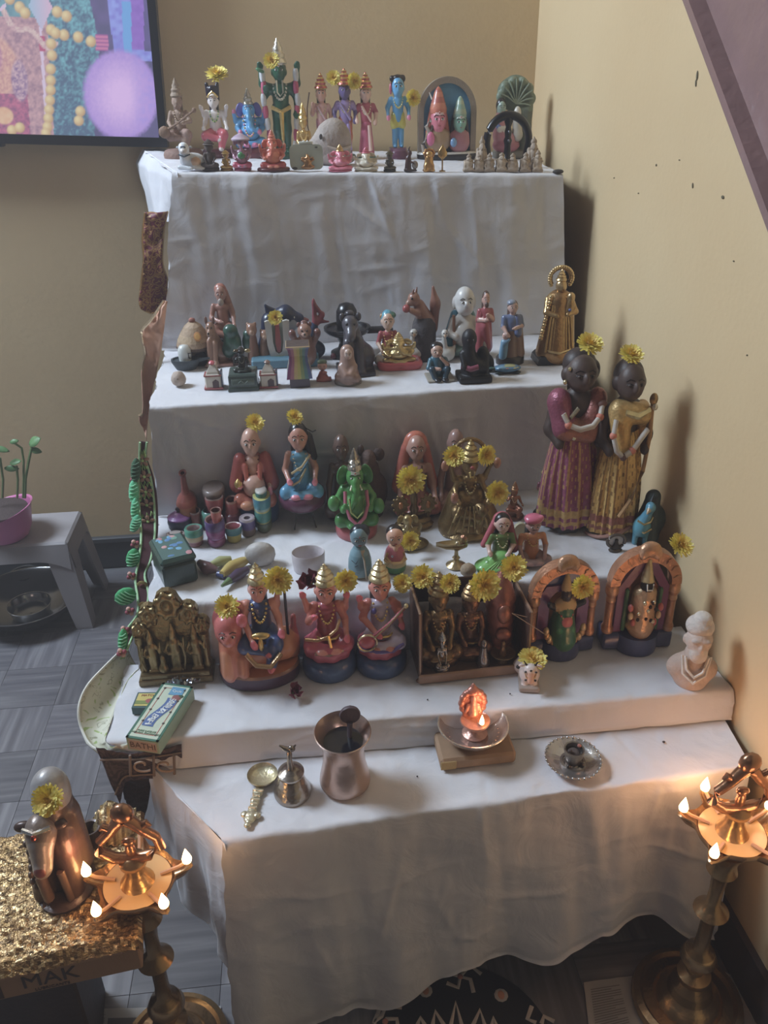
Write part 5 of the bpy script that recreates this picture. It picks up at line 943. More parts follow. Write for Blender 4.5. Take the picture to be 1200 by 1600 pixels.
F = Fig('black_figurine', 'black seated figurine with a rose-pink waistcloth before the red mantled saint', 'figurine', 738, 598, 513, 2, 52, bd=.2)
F.part('body', [('c', (-.05, .0, .2), (-.1, -.02, .55), .24, .17, '1d1a1d'), ('e', (-.1, -.03, .78), (.19, .18, .19), '221e22'), ('c', (.05, -.1, .3), (.3, -.05, .25), .15, .14, '1b191b'), ('e', (.28, .02, .42), (.17, .16, .2), '1a181a'), ('b', (.05, 0, .06), (.42, .3, .06), .03, '1a181a'), ('c', (-.28, -.05, .5), (-.24, -.2, .3), .07, .06, '1d1a1d')], satin(), .06); F.mesh('pink_waistcloth', MB().tube([(-.28, -.12, .3), (-.1, -.26, .27), (.1, -.24, .3)], .055, '8a3a50', 8), gloss()); F.mesh('face_paint', MB().ball((-.17, -.195, .8), .022, '4a4244').ball((-.03, -.2, .8), .022, '4a4244'), gloss()); F.done()
F = Fig('saint_with_child', 'blue and brown robed saint holding a small child, on an oval dark base', 'figurine', 799, 570, 468, 2, 46, bd=.15)
F.mesh('base', MB().lathe([(.22, 0), (.225, .1), (.19, .13)], '3c3634', 24, sq=(1, .75)), gloss())
person(F, .1, 0, 'stand', 'd0a898', '8a6a58', top='5f6f94', hair='6a4a3c', neck=None, tilak=None, hs=.95, skirtw=.15, arms=[(1, (.16, -.05, .56), (.04, -.16, .55)), (-1, (.16, -.05, .55), (.12, -.16, .46))]); F.part('brown_cloak', [('c', (.09, .02, .68), (.12, .0, .15), .07, .11, '94725e'), ('c', (.07, -.03, .72), (.08, -.08, .5), .06, .06, '62709a')], gloss(), .04); F.part('child', [('c', (-.13, -.08, .14), (-.12, -.09, .36), .07, .06, '6a9ab8'), ('e', (-.115, -.10, .47), (.05, .05, .06), 'd0a898'), ('c', (-.13, -.13, .34), (-.06, -.15, .42), .025, .02, '6a9ab8')], gloss(), .03); F.part('veil', [('e', (-.02, .0, .95), (.075, .075, .05), '8a94a8')], gloss(), .02); F.done()
F = Fig('golden_statue', 'tall golden robed mother and child statue with a beaded halo crown, on a black base', 'statue', 872, 566, 414, 2, 66, bd=.12)
F.mesh('black_base', MB().prism([(-.21, 0), (.21, 0), (.20, .06), (.17, .09), (-.17, .09), (-.20, .06)], -.14, .14, '1e1a18'), gloss(), smooth=False)
F.part('robe', [('c', (.0, 0, .1), (0, 0, .66), .17, .10, 'b08448'), ('c', (.07, .02, .1), (.06, .02, .6), .13, .10, 'b8904e'), ('c', (-.07, -.02, .12), (-.04, -.02, .6), .13, .07, 'a87c42'), ('e', (0, 0, .66), (.13, .09, .07), 'c09a58')], gold(), .05)
b = MB()
for i in range(9): x = -.14+i*.035; b.tube([(x, -.155+.9*x*x, .14), (x*.8, -.125+.9*x*x, .4), (x*.6, -.095+.6*x*x, .62)], .012, 'caa662', 5)
F.mesh('robe_folds', b, gold()); F.mesh('hem_border', MB().tube([(-.17, -.05, .19), (-.1, -.15, .15), (0, -.175, .135), (.1, -.15, .16), (.17, -.05, .2)], .014, 'd8bc7c', 6), gold())
F.part('head', [('e', (0, -.03, .80), (.055, .055, .07), 'c8a468'), ('c', (0, -.01, .68), (0, -.02, .76), .035, .03, 'c8a468'), ('e', (0, -.085, .795), (.012, .015, .018), 'c8a468')], gold(), .02); F.part('child', [('e', (.085, -.1, .70), (.04, .04, .05), 'c8a468'), ('c', (.08, -.09, .55), (.085, -.1, .64), .05, .04, 'b8904e')], gold(), .02)
F.part('arms', [('c', (-.11, 0, .66), (-.14, -.07, .54), .035, .03, 'b8904e'), ('c', (-.14, -.07, .54), (-.05, -.14, .52), .03, .025, 'b8904e'), ('c', (.11, 0, .66), (.15, -.07, .54), .035, .03, 'b8904e'), ('c', (.15, -.07, .54), (.06, -.14, .53), .03, .025, 'b8904e')], gold(), .02)
b = MB()
for i in range(22): a = -.6+i*(math.pi+1.2)/21; b.ball((.115*math.cos(a), 0, .87+.115*math.sin(a)), .02, 'd8b878')
F.mesh('beaded_halo', b.tube([(.095*math.cos(-.6+i*.29), .01, .87+.095*math.sin(-.6+i*.29)) for i in range(16)], .012, 'b08c50', 6), gold()); F.mesh('crown', cone_crown(.85, .97, .05, ('d8b878',), -.02), gold())
b = MB()
for i in range(16): t = i/15; b.ball((-.10-.09*t, -.06-.05*t, .70-.42*t), .022, ('d8b878', 'b88c4c')[i % 2])
F.mesh('bead_chain', b, gold()); F.mesh('pendant', MB().ball((.07, -.15, .58), .016, '4a5a9a'), gloss()); F.done()
# ------------------------------------------------------------------ SECOND STEP, front row
F = Fig('white_stone_emblem', 'white domed stone on a grey boat-shaped spouted base', 'ornament', 294, 586, 538, 2, 60, bd=.4)
F.mesh('dome', MB().lathe([(.22, .35), (.24, .6), (.23, .82), (.15, .96), (0, 1)], 'd4d8d4', 22, (-.1, 0, 0)), gloss()); F.mesh('boat_base', MB().lathe([(.36, 0), (.40, .08), (.46, .2), (.52, .33), (.52, .42), (.46, .42), (.42, .36), (0, .36)], '3c464c', 26, (-.1, 0, 0), sq=(1, .75)), satin()); F.mesh('spout', MB().add([[.3, -.16, .28], [.3, .16, .28], [.78, 0, .36], [.3, -.16, .42], [.3, .16, .42], [.78, 0, .43]], [[0, 1, 2], [3, 5, 4], [0, 2, 5, 3], [1, 4, 5, 2], [0, 3, 4, 1]], '3c464c'), satin(), smooth=False); F.mesh('ring_ornament', MB().tube([(.06, -.2, .5), (.06, -.22, .7), (.18, -.2, .7), (.18, -.2, .5), (.06, -.2, .5)], .025, '2a2426', 6), gloss()); F.done()
F = Fig('beige_ball', 'small beige ridged ball at the left front of the second step', 'ornament', 281, 617, 597, 2, 23, bd=.5, h=.029)
F.mesh('ball', MB().lathe([(0, 0), (.25, .05), (.42, .2), (.5, .45), (.45, .7), (.3, .92), (0, 1)], 'b4a090', 20, fold=(9, .04)), clay()); F.mesh('stalk_scar', MB().ball((0, -.45, .6), (.08, .04, .08), '8a7460'), clay()); F.done()
def temple(label, x, yb, yt, w, cap):
    F = Fig('temple_model', label, 'figurine', x, yb, yt, 2, w, bd=.25)
    F.mesh('wall', MB().box((0, 0, .25), (.26, .22, .25), 'cfc4b4', bev=.04), gloss(), smooth=False); F.mesh('tower', MB().lathe([(.30, .45), (.31, .52), (.26, .56), (.24, .62), (.16, .74), (.10, .84), (.06, .88)], ['b8603c', 'd4ccc0', 'c8c0b4', 'd4ccc0', 'd4ccc0', 'd4ccc0'], 4, rot=(0, 0, 45)), gloss(), smooth=False); F.mesh('finial', MB().lathe([(.08, .86), (.11, .92), (.06, .98), (0, 1)], cap, 12), gloss()); F.mesh('red_ledge', MB().box((0, 0, .50), (.28, .24, .02), '9a4a44').box((0, 0, .03), (.30, .26, .03), 'a84448'), gloss(), smooth=False)
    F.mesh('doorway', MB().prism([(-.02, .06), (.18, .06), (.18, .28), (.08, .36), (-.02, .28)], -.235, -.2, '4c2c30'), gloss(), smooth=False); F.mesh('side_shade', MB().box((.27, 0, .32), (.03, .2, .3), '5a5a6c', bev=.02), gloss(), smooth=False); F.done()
temple('small white temple model with pink finial, left of the dark green seated idol', 333, 612, 563, 29, 'c84858'); temple('small white temple model with brown finial, right of the dark green seated idol', 419, 610, 562, 29, '8a6a5c')
F = Fig('seated_idol', 'dark green-black seated idol raised on a square green pedestal, second step front', 'figurine', 379, 611, 540, 2, 48, bd=.25)
F.mesh('pedestal_block', MB().lathe([(.46, 0), (.45, .06), (.42, .1), (.42, .36), (.38, .40)], ['3c4c48', '46564f', '3f4f4a', '4a5a54'], 4, rot=(0, 0, 45), sq=(1, 1)), gloss(), smooth=False); F.mesh('carved_panel', MB().box((0, -.30, .22), (.24, .012, .08), '55665f', bev=.01).tube([(-.1, -.315, .2), (-.04, -.32, .26), (.04, -.315, .19), (.1, -.32, .25)], .012, '7a8a80', 5), gloss())
person(F, .38, .1, 'cross', '2f3230', '343a36', hair='2a2c2a', crown='4a4440', faced=False, neck='8a8474', border='6a7468', arms=[(1, (.28, -.03, .38), (.2, -.2, .26)), (-1, (.3, -.03, .4), (.34, -.12, .6))]); F.mesh('gold_cap', MB().ball((.14, -.02, .88), (.07, .05, .05), 'a08c60').ball((-.1, -.05, .9), (.06, .05, .04), '6a5a44'), gold()); F.done()
F = Fig('rainbow_column', 'waisted square column with vertical rainbow stripes and dark foot', 'ornament', 467, 607, 536, 2, 40, bd=.25)
b = MB(); b.lathe([(.33, .0), (.33, .2), (.30, .24)], ['4a3a48', '5a4858'], 4, rot=(0, 0, 45)); F.mesh('foot', b, gloss(), smooth=False)
pr_ = [(.30, .22), (.27, .4), (.22, .6), (.21, .75), (.24, .92), (.27, .97)]; cs = ['8a4a7a', 'a86a80', 'c0a870', 'b8b060', '8a9a6a', '5f8a8a', '5a6a9a']
for k in range(4):
    for j in range(7):
        V = []
        for r, z in pr_:
            for t in (j/7, (j+1)/7): a0 = np.array([-r, -r]); a1 = np.array([r, -r]); p = a0*(1-t)+a1*t; c_, s_ = math.cos(k*math.pi/2), math.sin(k*math.pi/2); V.append([p[0]*c_-p[1]*s_, p[0]*s_+p[1]*c_, z])
        q = MB() if j == 0 and k == 0 else q; q.add(V, [[2*i, 2*i+1, 2*i+3, 2*i+2] for i in range(5)], cs[j])
F.mesh('striped_shaft', q, gloss(), smooth=False); F.mesh('rim', MB().lathe([(.37, .96), (.39, .98), (.37, 1.0), (0, .985)], ['b89a70', 'c8aa7c', '5a4a44'], 4, rot=(0, 0, 45)), gloss(), smooth=False); F.done()
F = Fig('boy_figurine', 'tiny boy figurine with a green cap and red body', 'figurine', 504, 601, 562, 2, 24, bd=.25)
F.part('body', [('c', (0, 0, .1), (0, 0, .34), .25, .15, 'b05048'), ('b', (.04, 0, .05), (.3, .24, .05), .03, 'a04440'), ('c', (.12, -.1, .4), (.02, -.24, .5), .07, .06, 'c06a5c')], gloss(), .05); F.part('head', [('e', (0, -.04, .7), (.2, .19, .2), 'c89484'), ('e', (0, -.23, .68), (.03, .04, .04), 'c89484')], gloss(), .02); F.part('cap', [('e', (0, .03, .87), (.20, .19, .13), '5f7258')], gloss(), .0); face(F, (0, -.04, .7), (.2, .19, .2), tilak=None); F.done()
F = Fig('hooded_saint', 'glossy brown hooded saint seated with a pale face, second step front', 'figurine', 543, 605, 539, 2, 44, bd=.25)
F.part('robe', [('c', (0, 0, .2), (0, .02, .6), .32, .20, '9c7a6c'), ('e', (0, .04, .78), (.19, .17, .20), 'a88474'), ('c', (-.18, -.1, .45), (-.06, -.3, .3), .09, .08, 'a48070'), ('c', (.18, -.1, .45), (.06, -.3, .3), .09, .08, 'a48070'), ('c', (-.25, -.1, .2), (.2, -.26, .2), .12, .12, '94705f')], gloss(), .06); F.part('face', [('e', (.02, -.12, .78), (.11, .10, .14), 'c0a290'), ('e', (.02, -.225, .76), (.02, .03, .035), 'c0a290')], gloss(), .01); face(F, (.02, -.12, .78), (.11, .10, .14), tilak=None); F.mesh('base_slab', MB().lathe([(.44, 0), (.45, .07), (.42, .15), (.36, .16)], '7a6e62', 24, sq=(.85, .6)), gloss()); F.done()
F = Fig('red_tray', 'red lobed cushion tray under the shiny gold elephant-headed idol', 'tray', 624, 611, 590, 2, 72, bd=1.6, h=.016)
pts = []
for i in range(32): a = 2*math.pi*i/32; r = 1.5+.16*math.cos(4*a); pts.append((r*math.cos(a+math.pi/4), r*math.sin(a+math.pi/4)*.8))
b = MB(); V = [[x, y, z] for z, k in ((0, .92), (.5, 1.0), (.85, .97), (1, .86), (.72, .7)) for x, y in [(p[0]*k, p[1]*k) for p in pts]]; Fq = [[r*32+i, r*32+(i+1) % 32, (r+1)*32+(i+1) % 32, (r+1)*32+i] for r in range(4) for i in range(32)]+[[128+i for i in range(32)]]
F.mesh('cushion', b.add(V, Fq, 'd03c40'), gloss()); F.mesh('tassel', MB().box((.1, -1.02, .5), (.4, .03, .22), '8a2c30', bev=.03), satin()); F.done(); RT = F
F = Fig('elephant_headed_idol', 'shiny gold elephant-headed idol on a red cushion tray', 'figurine', 623, 601, 518, 2, 56, Y=float(RT.P[1]), z=SZ[2]+RT.H*.72)
eleph(F, 'd4b870', .02, None, ear='cfae62', crown='dcc07a', m=gold(), chest='d8be78', trunkx=.06, eye=False, crownm=gold()); F.mesh('eyes', MB().ball((-.05, -.2, .62), .018, '4a3a20').ball((.09, -.2, .62), .018, '4a3a20'), gloss()); F.done()
F = Fig('thinking_man', 'thinking man figurine with blue shirt and hand on chin, second step front', 'figurine', 685, 597, 534, 2, 44, bd=.25)
F.part('body', [('c', (0, .05, .2), (-.03, 0, .52), .22, .17, '34687c'), ('e', (-.05, -.05, .75), (.16, .15, .18), 'c8a08c'), ('c', (-.2, -.03, .5), (-.28, -.14, .32), .08, .065, '34687c'), ('c', (-.28, -.14, .31), (.0, -.26, .32), .06, .05, 'c89c88'), ('c', (.17, -.03, .5), (.22, -.2, .4), .075, .055, '34687c'), ('c', (.22, -.2, .4), (.02, -.22, .62), .055, .04, 'c89c88'), ('e', (-.05, -.21, .73), (.03, .04, .045), 'c8a08c')], gloss(), .03)
F.part('trousers', mir(('c', (.1, 0, .16), (.2, -.22, .3), .11, .09, '2c4656'), ('c', (.2, -.22, .3), (.12, -.3, .06), .085, .07, '2c4656'))+[('e', (-.06, -.36, .05), (.09, .1, .05), '18181c'), ('e', (.14, -.36, .05), (.09, .1, .05), '18181c')], gloss(), .04); F.part('hair', [('e', (-.05, .02, .83), (.175, .16, .15), '221c1e')], gloss(), .0); face(F, (-.05, -.05, .75), (.16, .15, .18), tilak=None); F.mesh('base_slab', MB().box((.03, -.05, .03), (.36, .34, .03), 'a8a090', bev=.02), gloss()); F.done()
F = Fig('turtle_figurine', 'small blue and yellow enamelled turtle on the right of the second step', 'figurine', 792, 596, 569, 2, 52, bd=.5)
F.part('shell', [('e', (0, 0, .55), (.75, .55, .42), '4a7ca0'), ('e', (-.3, -.3, .7), (.3, .2, .2), '6a94a8'), ('e', (.3, -.3, .6), (.25, .2, .2), '3c6a94'), ('e', (.1, -.1, .9), (.3, .3, .1), 'a8a46a')], gloss(), .04); F.part('head', [('e', (-.85, -.1, .65), (.2, .17, .17), '3a5a50'), ('c', (-.6, -.05, .55), (-.8, -.1, .62), .14, .12, '3a5a50')], gloss(), .02); F.part('legs', [('e', (x, y, .2), (.2, .15, .2), '23302c') for x in (-.5, .5) for y in (-.38, .38)]+[('b', (0, 0, .2), (.6, .4, .1), .05, '23302c')], gloss(), .04)
b = MB()
for i in range(7): a = i*.9; b.ball((.5*math.cos(a), -.2+.3*math.sin(a)-.12, .84-.12*abs(math.cos(a))), (.09, .07, .05), ('c8b050', '2a5a8a', 'c86a3c')[i % 3])
F.mesh('shell_spots', b, gloss()); F.done()
# ================================================================== THIRD STEP, seated figures at the back
F = Fig('seated_figurine', 'orange robed pot-bellied man figurine seated on a blue base with a flower on his head', 'figurine', 396, 802, 668, 3, 78, bd=.15)
pedestal(F, .22, .30, '3a5c8c', .85)
R_ = person(F, .18, 0, 'cross', 'dca890', 'c8684a', hair=None, tilak='b83028', neck=('8a4a34', 'c87850'), hs=1.12, arms=[(1, (.30, -.03, .38), (.30, -.18, .26)), (-1, (.30, -.03, .36), (.27, -.22, .34))], border=None, torso_w=1.1, palm='e07a84', lips='8a3a34')
F.part('shawl', mir(('c', (.17, -.01, .66), (.24, -.04, .42), .085, .10, 'b84a40'), ('c', (.10, -.09, .62), (.08, -.17, .44), .035, .03, 'cc5c44'))+[('e', (0, .08, .52), (.2, .08, .2), 'b84a40')], gloss(), .04); F.part('belly', [('e', (0, -.13, .42), (.15, .12, .12), 'dcaa96')], gloss(), .0); F.part('feet', mir(('e', (.1, -.25, .25), (.10, .06, .05), 'd88a5c')), gloss(), .02)
F.mesh('gold_cup', MB().lathe([(.03, 0), (.05, .03), (.055, .06), (.04, .08), (.015, .1), (0, .11)], 'd8b45a', 14, (-.2, -.2, .43)), gold()); F.done()
flower(398, 661, yof(F, -.02), 16, 'yellow chrysanthemum on the head of the orange robed pot-bellied man', (.4, -.6, .8)); PB = F
F = Fig('seated_figurine', 'woman figurine in a blue sari seated on a dark purple pedestal with wire legs', 'figurine', 470, 822, 660, 3, 76, bd=.2)
F.mesh('pedestal', MB().lathe([(.20, .18), (.26, .22), (.275, .29), (.25, .34), (.2, .36)], '6a3450', 26), gloss()); b = MB()
for a in (-2.1, -.9, 1.57): b = MB(); b.tube([(.15*math.cos(a), .13*math.sin(a), .19), (.17*math.cos(a), .16*math.sin(a), .1), (.22*math.cos(a), .21*math.sin(a), .0)], .010, '4a4648', 6); F.mesh('wire_leg', b, satin())
F.mesh('wire_ring', MB().tube([(.2*math.cos(a), .2*math.sin(a), .185) for a in np.linspace(0, 2*math.pi, 25)], .009, '6a6668', 6), satin())
R_ = person(F, .30, 0, 'cross', 'c88a74', '4f9cc4', top='5aa4c8', hair='221c20', tilak='b02828', neck='d8c8a8', hs=1.1, arms=[(1, (.28, -.03, .38), (.26, -.2, .28)), (-1, (.28, -.03, .38), (.22, -.22, .30))], palm='dc7488', sleeve='b87a60', border=None, feet='dc7488', lips='b05060')
b = MB()
for i in range(4): b.tube([(.12-.03*i, -.10, .74-.07*i), (.02-.02*i, -.15-.01*i, .64-.07*i), (-.10, -.16, .58-.06*i)], .012, ('c8b07c', '3a7a9c')[i % 2], 6)
F.mesh('sari_pleats', b, gloss()); F.part('plait', [('c', (.1, .02, .86), (.15, .0, .68), .06, .05, '221c20')], gloss(), .02); F.mesh('hairpin', MB().tube([(.06, .0, .98), (.16, -.02, .93), (.2, -.02, .945)], .006, '2a2426', 5), satin()); F.done()
flower(460, 652, yof(F, -.02), 14, 'yellow chrysanthemum on the hair of the blue sari woman', (.4, -.6, .8))
def dark(label, x, yb, yt, w, c1, c2, hair=None, veil=None, pose='cross', tilak=None):
    F = Fig('seated_figurine', label, 'figurine', x, yb, yt, 3, w, bd=.3); person(F, .05, 0, pose, c1, c2, hair=hair, neck=None, tilak=tilak, border=None, hs=1.0, lips=c2, arms=[(1, (.28, -.02, .36), (.3, -.18, .22)), (-1, (.28, -.02, .36), (.3, -.18, .22))]); pedestal(F, .07, .3, '2c262c', .8); return F
F = dark('dark brown seated figurine half hidden behind the left ear of the green elephant-headed idol', 534, 792, 678, 62, '6e5448', '66504a'); F.done()
F = Fig('goat_figurine', 'dark brown double-horned animal figurine behind the right ear of the green elephant-headed idol', 'figurine', 577, 792, 694, 3, 46, bd=.3)
F.part('body', [('c', (.05, 0, .1), (.05, 0, .6), .24, .17, '5c443a'), ('e', (.1, .05, .3), (.28, .2, .28), '5c443a')], clay(), .05); F.part('head', [('e', (-.02, -.06, .78), (.16, .15, .14), '644a40'), ('c', (-.05, -.12, .75), (-.12, -.24, .68), .09, .07, '6c5246')], clay(), .03); F.part('ears', [('e', (-.16, 0, .9), (.07, .05, .08), '543e36'), ('e', (.2, -.02, .84), (.12, .06, .09), '543e36')], clay(), .01); F.done()
F = Fig('elephant_headed_idol', 'large green elephant-headed idol with a pink garland on a red base, third step', 'figurine', 555, 840, 698, 3, 88, bd=.2)
eleph(F, '4a9440', .14, 'b0484c', ear='3f8a3c', crown='c8c0b0', cloth='3f8438', chest='5aa04a', upper=False, bigear=True, tilak='3', crownm=silver(), trunkx=-.05)
F.mesh('pink_garland', MB().tube([(-.14, -.12, .55), (-.15, -.2, .42), (-.1, -.25, .30), (0, -.27, .22), (.1, -.25, .30), (.15, -.2, .42), (.14, -.12, .55)], .025, 'c8607c', 8).ball((0, -.27, .2), (.03, .02, .05), 'd87a8c'), gloss()); F.mesh('bead_string', MB().tube([(-.1, -.2, .5), (-.08, -.25, .36), (0, -.27, .30), (.08, -.25, .36), (.1, -.2, .5)], .01, 'b8c870', 6), gloss())
F.part('hand', [('e', (-.3, -.12, .42), (.08, .06, .09), '4f9a46')], gloss(), .02); F.part('hand', [('e', (.3, -.12, .36), (.08, .06, .09), '4f9a46')], gloss(), .02); F.done()
F = dark('orange hooded saint figurine with bare chest behind the three-headed brass stand', 650, 812, 676, 76, 'b88674', 'b85c48', tilak='b83028'); F.part('orange_veil', [('e', (0, .06, .86), (.17, .10, .16), 'c8603c'), ('c', (-.14, .05, .8), (-.24, .03, .35), .07, .1, 'b8543c'), ('c', (.14, .05, .8), (.24, .03, .35), .06, .08, 'b8543c')], gloss(), .04); F.mesh('bead_string', MB().tube([(-.07, -.08, .64), (-.06, -.13, .45), (0, -.14, .36), (.06, -.13, .45), (.07, -.08, .64)], .008, '5a3a2c', 6), gloss()); F.done()
F = dark('bare chested pink-brown seated figurine behind the brass goddess', 710, 806, 670, 66, '9c7468', '94685c'); F.done()
# brass goddess
F = Fig('goddess_idol', 'large brass goddess idol with four arms, flowers at both shoulders and one hand', 'statue', 733, 838, 686, 3, 100, bd=.2)
F.mesh('lotus_base', MB().lathe([(.32, 0), (.34, .03), (.28, .07), (.30, .10), (.26, .14)], '9a7c48', 28, sq=(1, .75), fold=(14, .03)), brass())
R_ = person(F, .08, .17, 'down', '94753e', '8c6e3c', hair='7c6034', crown='b09450', faced=False, neck='c0a464', m=brass(), border=None, hs=1.05, crown_r=1.15, arms=[(1, (.26, -.02, .52), (.29, -.2, .44)), (-1, (.26, -.02, .52), (.25, -.22, .46)), (1, (.27, .02, .66), (.34, -.04, .84)), (-1, (.27, .02, .66), (.34, -.04, .84))])
F.part('skirt', [('c', (-.1, .02, .34), (-.2, -.02, .1), .15, .16, '8c6e3a'), ('c', (.1, .02, .34), (.22, -.02, .1), .15, .16, '8c6e3a'), ('e', (0, -.05, .16), (.2, .14, .12), '94753e')], brass(), .06); b = MB()
for i in range(8): x = -.28+.08*i; b.tube([(x*.5, -.17, .36), (x*.8, -.22, .22), (x, -.22, .10)], .012, 'a88a4c', 5)
F.mesh('skirt_folds', b, brass()); F.mesh('red_mark', MB().ball((0, -.135, .755), (.028, .015, .02), '9c3028').tube([(-.03, -.135, .71), (-.02, -.14, .66), (.02, -.14, .66), (.03, -.135, .71)], .012, 'd8b45a', 6), gloss())
F.mesh('aureole', MB().tube([(.2*math.cos(a), .05, .78+.2*math.sin(a)) for a in np.linspace(-.3, math.pi+.3, 18)], .022, '8a6c3c', 7), brass()); [F.mesh('red_palm', MB().ball(p_, (.045, .03, .06), 'a86a4a'), gloss()) for p_ in ((-.22, -.25, .50), (-.30, -.06, .76), (.30, -.06, .76))]; F.done(); GB = F
flower(710, 712, yof(F, -.055), 18, 'yellow chrysanthemum at the left shoulder of the large brass goddess', (-.3, -1, .3)); flower(759, 711, yof(F, -.05), 17, 'yellow chrysanthemum at the right shoulder of the large brass goddess', (.5, -1, .3)); flower(777, 770, yof(F, -.065), 20, 'yellow chrysanthemum at the lower right hand of the large brass goddess', (.2, -1, .4))
# three headed brass stand
F = Fig('brass_emblem_stand', 'brass stand with conch and disc emblems on either side of a flowered centre piece', 'ornament', 647, 832, 752, 3, 72, bd=.25)
F.mesh('base', MB().lathe([(.42, 0), (.44, .06), (.36, .11), (.38, .16), (.30, .22)], '8a6e3e', 28, sq=(1.1, .6), fold=(16, .02)), brass())
F.mesh('centre_post', MB().lathe([(.14, .18), (.08, .3), (.12, .4), (.07, .5), (.10, .62), (.05, .8), (.07, .92), (.02, 1.0)], '7c6238', 14), brass()); F.mesh('cross_arm', MB().tube([(-.3, 0, .3), (-.12, 0, .26), (0, 0, .34), (.12, 0, .26), (.3, 0, .3)], .04, '7c6238', 7), brass())
for sg, nm in ((-1, 'disc_emblem'), (1, 'conch_emblem')):
    b = MB().lathe([(.05, .2), (.04, .3), (.0, .34)], '8a6e3e', 10, (sg*.34, 0, 0)); b.lathe([(.17, -.03), (.18, 0), (.17, .03), (0, .045)], '8a7040', 18, (sg*.34, -.02, .50), rot=(90, 0, 0))
    for k in range(10): a = k*.628; b.ball((sg*.34+.19*math.cos(a), -.02, .50+.19*math.sin(a)), .035, '9c8048')
    b.ball((sg*.34, -.07, .5), (.06, .03, .09), 'c07a3a'); F.mesh(nm, b, brass())
F.done(); flower(642, 750, yof(F, -.02), 24, 'large yellow chrysanthemum standing on the brass stand with conch and disc emblems', (0, -1, .25))
F = Fig('seated_idol', 'small reddish copper idol right of the large brass goddess', 'figurine', 803, 816, 752, 3, 34, bd=.2); pedestal(F, .1, .26, '7a4c34', .8, m=brass()); person(F, .08, .2, 'down', 'a0663e', '94583a', hair='7c4a30', crown='b07c48', faced=False, neck='c89a60', m=brass(), border=None, arms=[(1, (.25, 0, .5), (.3, -.1, .42)), (-1, (.25, 0, .55), (.26, -.1, .62))]); F.done()
# ------------------------------------------------------------------ wooden doll pair against the right wall
def doll(label, x, yb, yt, w, cloth, c2, border, head, lean, veil, sk, hairbun):
    F = Fig('wooden_doll', label, 'doll', x, yb, yt, 3, w, bd=.1, lean=0)
    F.part('body', [('c', (0, 0, .03), (0, 0, .62), .10, .085, '4a3830'), ('e', (0, 0, .72), (.14, .085, .09), '4a3830'), ('c', (0, 0, .76), (0, -.01, .84), .045, .042, '4a3830')]+mir(('c', (.14, 0, .73), (.17, -.02, .6), .042, .038, '4a3830'), ('c', (.17, -.02, .6), (.13, -.1, .54), .036, .03, '4a3830')), wood(), .03)
    F.part('head', [('e', (0, -.02, .90), (.098, .095, .10), '55423a'), ('e', (0, -.07, .865), (.06, .05, .045), '55423a'), ('e', (0, -.12, .895), (.016, .02, .026), '5c4840')]+mir(('e', (.098, .0, .89), (.022, .03, .035), '4a3830')), wood(), .02)
    F.part('hair', hairbun, wood(), .02); face(F, (0, -.02, .90), (.098, .095, .10), tilak=None, skin_dark='1c1412', lips='4c3028', white='5f4f47', brow='2c201c')
    # pleated drape: many radial folds, wider at the foot
    nf, seg, rows = 17, 136, 28; V = []; Fq = []; cc = []
    for j in range(rows):
        t = j/(rows-1); z = .035+t*.60; r = (.175-.075*t+.02*math.sin(t*3.1))*sk
        for i in range(seg):
            a = 2*math.pi*i/seg; f = 1+(.07*(1-t)**.5)*math.sin(nf*a+1.6*math.sin(3*a+1)+2.2*t)+.04*math.sin(7*a+1+3*t)
            V.append([r*f*math.cos(a), r*f*math.sin(a)*.72, z+.006*math.sin(nf*a) if j == 0 else z])
    def pc(i, j): 
        t = j/(rows-1); return border if (j in (1, 3, 4)) else (c2 if math.sin(nf*2*math.pi*i/seg+1.6*math.sin(3*2*math.pi*i/seg+1)+2.2*t) > .8 or math.sin(i*1.9+j*.35)+math.sin(j*2.3-i*.6) > 1.35 else cloth)
    for j in range(rows-1):
        for i in range(seg): Fq.append([j*seg+i, j*seg+(i+1) % seg, (j+1)*seg+(i+1) % seg, (j+1)*seg+i]); cc.append(pc(i, j))
    F.mesh('pleated_drape', MB().add(V, Fq, cc), mat('zari_silk', .38, .25, 0, .35, 160, .6, 240))
    F.part('shoulder_cloth', veil, mat('zari_silk'), .04)
    return F
hb1 = [('e', (0, .03, .935), (.104, .09, .085), '3c2e2a'), ('e', (.105, .02, .90), (.03, .035, .05), '3c2e2a')]
F = doll('dark wooden doll in purple and gold sari, flower on its head', 896, 822, 546, 102, '9a4468', 'c09050', 'c8a050', None, 2, [('c', (-.13, -.03, .75), (-.10, -.07, .63), .075, .07, '94405a'), ('c', (-.10, -.08, .62), (.06, -.10, .60), .06, .06, 'a06048'), ('c', (.12, -.03, .76), (.06, -.08, .64), .06, .06, 'a85a4c'), ('e', (0, 0, .60), (.125, .10, .05), 'b07848')], 1.1, hb1)
b = MB(); pts = [(-.13, -.13, .72), (-.10, -.155, .665), (-.03, -.175, .645), (.05, -.175, .66), (.10, -.15, .70), (.12, -.12, .76)]
b.tube(pts, .017, 'c8bcae', 8); F.mesh('shell_garland', b.ball(pts[1], (.025, .022, .022), 'd06a48').ball(pts[4], (.025, .022, .022), 'd06a48').ball(pts[5], (.03, .02, .02), '8a5a4c'), satin())
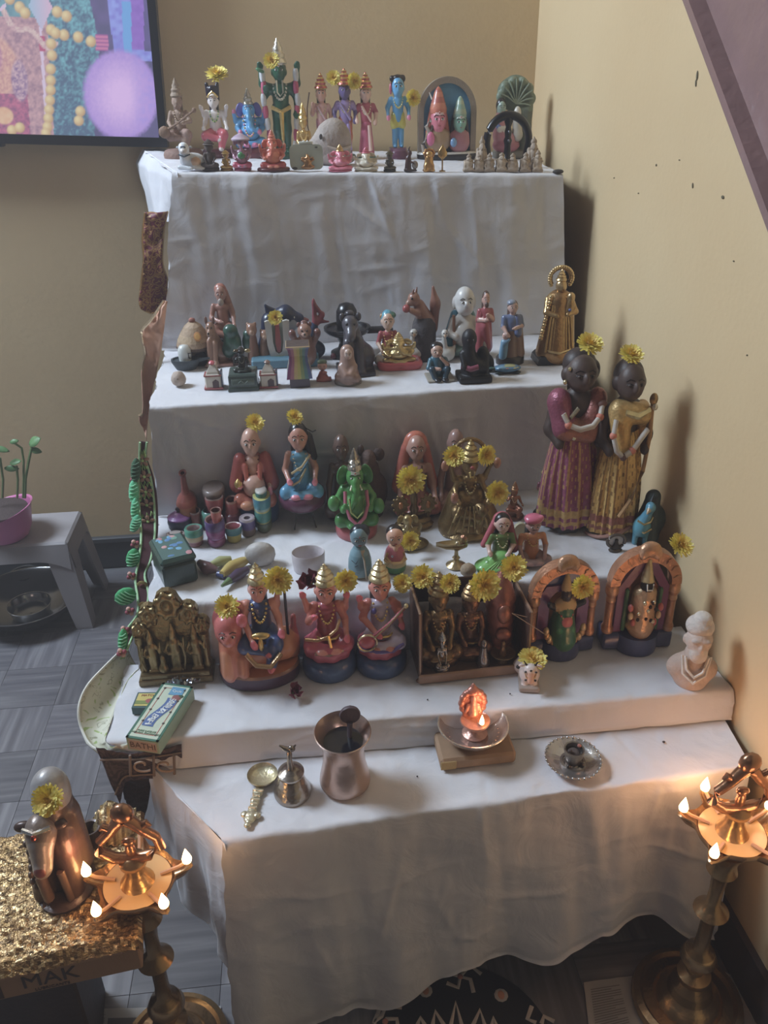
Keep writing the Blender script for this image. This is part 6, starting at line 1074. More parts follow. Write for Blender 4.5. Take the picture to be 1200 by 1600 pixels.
F.mesh('gold_border', MB().tube([(-.18, -.05, .76), (-.14, -.10, .70), (-.10, -.125, .62), (-.04, -.13, .58)], .016, 'd8cfa8', 6).tube([(-.03, -.115, .74), (-.08, -.12, .69)], .012, 'd8cfa8', 6), gold()); F.mesh('stone_feet', MB().box((-.02, -.06, .02), (.07, .06, .02), '4a4a50', bev=.008), clay(), smooth=False); F.mesh('earring', MB().ball((-.105, -.04, .86), .014, 'd8c890').ball((-.09, -.06, .935), .012, 'd8c890'), gold()); F.done(); D1 = F
flower(921, 538, yof(F, -.01), 22, 'yellow chrysanthemum on the head of the wooden doll in purple', (.1, -.5, 1), .9)
F = doll('dark wooden doll in golden yellow silk wrap, flower on its head', 970, 832, 562, 92, 'dcae4a', '9a6a24', 'a86048', None, 1, [('c', (-.08, -.05, .75), (.10, -.06, .73), .065, .06, 'c8a050'), ('c', (.12, 0, .74), (.13, .0, .62), .05, .05, 'b8883c'), ('c', (-.06, -.07, .68), (-.04, -.1, .56), .07, .06, 'd0a040')], 1.08, [('e', (0, .02, .925), (.102, .10, .09), '43342e')])
b = MB(); pts = [(-.12, -.13, .73), (-.14, -.155, .65), (-.11, -.175, .57), (-.06, -.18, .535), (0, -.18, .57), (.05, -.165, .62), (.11, -.14, .67)]
b.tube(pts, .018, 'c8beb2', 8); F.mesh('shell_garland', b.ball(pts[1], (.026, .022, .022), 'd06a48').ball(pts[4], (.026, .022, .022), 'd06a48').ball(pts[3], (.026, .022, .022), '6a4438'), satin())
F.mesh('gold_border', MB().tube([(-.05, -.11, .76), (.04, -.12, .74), (.13, -.09, .76)], .02, 'd8cc98', 6), gold()); b = MB(); b.tube([(.15, -.08, .80), (.155, -.10, .62), (.13, -.12, .42), (.06, -.14, .26), (-.02, -.15, .16)], .014, 'b88848', 7); F.mesh('shoulder_ribbon', b, satin()); F.mesh('hem_lace', MB().tube([(.19*math.cos(a), .135*math.sin(a), .05+.05*math.cos(a)) for a in np.linspace(math.pi, 2*math.pi, 24)], .012, 'b07a68', 6), satin()); F.mesh('staff_top', MB().ball((.15, -.09, .82), (.03, .02, .035), 'a8844c').ball((.16, -.1, .78), (.022, .015, .02), 'e0d8c8'), gold()); F.done(); D2 = F
flower(986, 555, yof(F, -.01), 20, 'yellow chrysanthemum on the head of the wooden doll in golden yellow', (.1, -.5, 1), .9)
F = Fig('standing_idol', 'slender dark maroon statuette with gold ornaments left of the purple clad doll', 'figurine', 851, 810, 728, 3, 32, bd=.15); pedestal(F, .08, .22, '3a2c30', .8); person(F, .06, .1, 'stand', '6a4438', '5c2c34', top='6a2c38', hair='2c2020', crown='b08a50', faced=False, neck='d8b878', border=None, hs=1.2, skirtw=.2, shx=1.2); F.done()
F = Fig('small_deity', 'small silver deity on a grey stepped pedestal before the purple clad doll', 'figurine', 873, 826, 758, 3, 30, bd=.3)
F.mesh('stepped_pedestal', MB().lathe([(.36, 0), (.36, .08), (.30, .1), (.30, .18), (.24, .2), (.24, .26)], ['5a5a60', '6a6a70', '5a5a60'], 4, rot=(0, 0, 45)), clay(), smooth=False); person(F, .26, .2, 'stand', '8a847c', '6e4848', top='7a5a50', hair='4a4444', crown='c8c8c8', faced=False, neck='c8c0a8', border=None, m=satin(), hs=1.2); F.done()
F = Fig('peacock_figurine', 'blue-green peacock figurine beside the wall at the right end of the third step', 'figurine', 1008, 856, 770, 3, 58, bd=.25)
F.part('tail', [('c', (.12, .12, .1), (.16, .1, .8), .3, .16, '3c4a48'), ('e', (.2, .12, .35), (.34, .18, .34), '42504c'), ('e', (.16, .1, .85), (.16, .1, .12), '343e40')], satin(), .06); F.part('body', [('e', (-.1, -.08, .34), (.2, .18, .2), '4a9cb0'), ('c', (-.1, -.1, .42), (-.02, -.14, .66), .14, .09, '4a98b4'), ('e', (0, -.16, .76), (.11, .11, .1), '4f9cb8'), ('c', (-.08, -.24, .74), (-.14, -.3, .70), .04, .015, 'c8a878'), ('c', (-.2, -.05, .25), (-.22, -.08, .02), .07, .06, '3f8aa0'), ('c', (0, -.1, .2), (0, -.12, .02), .07, .06, '3f8aa0')], gloss(), .04)
F.mesh('gold_collar', MB().tube([(-.25, -.14, .5), (-.14, -.24, .46), (0, -.24, .5), (.08, -.16, .56)], .022, 'c8b078', 6).tube([(-.28, -.1, .34), (-.12, -.27, .30), (.05, -.24, .36)], .02, 'c8b078', 6), gold()); F.mesh('crest', MB().tube([(.02, -.1, .84), (.08, -.06, .97)], [.04, .012], '2c3438', 6).tube([(.06, -.08, .84), (.2, -.05, .92)], [.05, .015], '2c3438', 6), satin()); F.done()
F = Fig('ring_idol', 'small dark metal idol framed in a round ring, behind the right arched plaque', 'figurine', 962, 872, 834, 3, 34, bd=.25)
F.mesh('ring', MB().tube([(.36*math.cos(a), 0, .56+.38*math.sin(a)) for a in np.linspace(0, 2*math.pi, 29)], .07, '6a6058', 8), brass()); F.part('idol', [('c', (0, -.02, .2), (0, -.02, .5), .13, .09, '4a443e'), ('e', (0, -.03, .64), (.08, .07, .09), '4a443e'), ('c', (-.18, -.02, .22), (.18, -.02, .22), .08, .08, '4a443e')], brass(), .04); F.mesh('foot', MB().lathe([(.26, 0), (.28, .06), (.18, .14), (.12, .2)], '5a5048', 18, sq=(1, .7)), brass()); F.mesh('white_backing', MB().lathe([(.33, 0), (.33, .02), (0, .02)], 'c8c8c8', 24, (0, .05, .56), rot=(90, 0, 0)), satin()); F.done()
# ------------------------------------------------------------------ lacquer toys and tin on the left of the third step
LG = 'painted wooden lacquer toy vessels'
def vessel(name, label, x, yb, yt, w, prof, cols, parts=(), z=None, tilt=None, seg=22, bd=.4, cat='toy vessel', mt=None, Y=None):
    F = Fig(name, label, cat, x, yb, yt, 3, w, bd=bd, z=z, group=LG, Y=Y); F.mesh('body', MB().lathe(prof, cols, seg), mt or gloss())
    for nm, pf, cl in parts: F.mesh(nm, MB().lathe(pf, cl, seg), mt or gloss())
    F.done(); return F
vessel('toy_bottle', 'terracotta-brown lacquer bottle with a long neck, tallest of the toy vessels', 290, 808, 737, 32, [(.36, 0), (.40, .04), (.30, .08), (.38, .14), (.46, .26), (.46, .42), (.36, .52), (.18, .60), (.14, .72), (.12, .92), (.17, .97), (.16, 1), (.1, .98), (.09, .6), (0, .6)], ['6a3430', '8a4438', '7a3c34', '5f3430', 'b06a3c', 'a84c3c', '9c4438', '8a4038', '8a4038', '8a4038', '7a3830', '7a3830', '4a2020', '4a2020'], bd=.15)
vessel('toy_drum', 'dark maroon lacquer drum with a grey lid, behind the red cups', 336, 812, 759, 36, [(.42, 0), (.48, .1), (.46, .3), (.48, .55), (.46, .8)], ['5a2c38', '7a3c4c', '5a2c38', '8a5a64'], [('lid', [(.5, .8), (.52, .9), (.48, .98), (.4, 1), (0, .97)], ['8a7a74', '9c8c86', '94847e', '8a7a74'])], bd=.15)
RG = vessel('toy_ring', 'teal lacquer ring stand under the larger red cup', 331, 832, 797, 32, [(.46, 0), (.5, .2), (.5, .7), (.44, .95), (.36, 1), (.30, .8), (0, .7)], ['6a4a7c', '5fa08c', '5fa08c', '4f9080', '3a5a54', '3a3a44'])
CUP = [(.36, 0), (.40, .1), (.46, .5), (.50, .92), (.48, 1), (.40, .97), (.36, .6), (0, .5)]
vessel('toy_cup', 'larger red lacquer cup with a grey rim behind the tall purple jar', 338, 806, 775, 29, CUP, ['9c3c40', 'b04a48', 'b8504c', 'a89088', '8c6a64', '5a2a2c', '5a2a2c'], z=float(RG.P[2]+RG.H*.97), Y=float(RG.P[1]))
vessel('toy_cup', 'tall red over maroon lacquer cup right of the larger red cup', 364, 826, 779, 27, [(.44, 0), (.5, .15), (.48, .5), (.40, .55), (.38, .7), (.36, .92), (.34, 1), (.26, .97), (.24, .7), (0, .6)], ['7a2c3c', '8a3444', '7a2c3c', 'b04a48', 'b04a48', 'b88878', '8c6458', '5a2a2c', '5a2a2c'], bd=.15)
vessel('toy_jar', 'tallest striped teal, yellow and green lacquer jar with a white-topped lid', 411, 841, 764, 28, [(.36, 0), (.40, .05), (.42, .2), (.40, .24), (.42, .28), (.44, .42), (.42, .52), (.42, .56), (.44, .62), (.46, .78), (.44, .86), (.30, .87), (.30, .97), (.27, 1), (0, .99)], ['6a6a4c', '5f6a50', '4a5a50', 'a8a45c', '3f8a80', '3f8a80', 'c0b868', '98b8b0', '3f94a0', '3f8aa0', 'b8b868', '3f7a70', 'b8b8ac', 'c4c0b8'])
vessel('toy_pot', 'squat purple and black lacquer pot with a domed knob lid', 281, 836, 793, 38, [(.42, 0), (.5, .15), (.52, .4), (.48, .55)], ['2c3040', '34405a', '3a3c54'], [('lid', [(.5, .54), (.5, .6), (.38, .68), (.2, .76), (.09, .8), (.07, .86), (.12, .92), (.1, .98), (0, 1)], ['8a4a9c', '9c60b0', '8a4a9c', 'a068b0', '3a2c40', '3a2c40', '3a2c40', '3a2c40'])])
vessel('toy_cup', 'smallest brown lacquer cup beside the purple lidded pot', 307, 836, 797, 17, CUP, ['9a6a54', '8a4438', '8a4438', 'a0847a', '7a5a50', '4a2c28', '4a2c28'])
J = vessel('toy_jar', 'violet and magenta lacquer jar carrying a little red cup', 338, 866, 810, 31, [(.40, 0), (.46, .08), (.46, .22), (.42, .3), (.46, .36), (.5, .55), (.48, .62), (.5, .7), (.5, .93), (.46, 1), (.40, .97), (.36, .85), (0, .82)], ['6a2c50', '7a3460', '8a4470', 'a070a0', '8a2c70', '8a3878', '6a3a70', '5a4078', '5a4078', 'c8b8b4', '8a6a70', '4a2c40', '4a2c40'])
vessel('toy_cup', 'little red lacquer cup standing in the violet jar', 340, 822, 796, 17, CUP, ['b04a40', 'c0564a', 'c45a4e', 'b89080', '8c5a50', '5a2a24', '5a2a24'], z=float(J.P[2]+J.H*.84), Y=float(J.P[1]))
vessel('toy_jar', 'teal and cream lacquer jar at the front left of the toy vessels', 305, 867, 824, 29, [(.36, 0), (.42, .08), (.40, .24), (.46, .32), (.48, .6), (.48, .9), (.44, 1), (.34, .98), (.28, .94), (0, .9)], ['9a5a54', '8a4c50', 'b07a74', 'b8a070', '4f9c84', '5aa890', '4a8a78', '6a4a44', '4a3434'])
vessel('toy_cup', 'teal and yellow lacquer cup with a red inside', 366, 861, 821, 27, [(.36, 0), (.40, .1), (.42, .46), (.44, .5), (.48, .9), (.47, 1), (.40, .98), (.36, .9), (0, .86)], ['a09444', 'b8a850', 'c0b058', '3f7a80', '4a8a8c', 'c8b8b4', '8a3440', '7a2c38', '7a2c38'])
vessel('toy_jar', 'greyish violet lacquer jar with a ringed white rim', 388, 851, 808, 25, [(.40, 0), (.46, .1), (.46, .4), (.48, .5), (.48, .82), (.5, .9), (.47, 1), (.36, .98), (.2, .97), (.16, .9), (0, .9)], ['6a5a50', '7a6460', '6a5080', '5f4c88', '6a5a94', 'c0b4b8', '988a94', 'b0a4a8', '5a4a54', '3a3038'])
vessel('toy_pot', 'flat pinkish lacquer pot with a pale disc lid behind the green tin', 276, 858, 831, 29, [(.42, 0), (.5, .3), (.5, .6), (.48, .7)], ['8a5a60', 'a07a78', 'b89894'], [('lid', [(.5, .68), (.5, .78), (.40, .82), (.30, .84), (.32, .94), (.28, 1), (0, .98)], ['c0b4b0', 'a89894', '6a5454', 'a0908c', 'b4a8a4', 'b0a49e'])])
# dark green decorated tin
Ztin = SZ[3]; p0, p1, p2 = onZ(259, 922, Ztin), onZ(311, 908, Ztin), onZ(237, 868, Ztin)
ang = math.degrees(math.atan2(p1[1]-p0[1], p1[0]-p0[0])); wt = float(np.linalg.norm(p1-p0)); dt = .085
t = thing('decorated_tin', 'dark green square tin with a blue and pink patterned lid on the third step', 'tin', (p0+p1)/2, ang); t.location = Vector((p0+p1)/2)
b = MB().box((0, dt/2, .021), (wt/2, dt/2, .021), '2c4440', bev=.004); b.build('tin_body', gloss(), t, False); b = MB().box((0, dt/2, .048), (wt/2+.0015, dt/2+.0015, .006), '345048', bev=.004); lid = b.build('lid', gloss(), t, False)
b = MB().box((0, dt/2, .0545), (wt/2-.004, dt/2-.004, .0006), '4a6a64'); b.build('printed_panel', paperm(), lid, False); b = MB()
rs = random.Random(3)
for i in range(16): b.ball((rs.uniform(-.4, .4)*wt, dt/2+rs.uniform(-.42, .42)*dt, .0552), (rs.uniform(.003, .008), rs.uniform(.003, .006), .0006), rs.choice(['5aa0c8', '3f7ab0', 'b87a80', '6a9c8c', '8aa870', 'c89090']), rot=(0, 0, rs.uniform(0, 180)))
b.build('painted_motifs', paperm(), lid)['kind'] = 'stuff'
# toy vegetables
VG = 'clay toy vegetables'
def veg(name, label, pts, r, col, stem=None, group=VG):
    P = [onZ(x, y, SZ[3]) for x, y in pts]; c = sum(P)/len(P); t = thing(name, label, 'toy vegetable', (c[0], c[1], SZ[3]), 0, group); rr = max(r); q = MB(); Q = [p-c+np.array([0, 0, rr]) for p in P]
    n = 9; T_ = np.linspace(0, len(Q)-1, n); Qs = [Q[min(int(u), len(Q)-2)]*(1-(u-min(int(u), len(Q)-2)))+Q[min(int(u), len(Q)-2)+1]*(u-min(int(u), len(Q)-2)) for u in T_]; rs_ = np.interp(np.linspace(0, 1, n), np.linspace(0, 1, len(r)), r)
    q.tube(Qs, list(rs_), col, 10); q.build('body', gloss(), t)
    if stem: e = Q[0] if stem[0] == 0 else Q[-1]; d = (Q[0]-Q[1]) if stem[0] == 0 else Q[-1]-Q[-2]; d = d/np.linalg.norm(d); q = MB().tube([e-d*.004, e+d*.008, e+d*.02], [r[0 if stem[0] == 0 else -1]*1.05, r[0 if stem[0] == 0 else -1]*.7, .0025], stem[1], 8); q.build('stem', gloss(), t)
veg('toy_radish', 'brown-violet clay toy brinjal nearest the green tin', [(313, 888), (325, 897), (341, 900)], [.006, .012, .005], '6a4c50')
veg('toy_gourd', 'pale green-yellow clay toy gourd behind the yellow one', [(330, 890), (345, 884), (362, 880)], [.005, .0095, .005], 'a8ac74', (0, '5f8a6a'))
veg('toy_cucumber', 'yellow clay toy cucumber in the middle of the toy vegetables', [(348, 906), (362, 894), (380, 886), (390, 882)], [.006, .011, .009, .005], 'c0a850', (1, '5a4438'))
veg('toy_brinjal', 'dark purple clay toy brinjal with a green stalk in front', [(360, 915), (374, 905), (388, 898)], [.007, .0105, .006], '4a3858', (0, '5f8050'))
veg('toy_chilli', 'small bluish clay toy vegetable tucked under the yellow cucumber', [(340, 902), (352, 904)], [.005, .007], '4a5488')
F = Fig('shell_figurine', 'white ribbed clay shell dome on the third step', 'ornament', 407, 895, 848, 3, 48, bd=.3); F.mesh('ribbed_dome', MB().lathe([(.30, 0), (.42, .12), (.50, .4), (.48, .65), (.36, .85), (.2, .96), (0, 1)], 'b8b4b0', 52, fold=(26, .025), sq=(1, .7)), satin()); F.done()
F = Fig('white_bowl', 'white round cup standing open on the third step', 'bowl', 483, 914, 862, 3, 52, bd=.5); F.mesh('bowl_wall', MB().lathe([(.40, 0), (.46, .03), (.49, .5), (.50, .97), (.485, 1), (.46, .97), (.45, .5), (.40, .08), (0, .06)], 'c8c0c4', 36), gloss()); F.done()
def peg(label, x, yb, yt, w, skin, hair, body, rows, bun, fc=True, extra=None):
    F = Fig('peg_doll', label, 'doll', x, yb, yt, 3, w, bd=.25, group=None)
    F.mesh('body', MB().lathe(*bands([(.20, 0), (.24, .04), (.25, .16), (.24, .3), (.2, .44), (.13, .55), (.09, .6)], *rows), seg=28), gloss()); F.part('head', [('e', (0, 0, .76), (.185, .18, .19), skin)], gloss(), 0); F.part('hair', [('e', (0, .05, .80), (.188, .165, .175), hair)]+bun, gloss(), .02)
    if fc: face(F, (0, 0, .75), (.185, .18, .19), tilak='b02828', brow=hair)
    if extra: extra(F)
    F.done()
def ex1(F): F.mesh('sash', MB().tube([(.10, -.20, .02), (.09, -.235, .2), (.07, -.21, .38), (.05, -.12, .54)], .05, 'b8a894', 8, flat=.4), gloss()); F.mesh('blossom_lines', MB().tube([(-.18, -.14, .36), (-.10, -.21, .32), (-.04, -.20, .40)], .008, '3a3c44', 5).tube([(-.12, -.21, .26), (-.06, -.23, .3)], .008, '3a3c44', 5), gloss())
def ex2(F): F.mesh('neck_patch', MB().ball((0, -.09, .52), (.07, .08, .1), 'd8a080'), gloss()); F.mesh('yellow_arms', MB().tube([(.16, -.10, .44), (.22, -.13, .30), (.10, -.235, .27), (-.08, -.24, .28)], .04, 'd0a860', 7).tube([(-.16, -.10, .44), (-.23, -.12, .30), (-.16, -.2, .27)], .04, 'd0a860', 7), gloss()); F.mesh('brooch', MB().ball((-.08, -.205, .42), (.03, .015, .03), 'c8c8d0'), silver()); F.mesh('arms_band', MB().tube([(-.2, -.12, .36), (-.1, -.235, .28), (.1, -.235, .28), (.2, -.12, .36)], .028, 'd8b070', 7), gloss())
peg('blue wooden peg doll with black hair turned aside, beside the white cup', 562, 908, 822, 38, '6f8f9c', '20242e', None, ['a89868', '5f8088', '6a8f9a', '6a929e', '7aa0ac', '6a8f9a'], [('e', (.1, .05, .84), (.13, .13, .13), '20242e')], True, ex1)
peg('woman peg doll with pink blouse and green skirt, beside the blue peg doll', 617, 902, 822, 38, 'd8a080', '241c1c', None, ['3f7a4c', '4a8a50', 'c8b070', 'c05868', 'c05868', 'd8a080'], [], True, ex2)
F = Fig('elephant_headed_idol', 'small brass reclining elephant-headed idol with a flower at its feet', 'figurine', 637, 868, 803, 3, 56, bd=.3)
eleph(F, 'a08a54', .03, None, ear='a89058', crown=None, m=brass(), trunkx=-.02, eye=False); F.part('mound', [('e', (.12, .02, .08), (.42, .3, .09), '7a6a44'), ('c', (.2, 0, .15), (.36, -.05, .08), .12, .08, '8a7848')], brass(), .04); F.done(); flower(641, 845, yof(F, -.035), 16, 'yellow chrysanthemum at the feet of the small brass elephant-headed idol', (.2, -1, .5))
F = Fig('oil_lamp', 'small shiny brass oil lamp with a leaf-shaped bowl on a turned stem', 'lamp', 713, 894, 836, 3, 50, bd=.2)
F.mesh('foot', MB().lathe([(.26, 0), (.28, .04), (.2, .1), (.1, .16), (.07, .24), (.11, .28), (.06, .34), (.05, .5), (.09, .56), (.12, .6)], 'b8a070', 20), gold()); b = MB(); G = np.zeros((12, 9, 3))
for i in range(12):
    t = i/11; ww = .20*math.sin(math.pi*min(1, .08+t*.95))**.8
    for j in range(9): s_ = -1+j/4; G[i, j] = (.30-t*.86, s_*ww*.7, .62+.14*s_*s_+.06*t*t)
b.grid(G, 'b8a478'); o = F.mesh('leaf_bowl', b, gold()); F.mesh('bowl_underside', MB().tube([(.28, 0, .64), (.05, 0, .59), (-.3, 0, .63), (-.54, 0, .70)], [.05, .10, .07, .02], 'b8a478', 9, flat=.7), gold()); F.mesh('back_finial', MB().ball((.2, 0, .84), (.11, .08, .12), 'b09868').tube([(.2, 0, .7), (.24, 0, .86), (.14, -.04, .98)], [.08, .06, .05], 'a06a48', 8).ball((.02, -.06, .78), .08, 'c8b890'), gold()); F.done()
o = MB().ball((0, 0, .012), (.014, .012, .013), '9a8468').build('clay_lump', clay()); o.location = onZ(731, 900, SZ[3]); tag(o, 'small brown clay lump beside the brass oil lamp', 'ornament')
F = Fig('seated_figurine', 'woman figurine with pink veil, green blouse and spreading bright green skirt', 'figurine', 783, 892, 802, 3, 74, bd=.2)
person(F, .04, 0, 'cross', 'd8b0a0', '6aa850', top='6a8a44', hair='241c1c', neck='d8cfa0', hs=1.05, arms=[(1, (.26, -.03, .4), (.12, -.2, .32)), (-1, (.29, -.03, .42), (.28, -.16, .34))], border=None, lips='a83848'); F.part('skirt', [('c', (-.05, -.1, .2), (-.32, -.2, .05), .15, .12, '78bc58'), ('c', (.05, -.12, .2), (.1, -.3, .05), .15, .12, '6ab450'), ('e', (-.1, -.12, .08), (.38, .26, .09), '70b854')], gloss(), .06)
F.part('veil', [('e', (0, .06, .86), (.155, .12, .155), 'b84a5c'), ('c', (.14, .05, .8), (.24, .06, .3), .06, .10, '94343f'), ('c', (-.13, .05, .8), (-.3, .02, .42), .06, .06, 'b84a5c')], gloss(), .04); b = MB()
for i in range(7): x = -.36+.1*i; b.tube([(x*.3, -.25, .22), (x*.7-.05, -.33, .12), (x-.05, -.37, .04)], .014, '8ccc68', 5)
F.mesh('skirt_pleats', b, gloss()); F.done()
F = Fig('seated_figurine', 'moustached man figurine in a pink turban and orange shirt, beside the green skirted woman', 'figurine', 831, 886, 804, 3, 60, bd=.2)
person(F, .04, 0.02, 'cross', 'b8887c', '9a7a74', top='cc7c34', hair='1c1818', tilak=None, neck='d8b45a', hs=1.0, must='1c1414', arms=[(1, (.3, -.03, .36), (.24, -.2, .2)), (-1, (.28, -.02, .38), (.26, -.18, .22))], border=None, shx=1.15); F.part('turban', [('e', (0, .0, .95), (.165, .15, .09), 'c84a70'), ('c', (-.1, -.06, .92), (.12, -.05, .99), .05, .05, 'd05a7c')], gloss(), .03); F.done()
F = Fig('white_disc', 'pale round drum skin standing between the veiled woman and the turbaned man', 'ornament', 812, 862, 816, 3, 26, bd=.2); F.mesh('disc', MB().lathe([(.5, -.1), (.52, 0), (.5, .1), (0, .12)], 'b8b090', 24, (0, 0, .5), rot=(90, 0, 0)), satin()); F.done()
# ================================================================== FOURTH STEP
F = Fig('relief_panel', 'antique brass relief panel of three crowned standing figures under a scalloped arch', 'relief', 268, 1062, 924, 4, 120, bd=.12)
lob = [(-.42, .13), (-.44, .3)]
for cx, cz, r, a0, a1 in ((-.38, .58, .10, 230, 70), (-.24, .74, .12, 190, 60), (0, .86, .155, 170, 10), (.24, .74, .12, 120, -10), (.38, .58, .10, 110, -50)):
    for k in range(6): a = math.radians(a0+(a1-a0)*k/5); lob.append((cx+r*math.cos(a), cz+r*math.sin(a)))
lob += [(.44, .3), (.42, .13)]
F.mesh('back_plate', MB().prism(lob[::-1], .02, .10, '8c784a'), brass(), smooth=False); F.mesh('plinth', MB().box((0, 0, .035), (.46, .16, .035), '86724a', bev=.01).box((0, 0, .09), (.43, .14, .03), '927e52', bev=.01), brass(), smooth=False)
for i, (cx, cz, r) in enumerate(((-.37, .58, .085), (-.235, .74, .10), (0, .85, .13), (.235, .74, .10), (.37, .58, .085))): F.part('scroll', [('t', (cx, 0, cz), r*.75, r*.28, '9c8654', 0), ('e', (cx, -.01, cz), (r*.4, .05, r*.4), 'a8925c')]+[('e', (cx+r*math.cos(a), .0, cz+r*math.sin(a)), (r*.28, .04, r*.28), '94804e') for a in np.linspace(0, 6.28, 8)[:-1]], brass(), .02)
for x in (-.40, .40): F.mesh('pillar', MB().lathe([(.05, .12), (.055, .16), (.035, .2), (.04, .3), (.035, .42), (.055, .47), (.05, .52)], '9c8654', 12, (x, -.02, 0)), brass())
for i, (x, h, nm) in enumerate(((-.26, .46, 0), (.02, .52, 1), (.28, .50, 2))):
    z = .12; T = lambda a, c, t: (x+a*h, -.05+c*h, z+t*h); c = ('a8905a', 'a28a56', '9c8450')[i]
    F.part('relief_figure', [('c', T(-.06, 0, .05), T(-.05, 0, .42), .06*h, .085*h, c), ('c', T(.06, 0, .05), T(.05, 0, .42), .06*h, .085*h, c), ('c', T(0, 0, .42), T(0, 0, .64), .10*h, .12*h, c), ('e', T(0, -.01, .8), (.085*h, .08*h, .10*h), c), ('c', T(0, 0, .88), T(0, 0, 1.06), .075*h, .02*h, 'b49c64'), ('c', T(-.13, 0, .64), T(-.22, -.03, .46), .04*h, .035*h, c), ('c', T(.13, 0, .64), T(.22, -.03, .5), .04*h, .035*h, c), ('c', T(.22, -.03, .5), T(.25, -.04, .75), .035*h, .02*h, c), ('c', T(-.22, -.03, .46), T(-.12, -.1, .42), .035*h, .03*h, c), ('b', T(0, 0, .02), (.16*h, .1*h, .03*h), .01, c)], brass(), .02)
F.part('kneeling_figure', [('e', (-.14, -.1, .17), (.06, .05, .05), 'a08854'), ('c', (-.14, -.1, .18), (-.13, -.1, .26), .04, .03, 'a08854'), ('e', (-.13, -.11, .3), (.03, .03, .035), 'a08854')], brass(), .02); F.mesh('bow', MB().tube([(-.36, -.08, .14), (-.4, -.09, .26), (-.36, -.08, .42)], .012, '9c8654', 6).tube([(.12, -.09, .14), (.15, -.1, .3), (.12, -.08, .46)], .012, '9c8654', 6), brass()); F.done()
# goddess on lion
F = Fig('goddess_idol', 'blue clad goddess idol seated on an orange lion on an oval purple-edged base', 'figurine', 398, 1058, 878, 4, 132, bd=.22)
F.mesh('oval_base', MB().lathe([(.36, 0), (.37, .04), (.37, .10), (.355, .125), (0, .13)], ['4a2c48', '4a2c48', '8a5a3c', 'c87c48'], 36, sq=(1, .62)), gloss())
F.part('lion_body', [('c', (-.18, -.02, .22), (.24, .02, .26), .13, .13, 'cc7c4a'), ('c', (-.22, -.06, .12), (-.22, -.06, .42), .13, .11, 'c86a44'), ('c', (-.26, -.14, .3), (-.27, -.17, .15), .05, .05, 'd0845a'), ('c', (-.12, -.16, .26), (-.12, -.19, .15), .045, .045, 'c0704c'), ('c', (.30, .05, .3), (.32, .06, .16), .06, .06, 'b8603c'), ('c', (.33, .05, .2), (.34, .04, .48), .03, .025, 'b04a48')], gloss(), .05)
F.part('lion_head', [('e', (-.23, -.10, .50), (.12, .11, .13), 'c45a54'), ('e', (-.22, -.2, .47), (.06, .05, .06), 'cc6a60'), ('e', (-.23, -.02, .53), (.14, .10, .15), '9a3c3c')], gloss(), .03); face(F, (-.225, -.12, .50), (.11, .11, .12), lips='8a2830', tilak=None, white='e8dcd0')
R_ = person(F, .16, .13, 'down', 'd88a74', '34508c', top='34487e', hair='1e181c', crown='d8c490', crown_r=.9, tilak='c02828', hs=1.02, arms=[(1, (.25, -.03, .50), (.28, -.16, .42)), (-1, (.24, -.03, .50), (.12, -.25, .36)), (1, (.24, .02, .64), (.27, -.03, .80)), (-1, (.25, .02, .64), (.28, -.05, .70))], palm='d8586c', feet='d8586c', sleeve='d88a74', lips='a83040')
for o in F.root.children: 
    if o.name.split('.')[0] in ('body', 'garment', 'hair', 'crown', 'necklace', 'face_paint') and 'lion' not in o.name and o is not F.parts[3]: o.location.x += .045*F.H
F.mesh('gold_waist_knot', MB().ball((.05, -.165, .46), (.09, .03, .03), 'd8b45a').ball((.05, -.19, .40), (.025, .02, .06), 'd8b45a').tube([(-.08, -.24, .36), (0, -.28, .28), (.12, -.27, .25), (.22, -.22, .33)], .022, 'd8b078', 7), gold()); F.mesh('dark_trident', MB().tube([(.285, -.02, .22), (.285, -.03, .76)], .014, '2c2438', 6), gloss()); F.mesh('palm', MB().ball((-.09, -.2, .63), (.05, .03, .06), 'd8586c'), gloss()); F.done(); DG = F
flower(355, 948, yof(F, -.06), 20, 'yellow chrysanthemum on the head of the orange lion', (-.1, -.9, .6)); flower(434, 906, yof(F, -.03), 24, 'large yellow chrysanthemum at the raised hand of the blue clad goddess', (.1, -1, .4))
# red goddess
F = Fig('goddess_idol', 'red clad four-armed goddess idol on a red lotus and deep blue round base', 'figurine', 511, 1052, 880, 4, 88, bd=.2)
pedestal(F, .17, .245, '33507c', .9); F.mesh('lotus', MB().lathe([(.17, .15), (.21, .18), (.225, .23), (.22, .28), (.18, .31), (0, .31)], ['9a2c48', 'a83450', 'b84058', 'a83450', 'b84058'], 36, fold=(9, .05), sq=(1, .85)), gloss())
R_ = person(F, .25, .16, 'cross', 'd8806c', 'b83450', top='a03040', hair='1c161a', crown='d8c490', crown_r=.9, tilak='c02828', hs=1.1, arms=[(1, (.29, -.03, .38), (.30, -.2, .24)), (-1, (.30, -.03, .38), (.22, -.2, .54)), (1, (.30, .03, .52), (.33, -.03, .70)), (-1, (.30, .03, .52), (.36, -.03, .74))], palm='e0586c', sleeve='c86a5c', lips='a83040')
T = R_['T']; F.mesh('gold_drape', MB().tube([T(-.32, -.2, .22), T(-.15, -.27, .24), T(0, -.25, .27), T(.12, -.2, .34), T(.17, -.16, .46)], .022*R_['b'], 'd8b078', 7).tube([T(0, -.26, .30), T(.03, -.30, .14)], .02*R_['b'], 'd8b45a', 6).tube([T(-.2, -.3, .06), T(0, -.34, .05), T(.2, -.28, .07)], .02*R_['b'], 'd0a890', 6), gold()); F.done()
flower(540, 907, yof(F, -.04), 19, 'yellow chrysanthemum at the right raised hand of the red clad goddess', (.1, -1, .3))
